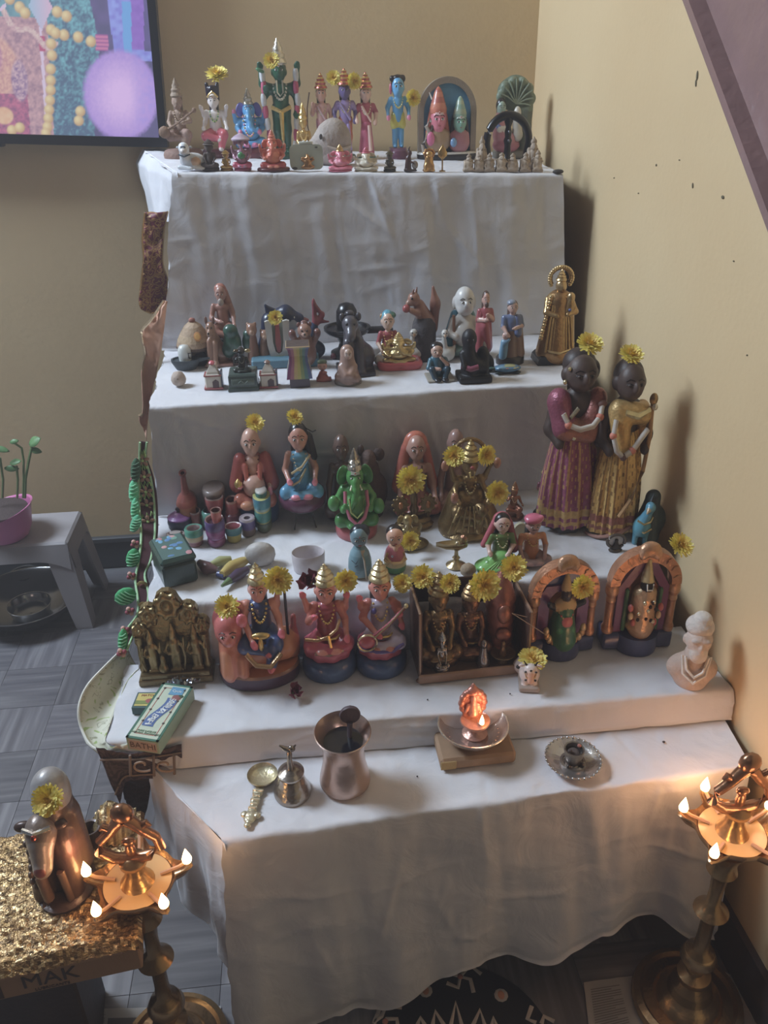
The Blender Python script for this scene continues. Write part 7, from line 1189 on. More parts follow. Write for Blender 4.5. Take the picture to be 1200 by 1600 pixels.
def rose(name, label, x, y, Y, r, dirv=(0, -1, .6)):
    P = onY(x, y, Y); t = thing(name, label, 'flower', P); q = MB(); rs = np.random.default_rng(5)
    for k in range(13):
        a = k*2.4; rr = .18+.055*k; el = 1.25-.075*k; d = np.array([math.cos(a)*math.cos(el), math.sin(a)*math.cos(el), math.sin(el)]); sd = np.array([-math.sin(a), math.cos(a), 0]); up = np.array([0, 0, 1.]); base = d*rr*.3; w = .30+.02*k
        V = [base-sd*.1, base+sd*.1, base+d*rr*.6+up*.25-sd*w*.8, base+d*rr*.6+up*.25+sd*w*.8, base+d*rr*.9+up*.5-sd*w*.7, base+d*rr*.9+up*.5+sd*w*.7, base+d*rr*.8+up*.62, base+d*rr*.75+up*.25]
        q.add(V, [[0, 1, 3, 7], [0, 7, 2], [2, 7, 6, 4], [7, 3, 5, 6]], ('8a3048', '98405a', '7a2840')[k % 3])
    o = q.build('petals', flowerm(), t); s_ = MB().lathe([(.03, -.9), (.05, -.3), (.22, -.1), (.12, .02)], '4c6a3c', 8).build('stem', leafm(), t); t.rotation_euler = Vector(dirv).to_track_quat('Z', 'Y').to_euler(); m_ = r*mpp(P); t.scale = (m_, m_, m_); return t
rose('rose', 'dark red rose at the left raised hand of the red clad goddess', 485, 910, yof(F, -.04), 20, (-.2, -.8, .9))
# lute goddess
F = Fig('goddess_idol', 'goddess idol in white and violet playing a gold edged lute on a blue base', 'figurine', 594, 1045, 873, 4, 84, bd=.2)
pedestal(F, .16, .245, '33507c', .9); F.mesh('lotus', MB().lathe([(.17, .14), (.21, .17), (.22, .22), (.21, .26), (.17, .29), (0, .29)], ['9a2c48', 'a83450', 'b84058', 'a83450', 'b84058'], 36, fold=(9, .05), sq=(1, .85)), gloss())
R_ = person(F, .23, .16, 'cross', 'd8806c', 'c4b8d0', top='b8acc0', hair='1c161a', crown='d8c490', crown_r=.9, tilak='c02828', hs=1.1, arms=[(1, (.3, -.03, .44), (.30, -.2, .52)), (-1, (.3, -.03, .40), (.10, -.26, .30)), (1, (.30, .03, .5), (.34, -.08, .32)), (-1, (.31, .03, .52), (.34, -.04, .66))], palm='e0586c', sleeve='c86a5c', lips='a83040')
T = R_['T']; b_ = R_['b']; F.mesh('lute', MB().ball(T(-.22, -.30, .22), (.13*b_, .05*b_, .11*b_), 'b83848').tube([T(-.15, -.31, .27), T(.08, -.30, .44), T(.32, -.26, .64)], [.035*b_, .024*b_, .02*b_], 'a83444', 7), gloss()); F.mesh('lute_gold_edge', MB().tube([T(-.22+.135*math.cos(a), -.335, .22+.115*math.sin(a)) for a in np.linspace(0, 6.28, 22)], .013*b_, 'd8c490', 5).tube([T(-.12, -.35, .30), T(.1, -.33, .47), T(.33, -.28, .67)], .011*b_, 'd8c490', 5).ball(T(.34, -.27, .67), .035*b_, 'd8c490'), gold()); F.mesh('violet_border', MB().tube([T(-.3, -.26, .1), T(-.1, -.34, .08), T(.15, -.33, .07), T(.3, -.26, .12)], .025*b_, '5a4a98', 7).ball(T(-.1, -.13, .54), .04*b_, '4a3c90'), gloss()); F.done(); LU = F
# copper shrine tray with idols
zb = SZ[4]; A = onZ(656, 1066, zb); B = onZ(824, 1047, zb); wv = B-A; wl = float(np.linalg.norm(wv)); ag = math.degrees(math.atan2(wv[1], wv[0])); dp = .095; hh = .135
t = thing('shrine_box', 'open fronted brown copper shrine box holding small dark brass idols', 'shrine', (A+B)/2, ag); t.location = Vector((A+B)/2)
cop = mat('brown_copper', .4, .55, 0, .3, 40, .5, 90)
b = MB().box((0, dp/2, .006), (wl/2, dp/2, .006), '8a6a54', bev=.002); b.build('floor_tray', cop, t, False); b = MB().box((0, -.004, .009), (wl/2+.003, .003, .009), 'a07c62', bev=.002); b.build('front_lip', cop, t, False)
MB().box((-wl/2+.002, dp/2, hh/2), (.002, dp/2, hh/2), '6a4a3c', bev=.001).build('left_side', cop, t, False); MB().box((wl/2-.002, dp/2, hh*.43), (.002, dp/2, hh*.43), '6a4a3c', bev=.001).build('right_side', cop, t, False); MB().box((0, dp-.002, hh/2), (wl/2-.004, .002, hh/2), '54392f', bev=.001).build('back_panel', cop, t, False)
MB().tube([(-wl/2, 0, .01), (-wl/2, 0, hh), (-wl/2, dp, hh)], .0022, 'b08a6c', 6).build('left_rim', cop, t); MB().tube([(wl/2, 0, .01), (wl/2, 0, hh*.86), (wl/2, dp, hh*.86)], .0022, 'b08a6c', 6).build('right_rim', cop, t)
for sx in (-1, 1): MB().ball((sx*(wl/2-.006), .004, -.0), (.012, .008, .004), 'a07c62').build('foot', cop, t)
ca, sa = math.cos(math.radians(ag)), math.sin(math.radians(ag)); C0 = (A+B)/2
def inbox(name, label, u, v, x, yt, w, fn, z=.012):
    P = C0+np.array([ca*u-sa*v, sa*u+ca*v, 0]); F = Fig(name, label, 'figurine', x, 1000, yt, 4, w, Y=float(P[1]), z=zb+z); F.P[0] = P[0]; F.root.location.x = P[0]; fn(F); F.done(); return F
br = lambda c1, c2, cr, pose='cross', arms=None: (lambda F: (pedestal(F, .1, .27, '6a5238', .8, m=brass()), person(F, .08, .18, pose, c1, c2, hair='4a3826', crown=cr, faced=False, neck='c0a064', m=brass(), border='b08c50', hs=1.05, arms=arms)))
IA = inbox('seated_idol', 'dark brass seated idol at the left inside the copper shrine box', -.052, .045, 690, 892, 76, br('8a6a3c', '7a5a34', 'a88a50'))
IB = inbox('seated_idol', 'dark copper seated idol in the middle of the copper shrine box', .003, .05, 742, 905, 68, br('84583a', '744a34', 'a07c48'))
def ridged(F):
    F.mesh('ridged_body', MB().lathe([(.2, 0), (.24, .05), (.2, .1)]+[(.19+.025*(i % 2), .12+.06*i) for i in range(11)]+[(.16, .8), (.10, .92), (0, 1)], ['8a4a34', '9a5438', 'a45c3c', '94503a'], 22), cop); F.part('face_boss', [('e', (0, -.2, .55), (.1, .06, .12), '9a5a40'), ('e', (0, -.22, .3), (.12, .05, .08), '8a4c38')], cop, .02)
IC = inbox('ridged_idol', 'tall ridged copper idol at the right inside the copper shrine box', .055, .055, 800, 888, 52, ridged)
ID = inbox('seated_idol', 'tiny silver seated idol at the left front inside the shrine box', -.052, .012, 682, 988, 26, lambda F: (pedestal(F, .12, .3, '8a8078', .8, m=silver()), person(F, .1, .14, 'cross', 'a89c90', '988c80', hair=None, crown='c8c8c8', faced=False, neck=None, m=silver(), border=None, hs=1.2)))
IE = inbox('bell_idol', 'small silver cone-shaped idol at the right front inside the shrine box', .018, .012, 757, 1000, 22, lambda F: (F.mesh('robe', MB().lathe([(.28, 0), (.3, .06), (.22, .3), (.14, .6), (.12, .7)], 'a09894', 18), silver()), F.part('head', [('e', (0, 0, .82), (.14, .13, .16), 'a89c96'), ('e', (0, -.12, .8), (.03, .04, .05), 'a89c96')], silver(), .02)))
inbox('oil_dish', 'small brown brass dish idol at the right inside the shrine box', .052, .016, 815, 1000, 40, lambda F: (F.mesh('dish', MB().lathe([(.2, 0), (.14, .1), (.3, .22), (.46, .4), (.44, .42), (.2, .3), (0, .28)], '8a6a44', 20), brass()), F.part('idol', [('c', (0, 0, .3), (0, 0, .7), .14, .08, '9a744a'), ('e', (0, 0, .84), (.09, .09, .12), '9a744a')], brass(), .03)))
Yb_ = float(C0[1])+.045
for x, y, r, dy, lb in ((629, 911, 16, .02, 'small yellow chrysanthemum at the top left corner of the shrine box'), (661, 901, 20, .0, 'yellow chrysanthemum at the left side of the left shrine idol head'), (703, 911, 17, -.02, 'yellow chrysanthemum between the left and middle shrine idols'), (757, 914, 26, -.03, 'largest yellow chrysanthemum, over the middle shrine idol'), (803, 887, 22, .0, 'yellow chrysanthemum on top of the ridged copper idol')): flower(x, y, Yb_+dy, r, lb, (random.uniform(-.2, .2), -1, .5))
MB().tube([onY(826, 965, Yb_-.03), onY(800, 958, Yb_-.05), onY(850, 990, Yb_-.05)], .0008, 'a89080', 5).build('loose_thread', matte()); tag(bpy.data.objects['loose_thread'], 'thin loose thread hanging between shrine box and left arched plaque', 'thread')
# arched plaques
copm = mat('copper_gold_paint', .34, .45, 0, .25, 70, .8, 130)
def plaque(label, x, yb, yt, w, rz, inner):
    F = Fig('arched_plaque', label, 'figurine', x, yb, yt, 4, w, bd=.16, rz=rz)
    F.mesh('blue_base', MB().lathe([(.24, 0), (.25, .04), (.24, .16), (0, .165)], '33406c', 28, sq=(1, .8)).box((0, .05, .08), (.40, .12, .08), '33406c', bev=.02), gloss())
    for sx in (-1, 1): F.mesh('pillar', MB().lathe([(.065, .16), (.07, .2), (.05, .23), (.048, .44), (.055, .46), (.05, .50), (.075, .54), (.07, .60), (.055, .64)], ['c08458', 'b07448', 'b87c50', 'a86c44', 'c8905f', 'b07448', 'c8905f', 'b87c50'], 14, (sx*.35, 0, 0)), copm)
    o_, i_ = [(.40, .62)]+[(.40*math.cos(a), .62+.31*math.sin(a)) for a in np.linspace(0, math.pi, 22)]+[(-.40, .62)], [(.29, .62)]+[(.29*math.cos(a), .62+.21*math.sin(a)) for a in np.linspace(0, math.pi, 22)]+[(-.29, .62)]
    n = len(o_); V = [[px_, y, z] for y in (-.06, .06) for P_ in (o_, i_) for px_, z in P_]; Fq = []
    for k in range(n-1): Fq += [[k, k+1, n+k+1, n+k], [2*n+k, 3*n+k, 3*n+k+1, 2*n+k+1], [k, 2*n+k, 2*n+k+1, k+1], [n+k, n+k+1, 3*n+k+1, 3*n+k]]
    F.mesh('arch', MB().add(V, Fq, 'b87c52'), copm); b = MB()
    for a in np.linspace(.25, math.pi-.25, 9): b.tube([(.31*math.cos(a), -.06, .62+.23*math.sin(a)), (.35*math.cos(a+.05), -.066, .62+.27*math.sin(a+.05)), (.39*math.cos(a), -.06, .62+.30*math.sin(a))], .008, 'c08a5c', 5)
    F.mesh('arch_carving', b, copm); F.part('crest', [('e', (0, -.03, .93), (.12, .06, .07), 'c08a5c'), ('e', (-.08, -.05, .90), (.05, .04, .05), 'c8946a'), ('e', (.08, -.05, .90), (.05, .04, .05), 'c8946a')], copm, .02)
    inner(F); F.done(); return F
def in1(F):
    F.mesh('violet_surround', MB().prism([(-.30, .16), (-.17, .16), (-.17, .58), (-.1, .64), (.1, .64), (.17, .58), (.17, .16), (.30, .16), (.30, .60), (.22, .70), (-.22, .70), (-.30, .60)][::-1], -.03, .05, '74386c'), gloss(), smooth=False); F.mesh('blue_top', MB().prism([(-.28, .64), (.28, .64), (.22, .76), (.08, .80), (-.08, .80), (-.22, .76)], .0, .06, '4a5f9c'), gloss(), smooth=False); F.mesh('orange_panel', MB().prism([(-.2, .16), (.2, .16), (.2, .62), (-.2, .62)], .02, .05, 'c8823c'), gloss(), smooth=False)
    F.part('idol', [('c', (0, -.05, .2), (0, -.05, .46), .17, .11, '2f6a44'), ('e', (0, -.06, .52), (.13, .08, .08), 'c8a05c'), ('e', (0, -.08, .64), (.06, .055, .07), '3a2a24'), ('c', (0, -.06, .7), (0, -.05, .82), .06, .02, 'c8a05c'), ('c', (-.12, -.06, .5), (-.2, -.1, .56), .03, .03, '2c2c2a'), ('c', (.12, -.06, .5), (.2, -.1, .56), .03, .03, '2c2c2a'), ('e', (0, -.16, .40), (.06, .03, .05), 'c04a44'), ('e', (0, -.14, .30), (.11, .05, .08), '3f8a50')], gloss(), .02)
    b = MB()
    for k in range(11): a = math.pi+k*math.pi/10; b.ball((.22*math.cos(a), -.12, .30+.15*math.sin(a)), (.035, .03, .045), ('d8b47c', 'c8965c')[k % 2])
    F.mesh('gold_skirt_rim', b, copm); necklace(F, .54, .42, .09, -.16, ('e0c070', 'c04a44'), r=.016)
def in2(F):
    F.mesh('violet_surround', MB().prism([(-.29, .16), (-.20, .16), (-.20, .56), (0, .80), (.20, .56), (.20, .16), (.29, .16), (.29, .58), (.10, .82), (-.10, .82), (-.29, .58)][::-1], -.03, .05, '7a3460'), gloss(), smooth=False); F.mesh('orange_panel', MB().prism([(-.2, .16), (.2, .16), (.2, .54), (0, .76), (-.2, .54)], .02, .05, 'b87440'), gloss(), smooth=False); [F.mesh('green_pillar', MB().box((sx_*.19, -.03, .38), (.022, .03, .2), '3a6a40', bev=.01), gloss()) for sx_ in (-1, 1)]
    F.part('idol', [('e', (0, -.05, .24), (.17, .11, .06), 'c8a05c'), ('c', (0, -.05, .26), (0, -.05, .50), .15, .13, 'c09468'), ('e', (0, -.06, .56), (.13, .08, .06), 'c8a878'), ('e', (0, -.09, .645), (.07, .06, .065), '2c2422'), ('c', (0, -.07, .68), (0, -.05, .84), .07, .025, 'c8b078')], copm, .02)
    b = MB(); rs = random.Random(5)
    for k in range(9): a = math.pi+k*math.pi/8; b.ball((.17*math.cos(a), -.13, .45+.2*math.sin(a)), (.03, .03, .035), ('c04a40', 'd8b47c')[k % 2])
    F.mesh('garland', b, gloss()); F.mesh('white_mark', MB().tube([(-.035, -.155, .68), (-.03, -.165, .63), (.03, -.165, .63), (.035, -.155, .68)], .007, 'e8e4dc', 6), gloss()); b = MB()
    for k in range(12): b.ball((rs.uniform(-.1, .1), -.185-.0, .32+rs.uniform(0, .22)), (.02, .015, .018), ('3a2a24', 'd8c8a0')[k % 2])
    F.mesh('ornament_studs', b, gold())
P1_ = plaque('left copper arched plaque with a green clad idol and violet surround', 879, 1022, 865, 116, 3, in1); P2_ = plaque('right copper arched plaque with a gold robed idol, against the wall', 1003, 1014, 845, 118, -3, in2)
flower(910, 917, yof(P1_, -.045), 20, 'yellow chrysanthemum on the left copper arched plaque', (.1, -1, .3)); flower(1063, 852, yof(P2_, .0), 21, 'yellow chrysanthemum at the top right of the right arched plaque', (.3, -.6, .9))
# cream bust, small cow, rosebud
F = Fig('bust', 'cream stone bust of a turbaned bearded man with white bead chains, beside the wall', 'bust', 1086, 1082, 960, 4, 78, bd=.28, rz=-14)
F.part('bust_body', [('e', (0, .02, .2), (.34, .2, .2), 'c4a896'), ('c', (0, .02, .1), (0, .0, .42), .24, .13, 'c4a896'), ('c', (0, -.02, .4), (0, -.02, .55), .12, .12, 'c8ae9e')], clay(), .06); F.part('head', [('e', (0, -.04, .66), (.17, .17, .18), 'ccb4a4'), ('e', (0, -.14, .52), (.12, .10, .13), 'd0c4ba'), ('e', (0, -.21, .64), (.03, .04, .05), 'ccb4a4')]+mir(('e', (.165, 0, .64), (.03, .04, .06), 'ccb4a4'), ('e', (.07, -.18, .72), (.06, .03, .02), 'c4b0a4')), clay(), .03)
F.part('turban', [('e', (0, .02, .82), (.185, .18, .13), 'cdc0b6'), ('e', (.02, .02, .93), (.12, .12, .08), 'd2c6bc'), ('c', (.12, .08, .8), (.16, .08, .5), .07, .05, 'c8bab0')], clay(), .03); F.mesh('bead_chain', MB().tube([(-.15, -.12, .46), (-.13, -.2, .32), (-.03, -.25, .24), (.08, -.22, .30), (.15, -.12, .46)], .02, 'd8d0c8', 6), clay()); F.mesh('outer_bead_chain', MB().tube([(-.19, -.10, .46), (-.17, -.2, .26), (-.03, -.26, .16), (.12, -.22, .26), (.18, -.10, .46)], .02, 'd8d0c8', 6), clay()); F.done()
F = Fig('cow_figurine', 'small white cow figurine with black spots and a flower on its head', 'figurine', 826, 1100, 1024, 4, 44, bd=.5, rz=-12)
F.part('body', [('c', (.0, .45, .36), (0, -.05, .36), .26, .24, 'dcc8c0'), ('b', (0, .1, .07), (.24, .5, .07), .03, 'a8988c'), ('e', (-.2, .4, .25), (.16, .2, .2), 'd8c4bc'), ('c', (-.1, -.15, .3), (-.1, -.22, .1), .08, .07, 'dcc8c0'), ('c', (.1, -.15, .3), (.1, -.22, .1), .08, .07, 'dcc8c0'), ('c', (0, -.1, .45), (0, -.2, .62), .17, .14, 'dcc8c0')], gloss(), .06); F.part('head', [('e', (0, -.26, .70), (.16, .16, .17), 'e0cec6'), ('c', (0, -.34, .64), (0, -.42, .46), .11, .10, 'd8a890')], gloss(), .03)
F.part('ears', mir(('e', (.2, -.2, .78), (.09, .04, .05), 'd8c4bc', (0, 20, 0))), gloss(), .0); F.part('horns', mir(('c', (.09, -.24, .82), (.17, -.24, .97), .035, .015, '2c2422')), gloss(), 0); b = MB()
for (px_, py_, pz_, r) in ((-.25, .1, .45, .06), (-.24, .4, .4, .05), (.12, -.39, .72, .03), (-.12, -.39, .72, .03), (-.11, -.46, .5, .03), (.11, -.46, .5, .03), (-.25, .3, .25, .035), (0, -.4, .78, .03), (.25, .2, .42, .05)): b.ball((px_, py_, pz_), (r, r, r), '2c2626')
F.mesh('black_spots', b, gloss()); F.mesh('gold_halter', MB().tube([(-.13, -.33, .66), (-.1, -.45, .58), (.1, -.45, .58), (.13, -.33, .66)], .018, 'd8b078', 6), gold()); F.done(); flower(832, 1030, yof(F, .012), 24, 'yellow chrysanthemum lying on the small white cow', (.1, -.2, 1), .6)
rose('rosebud', 'fallen dark maroon rosebud lying on the fourth step', 459, 1082, float(onZ(459, 1090, zb)[1]), 15, (.35, -.5, .8))
# incense carton, matchbox and foil
def flatbox(name, label, cat, pts, h, col, zz, edge=None):
    A, B, D = [onZ(x, y, zz) for x, y in pts]; u = B-A; v = D-A; lw, ll = np.linalg.norm(u), np.linalg.norm(v); an = math.atan2(u[1], u[0]); t = thing(name, label, cat, A, math.degrees(an)); t.location = Vector(A); return t, float(lw), float(ll)
def text(parent, s_, size, loc, rot, col, m=None, name='lettering', ext=.0003):
    cu = bpy.data.curves.new(name, 'FONT'); cu.body = s_; cu.size = size; cu.extrude = ext; cu.align_x = 'CENTER'; cu.align_y = 'CENTER'; cu.resolution_u = 2
    ob = bpy.data.objects.new(name, cu); COL.objects.link(ob); dg = bpy.context.evaluated_depsgraph_get(); me = bpy.data.meshes.new_from_object(ob.evaluated_get(dg)); bpy.data.objects.remove(ob); bpy.data.curves.remove(cu)
    a = me.color_attributes.new('Col', 'FLOAT_COLOR', 'CORNER'); c = np.ones((len(me.loops), 4), np.float32); c[:, :3] = C(col); a.data.foreach_set('color', c.ravel()); me.materials.clear(); me.materials.append(m or paperm()); me.name = name
    o = new_obj(name, me, parent); o.location = loc; o.rotation_euler = rot; o['kind'] = 'stuff'; return o
HB = .024; zt = zb+HB
A, B, D = onZ(196, 1152, zt), onZ(247, 1160, zt), onZ(262, 1068, zt); u = B-A; v = D-A; lw = float(np.linalg.norm(u)); u /= lw; n_ = np.array([-u[1], u[0], 0]); ll = float(v @ n_)
t = thing('incense_box', 'long pale green incense carton with lettering, lying across the matchbox', 'box', (A[0], A[1], zb), math.degrees(math.atan2(u[1], u[0])))
MB().box((lw/2, ll/2, HB/2), (lw/2, ll/2, HB/2), '9cb8a0', bev=.0008).build('carton', paperm(), t, False)
b = MB()
for (x0, x1, y0, y1) in ((0, lw, 0, .004), (0, lw, ll-.004, ll), (0, .004, 0, ll), (lw-.004, lw, 0, ll)): b.box(((x0+x1)/2, (y0+y1)/2, HB+.0003), ((x1-x0)/2, (y1-y0)/2, .0004), '2f6a54')
b.build('green_border', paperm(), t, False); MB().box((lw/2, ll/2, HB+.0004), (lw/2-.004, ll/2-.004, .0004), 'c0ccb4').build('label_face', paperm(), t, False); b = MB()
for (x0, x1, y0, y1) in ((.009, lw-.009, .010, .011), (.009, lw-.009, ll-.011, ll-.010), (.009, .010, .010, ll-.010), (lw-.010, lw-.009, .010, ll-.010)): b.box(((x0+x1)/2, (y0+y1)/2, HB+.001), ((x1-x0)/2, (y1-y0)/2, .0003), 'b86858')
b.build('red_frame_line', paperm(), t, False); b = MB()
for k in range(5): b.ball((.0095, .012+k*(ll-.024)/4, HB+.0012), (.0022, .0022, .0006), '4a4038').ball((lw-.0095, .012+k*(ll-.024)/4, HB+.0012), (.0022, .0022, .0006), '4a4038')
b.build('corner_dots', paperm(), t)['kind'] = 'stuff'
G = np.zeros((24, 2, 3))
def wav(s_): return lw*(.52+.13*math.sin((s_-.5)*4.2)), ll*(.22+.52*s_)
for i in range(24): xx, yy = wav(i/23); G[i, 0] = (xx-.009, yy, HB+.0013); G[i, 1] = (xx+.009, yy, HB+.0013)
q = MB(); q.grid(G, '3a5f9c'); q.F = [f[::-1] for f in q.F]; q.build('blue_ribbon', paperm(), t, False)
for i, ch in enumerate('SANDUTA BATHI'):
    if ch == ' ': continue
    s_ = .95-.90*i/12; xx, yy = wav(s_); x2, y2 = wav(s_-.02); an = math.atan2(y2-yy, x2-xx); text(t, ch, .015, (xx, yy, HB+.0016), (0, 0, an), 'e0e4e4')
MB().box((lw*.62, ll*.87, HB+.0012), (.011, .009, .0004), '4a90b8').build('blue_emblem', paperm(), t, False); text(t, 'Cycle', .007, (lw*.62, ll*.87, HB+.0017), (0, 0, 0), 'e8ecec'); MB().ball((lw*.72, ll*.76, HB+.001), (.008, .007, .0012), '8a4a48').ball((lw*.80, ll*.79, HB+.001), (.006, .004, .001), '3a5a3c').build('flower_emblem', paperm(), t)
text(t, 'BATHI', .015, (lw/2, -.0006, HB/2), (math.pi/2, 0, 0), '5a4844'); MB().box((lw/2, -.0002, HB/2), (lw/2-.004, .0003, HB/2-.003), 'b89c8c').build('end_flap', paperm(), t, False)
for k, s_ in enumerate(('NATURAL FRAGRANCE', 'PURE INCENSE')): text(t, s_, .0045, (lw/2, ll*(.10+.035*k), HB+.0014), (0, 0, 0), '7a9a78')
HM = .014; A = onZ(205, 1106, zb+HM); B = onZ(244, 1106, zb+HM); D = onZ(215, 1088, zb+HM); u = B-A; wl2 = float(np.linalg.norm(u))+.012; u /= np.linalg.norm(u); ll2 = .037
t = thing('matchbox', 'small matchbox with a yellow and red printed lid beside the incense carton', 'box', (A[0], A[1], zb), math.degrees(math.atan2(u[1], u[0])))
wl2 = min(wl2, .046); MB().box((wl2/2, ll2/2, HM/2), (wl2/2, ll2/2, HM/2), '3c5c60', bev=.0006).build('sleeve', paperm(), t, False); lb_ = MB().box((wl2/2, ll2/2, HM+.0003), (wl2/2-.003, ll2/2-.004, .0004), 'c8b450').build('yellow_label', paperm(), t, False); MB().box((wl2/2, ll2*.32, HM+.0008), (wl2/2-.003, .004, .0003), '7c8a40').ball((wl2*.55, ll2*.4, HM+.0008), (.008, .006, .0006), 'a03a3c').build('red_flower', paperm(), lb_); text(lb_, 'MATCHES', .0065, (wl2/2, ll2*.75, HM+.001), (0, 0, 0), '9a4a34')
foil = mat('crumpled_foil', .18, .9, 0, .1, 60, 1.0, 60); G = np.zeros((16, 16, 3)); P0 = onZ(290, 1058, zb)
rf = np.random.default_rng(11).normal(size=(16, 16))
for i in range(16):
    for j in range(16): G[i, j] = (P0[0]+(i-7.5)*.0036, P0[1]+(j-7.5)*.0038, zb+.010+.007*rf[i, j]*(1-((i-7.5)/9)**2))
G[..., 2] = np.maximum(G[..., 2], zb+.0015); q = MB(); q.grid(G, 'c8ccd4'); o = q.build('foil_wrapper', foil, None, False); tag(o, 'crumpled clear silver foil wrapper behind the incense carton', 'wrapper')
# ================================================================== LOWEST STEP
z5 = SZ[5]
cuts = mat('tinned_copper', .26, .8, 0, .2, 30, .3, 60)
F = Fig('water_tumbler', 'waisted silvery copper tumbler filled with dark water on the lowest step', 'vessel', 538, 1250, 1142, 5, 88, bd=.35)
prf = [(.30, 0), (.40, .015), (.44, .06), (.43, .14), (.37, .38), (.345, .6), (.38, .82), (.47, .97), (.48, .99), (.465, 1.0), (.44, .97), (.35, .84), (.32, .76)]
F.mesh('vessel_wall', MB().lathe(prf, 'c8a898', 48), cuts); F.mesh('water', MB().lathe([(.345, .80), (0, .80)], '16161e', 40), mat('dark_water', .12, 0, .3, .02, 10)); F.done(); TU = F
P = TU.P+np.array([.008, .018, 0]); top = onY(547, 1106, P[1]); b0 = P+np.array([-.0, -.01, TU.H*.45]); t = thing('ritual_spoon', 'dark round-ended spoon handle standing in the water tumbler', 'spoon', b0); d = top-b0; nd = d/np.linalg.norm(d)
MB().tube([d*.0, d*.5, d*.72], [.007, .0075, .0085], '4c3c42', 10, flat=.5).build('handle', satin(), t); q = MB(); q.lathe([(0, -.004), (.0145, -.003), (.0155, 0), (.0145, .003), (0, .004)], '54434a', 22, rot=(90, 0, 0)); o = q.build('paddle', satin(), t); o.location = Vector(d*.86); MB().ball(d*.985, (.003, .003, .006), '54434a').build('tip', satin(), t); MB().ball((0, 0, -.004), (.013, .010, .009), '4c3c42').build('bowl', satin(), t)
F = Fig('hand_bell', 'small silver-grey metal hand bell with a bird-shaped handle top', 'bell', 455, 1262, 1162, 5, 60, bd=.3)
F.mesh('bell_body', MB().lathe([(.34, 0), (.345, .02), (.33, .06), (.29, .14), (.25, .24), (.22, .34), (.20, .38), (.24, .40), (.24, .43), (.17, .47), (.09, .50)], ['a09488', 'a89c90', 'b0a498', 'b4a89c', 'b4a89c', 'a09488', 'c0b4a8', 'c0b4a8', 'a89c90', '8a8078'], 40), silver()); F.mesh('handle', MB().lathe([(.08, .48), (.06, .54), (.045, .7), (.055, .8), (.03, .86)], 'a4988c', 16), silver()); F.mesh('bird_finial', MB().ball((.05, 0, .90), (.07, .05, .06), '9a8e84').tube([(.0, 0, .88), (-.09, 0, .93), (-.16, 0, .99)], [.05, .035, .015], '9a8e84', 8).tube([(.08, 0, .92), (.13, 0, .97)], [.03, .01], '9a8e84', 6), silver()); F.done()
# flat brass ladle lamp lying on the cloth
A = onZ(411, 1218, z5); B = onZ(386, 1296, z5); t = thing('ladle_lamp', 'pale brass ladle with a round bowl and ornate flat handle lying beside the bell', 'ladle', (A[0], A[1], z5)); dv = (B-A); dl = float(np.linalg.norm(dv)); u = dv/dl; w = np.array([-u[1], u[0], 0]); pb = mat('pale_brass', .34, .7, 0, .2, 70, .8, 120)
rb = 24*mpp(A); MB().lathe([(rb*.5, .001), (rb*.8, .003), (rb, .010), (rb*.99, .012), (rb*.85, .006), (rb*.4, .0035), (0, .003)], ['8a8070', 'a89c80', 'c8b890', 'c0b490', 'd0c49c', 'd8cca4'], 32).build('bowl', pb, t)
b = MB()
for s_, hw in ((.30, .014), (.40, .010), (.48, .012), (.56, .009), (.64, .011)): c = u*dl*s_; b.box((c[0], c[1], .004), (hw*.55, .006, .003), 'c8c0a0', rot=(0, 0, math.degrees(math.atan2(w[1], w[0]))), bev=.002); b.tube([c-w*hw*.55+[0, 0, .006], c+w*hw*.55+[0, 0, .006]], .0022, 'd8d0b0', 6)
b.tube([u*rb*.8+[0, 0, .004], u*dl*.7+[0, 0, .004]], .0055, 'c0b898', 8, flat=.5); b.build('ridged_handle', pb, t); b = MB()
for s_, x, r in ((.76, 0, .010), (.76, -.009, .006), (.76, .009, .006), (.84, 0, .0085), (.9, 0, .005), (.955, 0, .0055)): c = u*dl*s_+w*x; b.ball((c[0], c[1], .004), (r, r, .0035), 'd0c8a8')
b.build('leaf_end', pb, t)
# wooden block, glass dish with flaming back-plated lamp
A = onZ(689, 1206, z5); B = onZ(806, 1193, z5); Dp = onZ(686, 1158, z5+.02); u = B-A; lw = float(np.linalg.norm(u)); an = math.degrees(math.atan2(u[1], u[0])); zblk = .022
t = thing('wooden_block', 'stained brown wooden block under the glass dish lamp', 'block', (A[0], A[1], z5), an); MB().box((lw/2, .042, zblk/2), (lw/2, .042, zblk/2), 'a07c58', bev=.004).build('block', mat('stained_wood', .7, 0, 0, .35, 30, .5, 90), t, False); MB().box((lw*.1, .0, zblk/2), (.012, .0012, zblk/2-.003), 'b89858', bev=.001).build('worn_corner', matte(), t, False)
cp = A+u*.5+np.array([-.001, .045, 0]); cp[2] = z5+zblk; rd = 54*mpp(cp)
glas = bpy.data.materials.new('clear_dish_glass'); glas.use_nodes = True; gb = glas.node_tree.nodes['Principled BSDF']; gb.inputs['Base Color'].default_value = (.60, .52, .48, 1); gb.inputs['Roughness'].default_value = .12; gb.inputs['Metallic'].default_value = .8
gn = glas.node_tree.nodes.new('ShaderNodeTexNoise'); gn.inputs['Scale'].default_value = 60; gbp = glas.node_tree.nodes.new('ShaderNodeBump'); gbp.inputs['Strength'].default_value = .2; glas.node_tree.links.new(gn.outputs['Fac'], gbp.inputs['Height']); glas.node_tree.links.new(gbp.outputs[0], gb.inputs['Normal'])
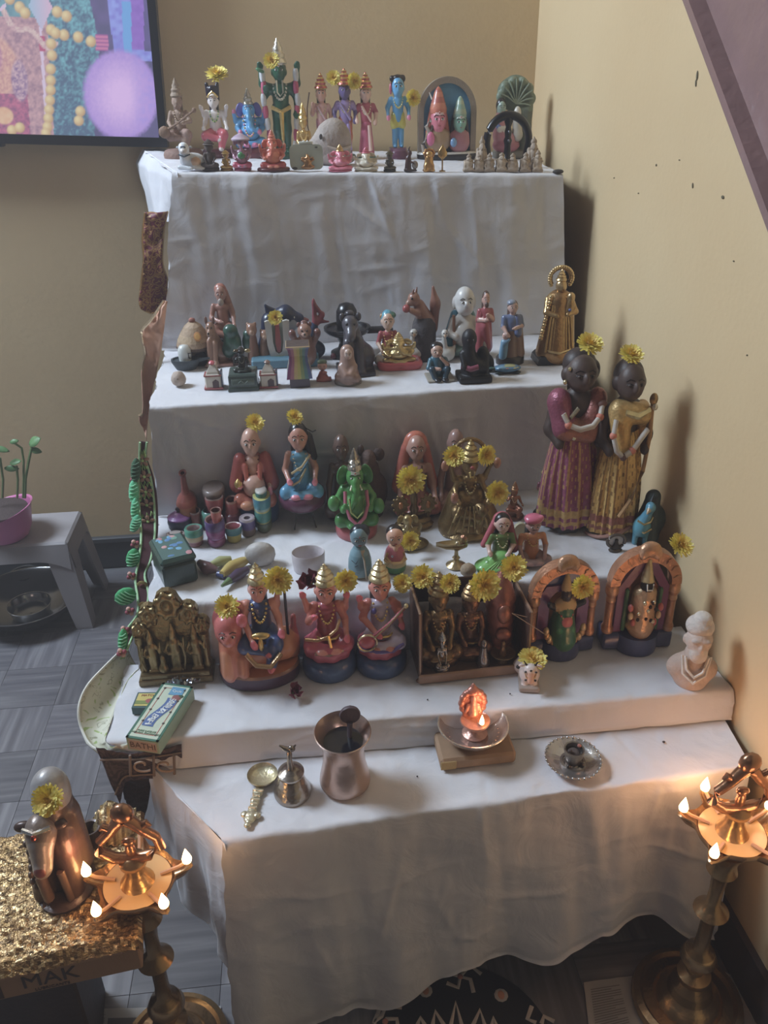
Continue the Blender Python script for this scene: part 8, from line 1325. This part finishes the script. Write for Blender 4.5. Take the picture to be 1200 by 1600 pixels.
t = thing('silver_dish', 'shiny wide silver dish on the wooden block under the flaming lamp', 'dish', cp); MB().lathe([(rd*.5, 0), (rd*.6, .004), (rd*.85, .012), (rd, .024), (rd*1.01, .026), (rd*.98, .025), (rd*.82, .014), (rd*.55, .006), (0, .005)], 'd8d0c8', 48).build('dish', glas, t)
b = MB()
for i in range(28): a = i*2*math.pi/28; b.ball((rd*.74*math.cos(a), rd*.74*math.sin(a), .0105), (.0022, .0022, .0016), 'e0d8d0')
b.build('bead_ring', glas, t)['kind'] = 'stuff'
MB().tube([(rd*1.0*math.cos(a), rd*1.0*math.sin(a), .026) for a in np.linspace(0, 2*math.pi, 49)], .0016, 'e8e0d8', 6).build('rim', silver(), t)
F = Fig('back_plate_lamp', 'small lit copper-pink oil lamp with an embossed oval back plate in the silver dish', 'lamp', 741, 1160, 1076, 5, 50, Y=float(cp[1]-.002), z=z5+zblk+.0055)
F.mesh('foot', MB().lathe([(.20, 0), (.22, .04), (.14, .08), (.10, .14), (.2, .22), (.26, .30), (.25, .32), (.16, .26), (0, .25)], 'c8907c', 28), copm); F.part('back_plate', [('e', (-.03, .14, .60), (.24, .045, .30), 'd8846c'), ('e', (-.03, .14, .30), (.18, .05, .14), 'd08068'), ('c', (-.03, .14, .84), (-.03, .14, .98), .10, .02, 'c87860')]+[('e', (-.03+.20*math.cos(a), .11, .60+.26*math.sin(a)), (.055, .05, .06), 'c87860') for a in np.linspace(-.9, 4.04, 12)], copm, .03)
F.part('embossed_figure', [('c', (-.03, .09, .42), (-.03, .09, .6), .10, .07, 'e0947c'), ('e', (-.03, .07, .70), (.06, .05, .07), 'e0947c'), ('c', (-.12, .08, .58), (-.16, .06, .46), .035, .03, 'e0947c'), ('c', (.06, .08, .58), (.10, .06, .46), .035, .03, 'e0947c'), ('c', (-.03, .08, .76), (-.03, .09, .84), .05, .02, 'e0947c')], copm, .02)
F.done()
def flame(parent, loc, h, power, rad=.30, lean=(0, 0, 0)):
    o = MB().lathe([(0, 0), (rad*.55*h, .1*h), (rad*h*.62, .25*h), (rad*.5*h, .45*h), (rad*.26*h, .72*h), (rad*.1*h, .9*h), (0, h)], 'ffd08a', 12).build('flame', glowm(), parent); o.location = loc; o.rotation_euler = lean
    l = bpy.data.lights.new('flame_light', 'POINT'); l.energy = power; l.color = (1.0, .47, .26); l.shadow_soft_size = .012; lo = bpy.data.objects.new('flame_light', l); COL.objects.link(lo); lo.parent = parent; lo.location = (loc[0], loc[1]-.003, loc[2]+h*1.15+.012); return o
flame(F.root, (.008, -.010, F.H*.30), .020, .05); F.mesh('wick', MB().tube([(.05, -.02, .26), (.08, -.14, .33)], .02, 'c8b8a0', 6), matte())
F = Fig('incense_plate', 'little silver plate with a beaded rim and a square incense cup', 'dish', 898, 1194, 1136, 5, 90, bd=.5, h=.034)
F.mesh('plate', MB().lathe([(.8, 0), (.85, .06), (1.2, .22), (1.35, .36), (1.38, .40), (1.32, .40), (1.1, .26), (.8, .14), (0, .12)], 'c0bcba', 40), silver()); b = MB()
for i in range(30): a = i*2*math.pi/30; b.ball((1.34*math.cos(a), 1.34*math.sin(a), .40), (.075, .075, .06), 'b8b4b0')
F.mesh('beaded_rim', b, silver())['kind'] = 'stuff'; F.mesh('cup', MB().lathe([(.45, .13), (.38, .2), (.42, .4), (.5, .85), (.5, .95), (.42, .93), (.34, .6), (0, .55)], ['8a8480', '9a9490', 'a8a29e', 'b0aaa4', '8a8480'], 12), silver()); F.mesh('ring_foot', MB().lathe([(.62, .12), (.62, .2), (.5, .22), (.46, .13)], '9a9490', 28), silver()); F.mesh('ash', MB().ball((0, 0, .72), (.3, .3, .1), '5a4c48').ball((-.25, -.1, .92), (.12, .1, .08), '4c4240').ball((.3, .15, .94), (.1, .1, .08), 'a86050'), matte()); F.mesh('cup_feet', MB().ball((-.35, -.38, .26), (.12, .12, .12), '5a5450').ball((.35, -.38, .26), (.12, .12, .12), '5a5450'), silver()); F.done()
for (x, y, r, lb) in ((895, 1215, 2, 'dark ash speck in front of the little silver incense plate'), (1037, 1160, 2.5, 'dark ash speck on the right end of the lowest step'), (652, 1214, 1.4, 'tiny ash speck left of the wooden block'), (797, 1085, 1.3, 'tiny ash speck left of the small white cow'), (668, 1094, 1.2, 'tiny ash speck below the copper shrine box')):
    P = onZ(x, y, z5 if y > 1140 else zb); o = MB().ball((0, 0, .0012), (r*mpp(P), r*mpp(P)*.8, .0014), '3c3434').build('ash_speck', matte()); o.location = P; tag(o, lb, 'ash', 'ash specks on the sheets')
# ================================================================== STANDING OIL LAMPS
lamp_brass = mat('lamp_brass', .27, .82, 0, .2, 50, .3, 120)
def standing_lamp(label, base_px, plate_px, rp, finial_top, rb_px, spouts, lights, kind):
    Pb_ = onZ(base_px[0], base_px[1], 0.004); Y = float(Pb_[1]); Pp = onY(plate_px[0], plate_px[1], Y); H = float(Pp[2]); m_ = mpp(Pp); R_ = rp*m_; rb = rb_px*mpp(Pb_)
    t = thing('oil_lamp', label, 'lamp', (Pb_[0], Y, 0.004)); dx = Pp[0]-Pb_[0]; top = onY(plate_px[0]+finial_top[0], finial_top[1], Y)[2]-.004
    c0, c1, c2 = 'b8905a', 'a07c4a', 'c8a068'
    MB().lathe([(rb*.98, 0), (rb, .006), (rb*.97, .016), (rb*.86, .020), (rb*.80, .014), (rb*.62, .016), (rb*.52, .030), (rb*.40, .036), (rb*.36, .052), (rb*.2, .062), (rb*.16, .075)], [c1, c0, c2, c1, '8a6a40', c0, c2, c1, c0, c1], 48).build('base', lamp_brass, t)
    h = H-.004-.02; prof = []; 
    for f, r in ((0, .016), (.03, .026), (.06, .026), (.08, .013), (.12, .012), (.15, .022), (.19, .028), (.24, .022), (.27, .012), (.36, .0105), (.48, .0105), (.52, .018), (.55, .026), (.58, .018), (.61, .0105), (.70, .010), (.80, .012), (.84, .022), (.88, .018), (.93, .02), (1, .03)): prof.append((r*1.0, .06+(h-.06)*f))
    st_ = MB().lathe(prof, [c0, c2, c1, c0, c0, c2, c2, c1], 24); V = st_.V[0]; V[:, 0] += dx*np.clip(V[:, 2]/h, 0, 1); st_.build('stem', lamp_brass, t)
    # dish with spouts
    seg, V, Fq = 100, [], []; ring = [(.0, .010), (.35, .004), (.7, .0), (.93, .008), (1.0, .016), (1.02, .014), (.95, .003), (.7, -.008), (.3, -.012), (0, -.012)]
    for i in range(seg):
        a = 2*math.pi*i/seg; bump = 0
        for s_ in spouts:
            d = math.atan2(math.sin(a-s_), math.cos(a-s_)); bump = max(bump, math.exp(-(d/.17)**2))
        for k, (r, z) in enumerate(ring): rr = R_*r*(1+(.42*bump*(r**4))); V.append((dx+rr*math.cos(a), rr*math.sin(a), h+.022+z*1.0-(.004*bump if r > .9 else 0)))
    n = len(ring); 
    for i in range(seg):
        j = (i+1) % seg
        for k in range(n-1): Fq.append([i*n+k, j*n+k, j*n+k+1, i*n+k+1])
    MB().add(V, Fq, 'b88c58').build('dish', lamp_brass, t)
    MB().lathe([(R_*.90, h+.030), (0, h+.030)], 'c09a58', 40, (dx, 0, 0)).build('oil', mat('lamp_oil', .25, .0, .5, .05, 10), t); b = MB()
    for s_ in spouts: b.tube([(dx+R_*.6*math.cos(s_), R_*.6*math.sin(s_), h+.032), (dx+R_*1.1*math.cos(s_), R_*1.1*math.sin(s_), h+.036), (dx+R_*1.36*math.cos(s_), R_*1.36*math.sin(s_), h+.042)], .0026, 'b08868', 6)
    for i, s_ in enumerate(spouts): MB().tube([(dx+R_*.6*math.cos(s_), R_*.6*math.sin(s_), h+.032), (dx+R_*1.1*math.cos(s_), R_*1.1*math.sin(s_), h+.036), (dx+R_*1.36*math.cos(s_), R_*1.36*math.sin(s_), h+.042)], .0026, 'b08868', 6).build('wick', matte(), t)
    for i, s_ in enumerate(spouts):
        if i in lights: flame(t, (dx+R_*1.34*math.cos(s_), R_*1.34*math.sin(s_), h+.040), .027, lights[i], .40)
    MB().lathe([(.026, h+.026), (.020, h+.034), (.013, h+.05), (.011, h+.06), (.018, h+.066), (.018, h+.072), (.010, h+.078)], [c2, c0, c1, c0, c2, c1], 20, (dx, 0, 0)).build('centre_post', lamp_brass, t)
    # openwork finial: two curling arms meeting under a knob
    z0 = h+.072; hh = top-z0; 
    for sg in (-1, 1):
        pts = [(dx+sg*x*hh, 0, z0+z*hh) for x, z in ((0, .02), (.22, .06), (.38, .20), (.34, .38), (.2, .52), (.1, .66), (.02, .74))]; MB().tube(pts, [hh*.07, hh*.075, hh*.07, hh*.065, hh*.07, hh*.08, hh*.09], 'b47c50', 10).build('curled_arm', lamp_brass, t); pts = [(dx+sg*x*hh, 0, z0+z*hh) for x, z in ((.16, .56), (.27, .64), (.31, .58))]; MB().tube(pts, [hh*.05, hh*.045, hh*.02], 'b47c50', 8).build('curl_tip', lamp_brass, t)
    MB().ball((dx, 0, z0+.83*hh), (hh*.15, hh*.10, hh*.16), 'a8744c').build('knob', lamp_brass, t); MB().ball((dx, 0, z0+.18*hh), (hh*.07, hh*.05, hh*.14), 'b47c50').ball((dx, 0, z0+.34*hh), (hh*.09, hh*.06, hh*.06), 'b47c50').build('inner_bud', lamp_brass, t)
    return t
sp5 = [math.radians(a) for a in (172, 232, 310, 12, 95)]
standing_lamp('tall brass oil lamp with lit wicks at the left, in front of the golden cloth', (276, 1640), (217, 1384), 58, (-8, 1254), 84, sp5, {0: .07, 1: .06, 2: .065, 3: .055}, 0)
standing_lamp('tall brass oil lamp with lit wicks at the right, standing on newspaper', (1072, 1566), (1142, 1306), 56, (16, 1178), 84, [math.radians(a) for a in (150, 222, 300, 20, 100)], {0: .14, 1: .11, 2: .08, 3: .08, 4: .08}, 1)
# ================================================================== FLOOR: carton with golden cloth, dark idol, papers
zc = .36; A = onZ(0, 1512, zc); B = onZ(212, 1466, zc); u = (B-A)/np.linalg.norm(B-A); n_ = np.array([-u[1], u[0], 0]); an = math.degrees(math.atan2(u[1], u[0])); L0 = .30
O = B-u*L0; dpt = float((onZ(172, 1300, zc)-O) @ n_)
t = thing('carton', 'flat brown cardboard carton with black block letters under the golden cloth', 'carton', (O[0], O[1], zc), an); hc = .062
card = mat('brown_cardboard', .8, 0, 0, .1, 30, .2, 300); MB().box((L0/2, dpt/2, -hc/2-.002), (L0/2, dpt/2, hc/2), '9c7450', bev=.002).build('carton_body', card, t, False); MB().box((L0/2-.02, -.0018, -.012), (L0/2, .0012, .010), 'a87e58', bev=.001).build('lid_flap', card, t, False)
text(t, 'MAK', .034, (L0*.62, -.0006, -.040), (math.pi/2, 0, 0), '3c2c28'); text(t, 'LUBRICANTS', .0075, (L0*.62, -.0006, -.0575), (math.pi/2, 0, 0), '4c3830'); MB().box((L0*.36, -.0004, -.042), (.018, .0005, .018), '4a3630').build('emblem_square', card, t, False); text(t, '3', .032, (L0*.36, -.0014, -.042), (math.pi/2, 0, 0), '8a6a4c')
t2 = thing('dark_stool', 'dark low box stool holding up the carton at the left front', 'stool', (O[0], O[1], 0), an); MB().box((L0*.34, dpt/2+.03, (zc-hc-.004)/2), (L0*.30, dpt/2-.03, (zc-hc-.004)/2), '3a2e2c', bev=.004).build('stool_body', wood(), t2, False)
gcm = mat('golden_tinsel_cloth', .36, .7, 0, .4, 260, .8, 380); nn = 84; G = np.zeros((nn, nn, 3)); rg = np.random.default_rng(4)
for i in range(nn):
    for j in range(nn):
        x = -.06+(L0+.068)*i/(nn-1); y = -.012+(dpt+.035)*j/(nn-1); z = .002+.004*abs(math.sin(x*21+2*math.sin(y*13)+y*30))+rg.random()*.0045
        if x > L0+.004: z -= (x-L0-.004)*2.2
        if y < 0: z -= -y*1.2
        G[i, j] = (x, y, z)
q = MB(); q.grid(G, lambda i, j: ('8a6a38', 'a07c44', '6e5430', 'b08c4c', 'e0c080')[min(4, int(rg.random()**1.6*5))]); o = q.build('golden_cloth', gcm, None); o.location = (O[0], O[1], zc+.001); o.rotation_euler = (0, 0, math.radians(an)); tag(o, 'shimmering golden tinsel cloth spread over the carton', 'cloth')
zs = zc+.009; F = Fig('bull_idol', 'large dark bronze bull-like idol with silver crown, on the golden cloth', 'statue', 80, 1420, 1220, 1, 94, bd=.3, z=zs)
F.part('body', [('c', (0, .16, .1), (.06, .12, .72), .24, .17, '58463f'), ('e', (.08, .1, .84), (.17, .15, .16), 'a8a4a4'), ('c', (-.1, -.02, .5), (-.16, -.06, .06), .10, .09, '5a443c'), ('c', (.12, .0, .5), (.14, -.06, .06), .10, .09, '6a4e44'), ('c', (.2, .12, .6), (.22, .1, .2), .08, .09, '5c463e')], mat('dark_bronze', .36, .25, .2, .25, 60, .5, 100), .06)
F.part('head', [('e', (-.02, -.06, .62), (.14, .13, .13), '8a786e'), ('c', (-.02, -.12, .56), (-.02, -.19, .43), .11, .085, 'a0928a'), ('e', (-.02, -.25, .44), (.05, .03, .04), '8c4440')], mat('dark_bronze'), .04); F.part('ears', mir(('e', (.15, -.02, .64), (.09, .04, .04), '54403a'))+[('c', (-.1, .0, .64), (.1, .0, .64), .03, .03, '54403a')], mat('dark_bronze'), 0); F.parts[-1].location.x = -.02*F.H
F.mesh('silver_brow', MB().tube([(-.14, -.12, .70), (-.02, -.19, .72), (.10, -.12, .70)], .018, 'c8c4bc', 6).ball((-.02, -.2, .70), .025, 'a03c34'), silver()); b = MB()
for i in range(9): t_ = i/8; b.ball((-.16+.02*math.sin(i), -.1-.04*math.sin(t_*3), .56-.5*t_), .028, '6c5444')
F.mesh('bead_garland', b, mat('dark_bronze'))['kind'] = 'stuff'; F.mesh('front_drape', MB().tube([(-.1, -.14, .3), (-.06, -.17, .1), (-.1, -.16, .02)], .05, '7a5c4c', 8).tube([(.08, -.12, .3), (.12, -.14, .05)], .04, '7a5c4c', 8), mat('dark_bronze')); F.mesh('plinth', MB().lathe([(.26, 0), (.27, .03), (.22, .05), (0, .05)], '4c3a34', 28, (.03, .02, 0)), mat('dark_bronze')); F.done(); DB = F
flower(75, 1250, yof(F, -.045), 26, 'yellow chrysanthemum on the head of the dark bull-like idol', (-.1, -.8, .7))
b = MB(); rs = random.Random(8); P0 = onZ(176, 1300, zc)
G = np.zeros((18, 18, 3))
for i in range(18):
    for j in range(18): d_ = math.hypot(i-8.5, j-8.5)/8.5; G[i, j] = (P0[0]+(i-8.5)*.0036, P0[1]+(j-8.5)*.004, zc+.010+max(0, 1-d_*d_)*.045+rs.uniform(-.004, .004))
b.grid(G, lambda i, j: ('c8a868', '94744a', 'dcc088')[(i*5+j*3) % 3]); o = b.build('tinsel_bunch', gcm); tag(o, 'bunched up gold tinsel cloth behind the left oil lamp', 'cloth')
P0 = onZ(146, 1318, zc+.004); t = thing('brass_cup', 'small dark cylinder cup half hidden between the dark idol and left lamp', 'cup', P0); MB().lathe([(.012, 0), (.014, .004), (.013, .03), (.015, .034), (.012, .033), (.010, .01), (0, .008)], '5c4c48', 20).build('cup_wall', mat('dark_bronze'), t); MB().ball((.014, 0, .02), (.003, .004, .010), '5c4c48').build('handle', mat('dark_bronze'), t)
def sheet_paper(label, quad, prints, name='newspaper'):
    P = [onZ(x, y, .003) for x, y in quad]; G = np.zeros((14, 14, 3))
    for i in range(14):
        for j in range(14): s_, v_ = i/13, j/13; p = (P[0]*(1-s_)+P[1]*s_)*(1-v_)+(P[3]*(1-s_)+P[2]*s_)*v_; G[i, j] = p+np.array([0, 0, .0012*math.sin(i*1.3+j*.7)**2])
    q = MB(); q.grid(G, 'a8a4a0'); o = q.build(name, paperm()); tag(o, label, 'newspaper')
    for (s0, s1, v0, v1, col, kind) in prints:
        if kind == 'p': pts = [(P[0]*(1-s_)+P[1]*s_)*(1-v_)+(P[3]*(1-s_)+P[2]*s_)*v_+np.array([0, 0, .0022]) for s_, v_ in ((s0, v0), (s1, v0), (s1, v1), (s0, v1))]; MB().add(pts, [[0, 1, 2, 3]], col).build('printed_picture', paperm(), o, False)
        else:
            q = MB(); n = int((v1-v0)/.035)
            for k in range(n):
                vv = v0+(v1-v0)*k/n; e = s1-(.0 if k % 4 else (s1-s0)*.3); pts = [(P[0]*(1-s_)+P[1]*s_)*(1-v_)+(P[3]*(1-s_)+P[2]*s_)*v_+np.array([0, 0, .0022]) for s_, v_ in ((s0, vv), (e, vv), (e, vv+.014), (s0, vv+.014))]; q.add(pts, [[0, 1, 2, 3]], col)
            q.build('print_lines', paperm(), o, False)['kind'] = 'stuff'
sheet_paper('grey printed newspaper sheet under the left oil lamp', [(110, 1660), (345, 1660), (345, 1572), (122, 1577)], [(.22, .55, .45, .8, '54504e', 'p'), (.60, .95, .1, .9, '7c7874', 'l'), (.02, .2, .1, .9, '7c7874', 'l')])
sheet_paper('printed newspaper sheet under the right oil lamp', [(925, 1650), (1140, 1580), (1085, 1512), (912, 1535)], [(.68, .92, .45, .85, '5c4c40', 'p'), (.05, .3, .1, .9, '77726e', 'l')])
sheet_paper('second newspaper sheet sticking out right of the right oil lamp', [(1150, 1640), (1215, 1610), (1168, 1536), (1118, 1512)], [(.1, .3, .05, .95, '4c423e', 'p')])
# black floor-drawing board with white strokes
Pc = onZ(722, 1650, .005); rk = 150*mpp(Pc); t = thing('rangoli_board', 'round black board painted with white swastikas, dots and zigzags on the floor', 'board', (Pc[0], Pc[1], .0005)); MB().lathe([(rk, 0), (rk, .004), (rk*.985, .0055), (0, .0055)], '191517', 72).build('board', satin(), t)
chalk = mat('white_chalk_paint', .9, 0, 0, .15, 200)
def stroke(pts, r, col='b8b0aa', name='chalk_stroke'):
    P = [onZ(x, y, .006)-np.array([Pc[0], Pc[1], .0005]) for x, y in pts]; return MB().tube(P, r*mpp(Pc), col, 6, flat=.35).build(name, chalk, t)
for pts in ([(702, 1507), (700, 1520), (719, 1526), (734, 1508), (752, 1522)], [(698, 1536), (716, 1543), (719, 1526), (735, 1530), (740, 1551)], [(594, 1574), (584, 1600)], [(584, 1596), (596, 1588), (603, 1572), (628, 1574)], [(600, 1600), (604, 1592), (620, 1592), (622, 1606)], [(831, 1572), (824, 1592), (838, 1598)], [(846, 1600), (850, 1588), (866, 1596)], [(652, 1602), (657, 1590), (664, 1602)], [(676, 1602), (680, 1580), (694, 1602)], [(704, 1604), (712, 1566), (722, 1604)], [(738, 1604), (750, 1578), (758, 1604)], [(768, 1604), (771, 1590), (776, 1604)]): stroke(pts, 3.6)
for x, y in ((719, 1526), (602, 1596)): P = onZ(x, y, .0065)-np.array([Pc[0], Pc[1], .0005]); MB().ball(P, (.005, .005, .0014), 'a8604c').build('orange_dab', chalk, t)
for x, y in ((665, 1548), (783, 1555)): P = onZ(x, y, .0065)-np.array([Pc[0], Pc[1], .0005]); MB().ball(P, (.0115, .0115, .0012), 'b8b0aa').build('white_dot', chalk, t); MB().ball(P+[0, 0, .0006], (.006, .008, .0014), 'b87858').build('orange_dab', chalk, t)
# ================================================================== LEFT: plastic stool, potted plant, steel bowls
pl = mat('grey_plastic', .5, 0, 0, .06, 12); zt_ = .262
fr, br_, bl = onZ(92, 848, zt_), onZ(128, 797, zt_), onZ(-60, 797, zt_); Wst = .36; Y0, Y1 = float(fr[1]), float(br_[1]); X1 = float(fr[0])+.02; X0 = X1-Wst
t = thing('plastic_stool', 'low grey moulded plastic stool with splayed legs beside the back wall', 'stool', ((X0+X1)/2, (Y0+Y1)/2, 0)); sx, sy = Wst/2, (Y1-Y0)/2
MB().box((0, 0, zt_-.009), (sx, sy, .009), 'a8a2a4', bev=.006).build('seat_top', pl, t, False)
def apron(p0, p1, out):
    n = 24; V = []; 
    for i in range(n):
        s_ = i/(n-1); p = np.array(p0)*(1-s_)+np.array(p1)*s_; dz = .05+.030*min(1, max(0, (abs(s_-.5)-.25)/.25))**2
        for z, k in ((zt_-.006, 0), (zt_-dz, 1)):
            for th in (0, .006): V.append((p[0]+out[0]*(.010*k-th), p[1]+out[1]*(.010*k-th), z))
    Fq = []
    for i in range(n-1): a = i*4; c = a+4; Fq += [[a, c, c+2, a+2], [a+1, a+3, c+3, c+1], [a+2, c+2, c+3, a+3]]
    return MB().add(V, Fq, 'a09a9c').build('apron', pl, t)
apron((-sx, -sy, 0), (sx, -sy, 0), (0, -1)); apron((sx, -sy, 0), (sx, sy, 0), (1, 0)); apron((-sx, sy, 0), (sx, sy, 0), (0, 1)); apron((-sx, -sy, 0), (-sx, sy, 0), (-1, 0))
for kx in (-1, 1):
    for ky in (-1, 1):
        V = []; top_ = zt_-.01
        for z, o_, w_ in ((top_, 0, .066), (.10, .016, .054), (.006, .026, .044), (0, .026, .041)):
            cx, cy = kx*(sx+o_), ky*(sy+o_)
            for (a_, b_) in ((0, 0), (w_, 0), (w_, .007), (.007, .007), (.007, w_), (0, w_)): V.append((cx-kx*a_, cy-ky*b_, z))
        Fq = [[r*6+i, r*6+(i+1) % 6, (r+1)*6+(i+1) % 6, (r+1)*6+i] for r in range(3) for i in range(6)]+[[0, 1, 2, 3, 4, 5], [18, 23, 22, 21, 20, 19]]
        MB().add(V, Fq, 'a09a9c').build('leg', pl, t, False)
# potted plant
Pp = onZ(12, 838, zt_); t = thing('plant_pot', 'bright pink plastic pot with dark soil and young green plant on the stool', 'potted plant', (Pp[0], Pp[1], zt_))
seg = 48; V = []; rr = .078
for i in range(seg):
    a = 2*math.pi*i/seg; lip = .060+.036*(.5+.5*math.cos(a))**1.2
    for r, z in ((rr*.62, 0), (rr*.72, .006), (rr*.86, .03), (rr*1.0, lip), (rr*1.05, lip+.003), (rr*.97, lip), (rr*.82, .03)): V.append((r*math.cos(a), r*math.sin(a), z))
Fq = [[i*7+k, ((i+1) % seg)*7+k, ((i+1) % seg)*7+k+1, i*7+k+1] for i in range(seg) for k in range(6)]+[[i*7 for i in range(seg)][::-1]]
MB().add(V, Fq, 'd860a8').build('pot', mat('pink_plastic', .4, 0, .2, .05, 20), t); MB().lathe([(rr*.80, .03), (rr*.90, .066), (rr*.86, .082), (rr*.4, .090), (0, .088)], '4a3a38', 30).build('soil', clay(), t)
def rel(x, y): return onY(x, y, Pp[1])-np.array([Pp[0], Pp[1], zt_])
for pts, r in (([(40, 748), (45, 720), (50, 697)], .0035), ([(37, 750), (37, 720), (34, 700), (22, 692)], .0028), ([(28, 750), (26, 728)], .003), ([(5, 750), (0, 715)], .003), ([(-8, 750), (-14, 700)], .003)): MB().tube([rel(pts[0][0]-1, 778)]+[rel(*p) for p in pts], r, '6c8c4c', 6).build('stem', leafm(), t)
for (x, y, w_, h_, an, tl) in ((54, 690, 11, 9, 30, 40), (56, 704, 9, 5, -20, 60), (22, 690, 7, 4, 10, 60), (24, 722, 9, 6, 10, 30), (18, 732, 11, 5, -5, 70), (2, 702, 12, 5, -20, 50), (-14, 715, 10, 6, 10, 40)):
    P = rel(x, y); m_ = mpp(onY(x, y, Pp[1])); V = []; n = 7
    for i in range(n):
        s_ = i/(n-1); ww = math.sin(math.pi*min(1, s_*.93+.05))**.8*h_*m_
        for k in (-1, 0, 1): V.append(((s_-.5)*2*w_*m_, k*ww, .10*w_*m_*abs(k)-.5*w_*m_*(s_-.5)**2))
    Fq = [[i*3+k, i*3+3+k, i*3+4+k, i*3+1+k] for i in range(n-1) for k in (0, 1)]; o = MB().add(V, Fq, '5f9050').build('leaf', leafm(), t); o.location = P; o.rotation_euler = Euler((math.radians(tl), math.radians(-an), 0)); md = o.modifiers.new('thick', 'SOLIDIFY'); md.thickness = .0008
stl = mat('steel_bowl', .18, .9, 0, .08, 20); Pb_ = onZ(48, 962, 0); rb = 78*mpp(Pb_)
t = thing('steel_bowl', 'wide stainless steel bowl on the floor under the plastic stool', 'bowl', (Pb_[0], Pb_[1], 0)); MB().lathe([(rb*.45, 0), (rb*.6, .006), (rb*.85, .035), (rb, .066), (rb*1.05, .070), (rb*1.04, .072), (rb*.97, .066), (rb*.82, .036), (rb*.55, .010), (0, .008)], '9a9898', 48).build('bowl', stl, t); MB().tube([(rb*1.04*math.cos(a), rb*1.04*math.sin(a), .071) for a in np.linspace(0, 2*math.pi, 49)], .0016, 'b8b8b8', 6).build('rim', stl, t)
Pc2 = onZ(42, 955, .012); t = thing('steel_cup', 'small steel cup lying inside the wide steel bowl', 'cup', (Pb_[0]+.008, Pb_[1]-.01, .011)); r2 = rb*.42; MB().lathe([(r2*.7, 0), (r2*.85, .008), (r2*.97, .034), (r2, .037), (r2*.94, .035), (r2*.8, .01), (0, .007)], 'a8a8a8', 32).build('cup', stl, t); MB().tube([(r2*math.cos(a), r2*math.sin(a), .0365) for a in np.linspace(0, 2*math.pi, 33)], .0012, 'c8c8c8', 6).build('rim', stl, t)
P = onZ(12, 905, .0); o = MB().lathe([(.02, 0), (.035, .01), (.04, .035), (.042, .05), (.038, .049), (.03, .012), (0, .01)], '7c7a7a', 28).build('steel_dish', stl); o.location = (Pb_[0]-.05, Pb_[1]+.155, 0); tag(o, 'small dull steel dish behind the wide bowl under the stool', 'dish')
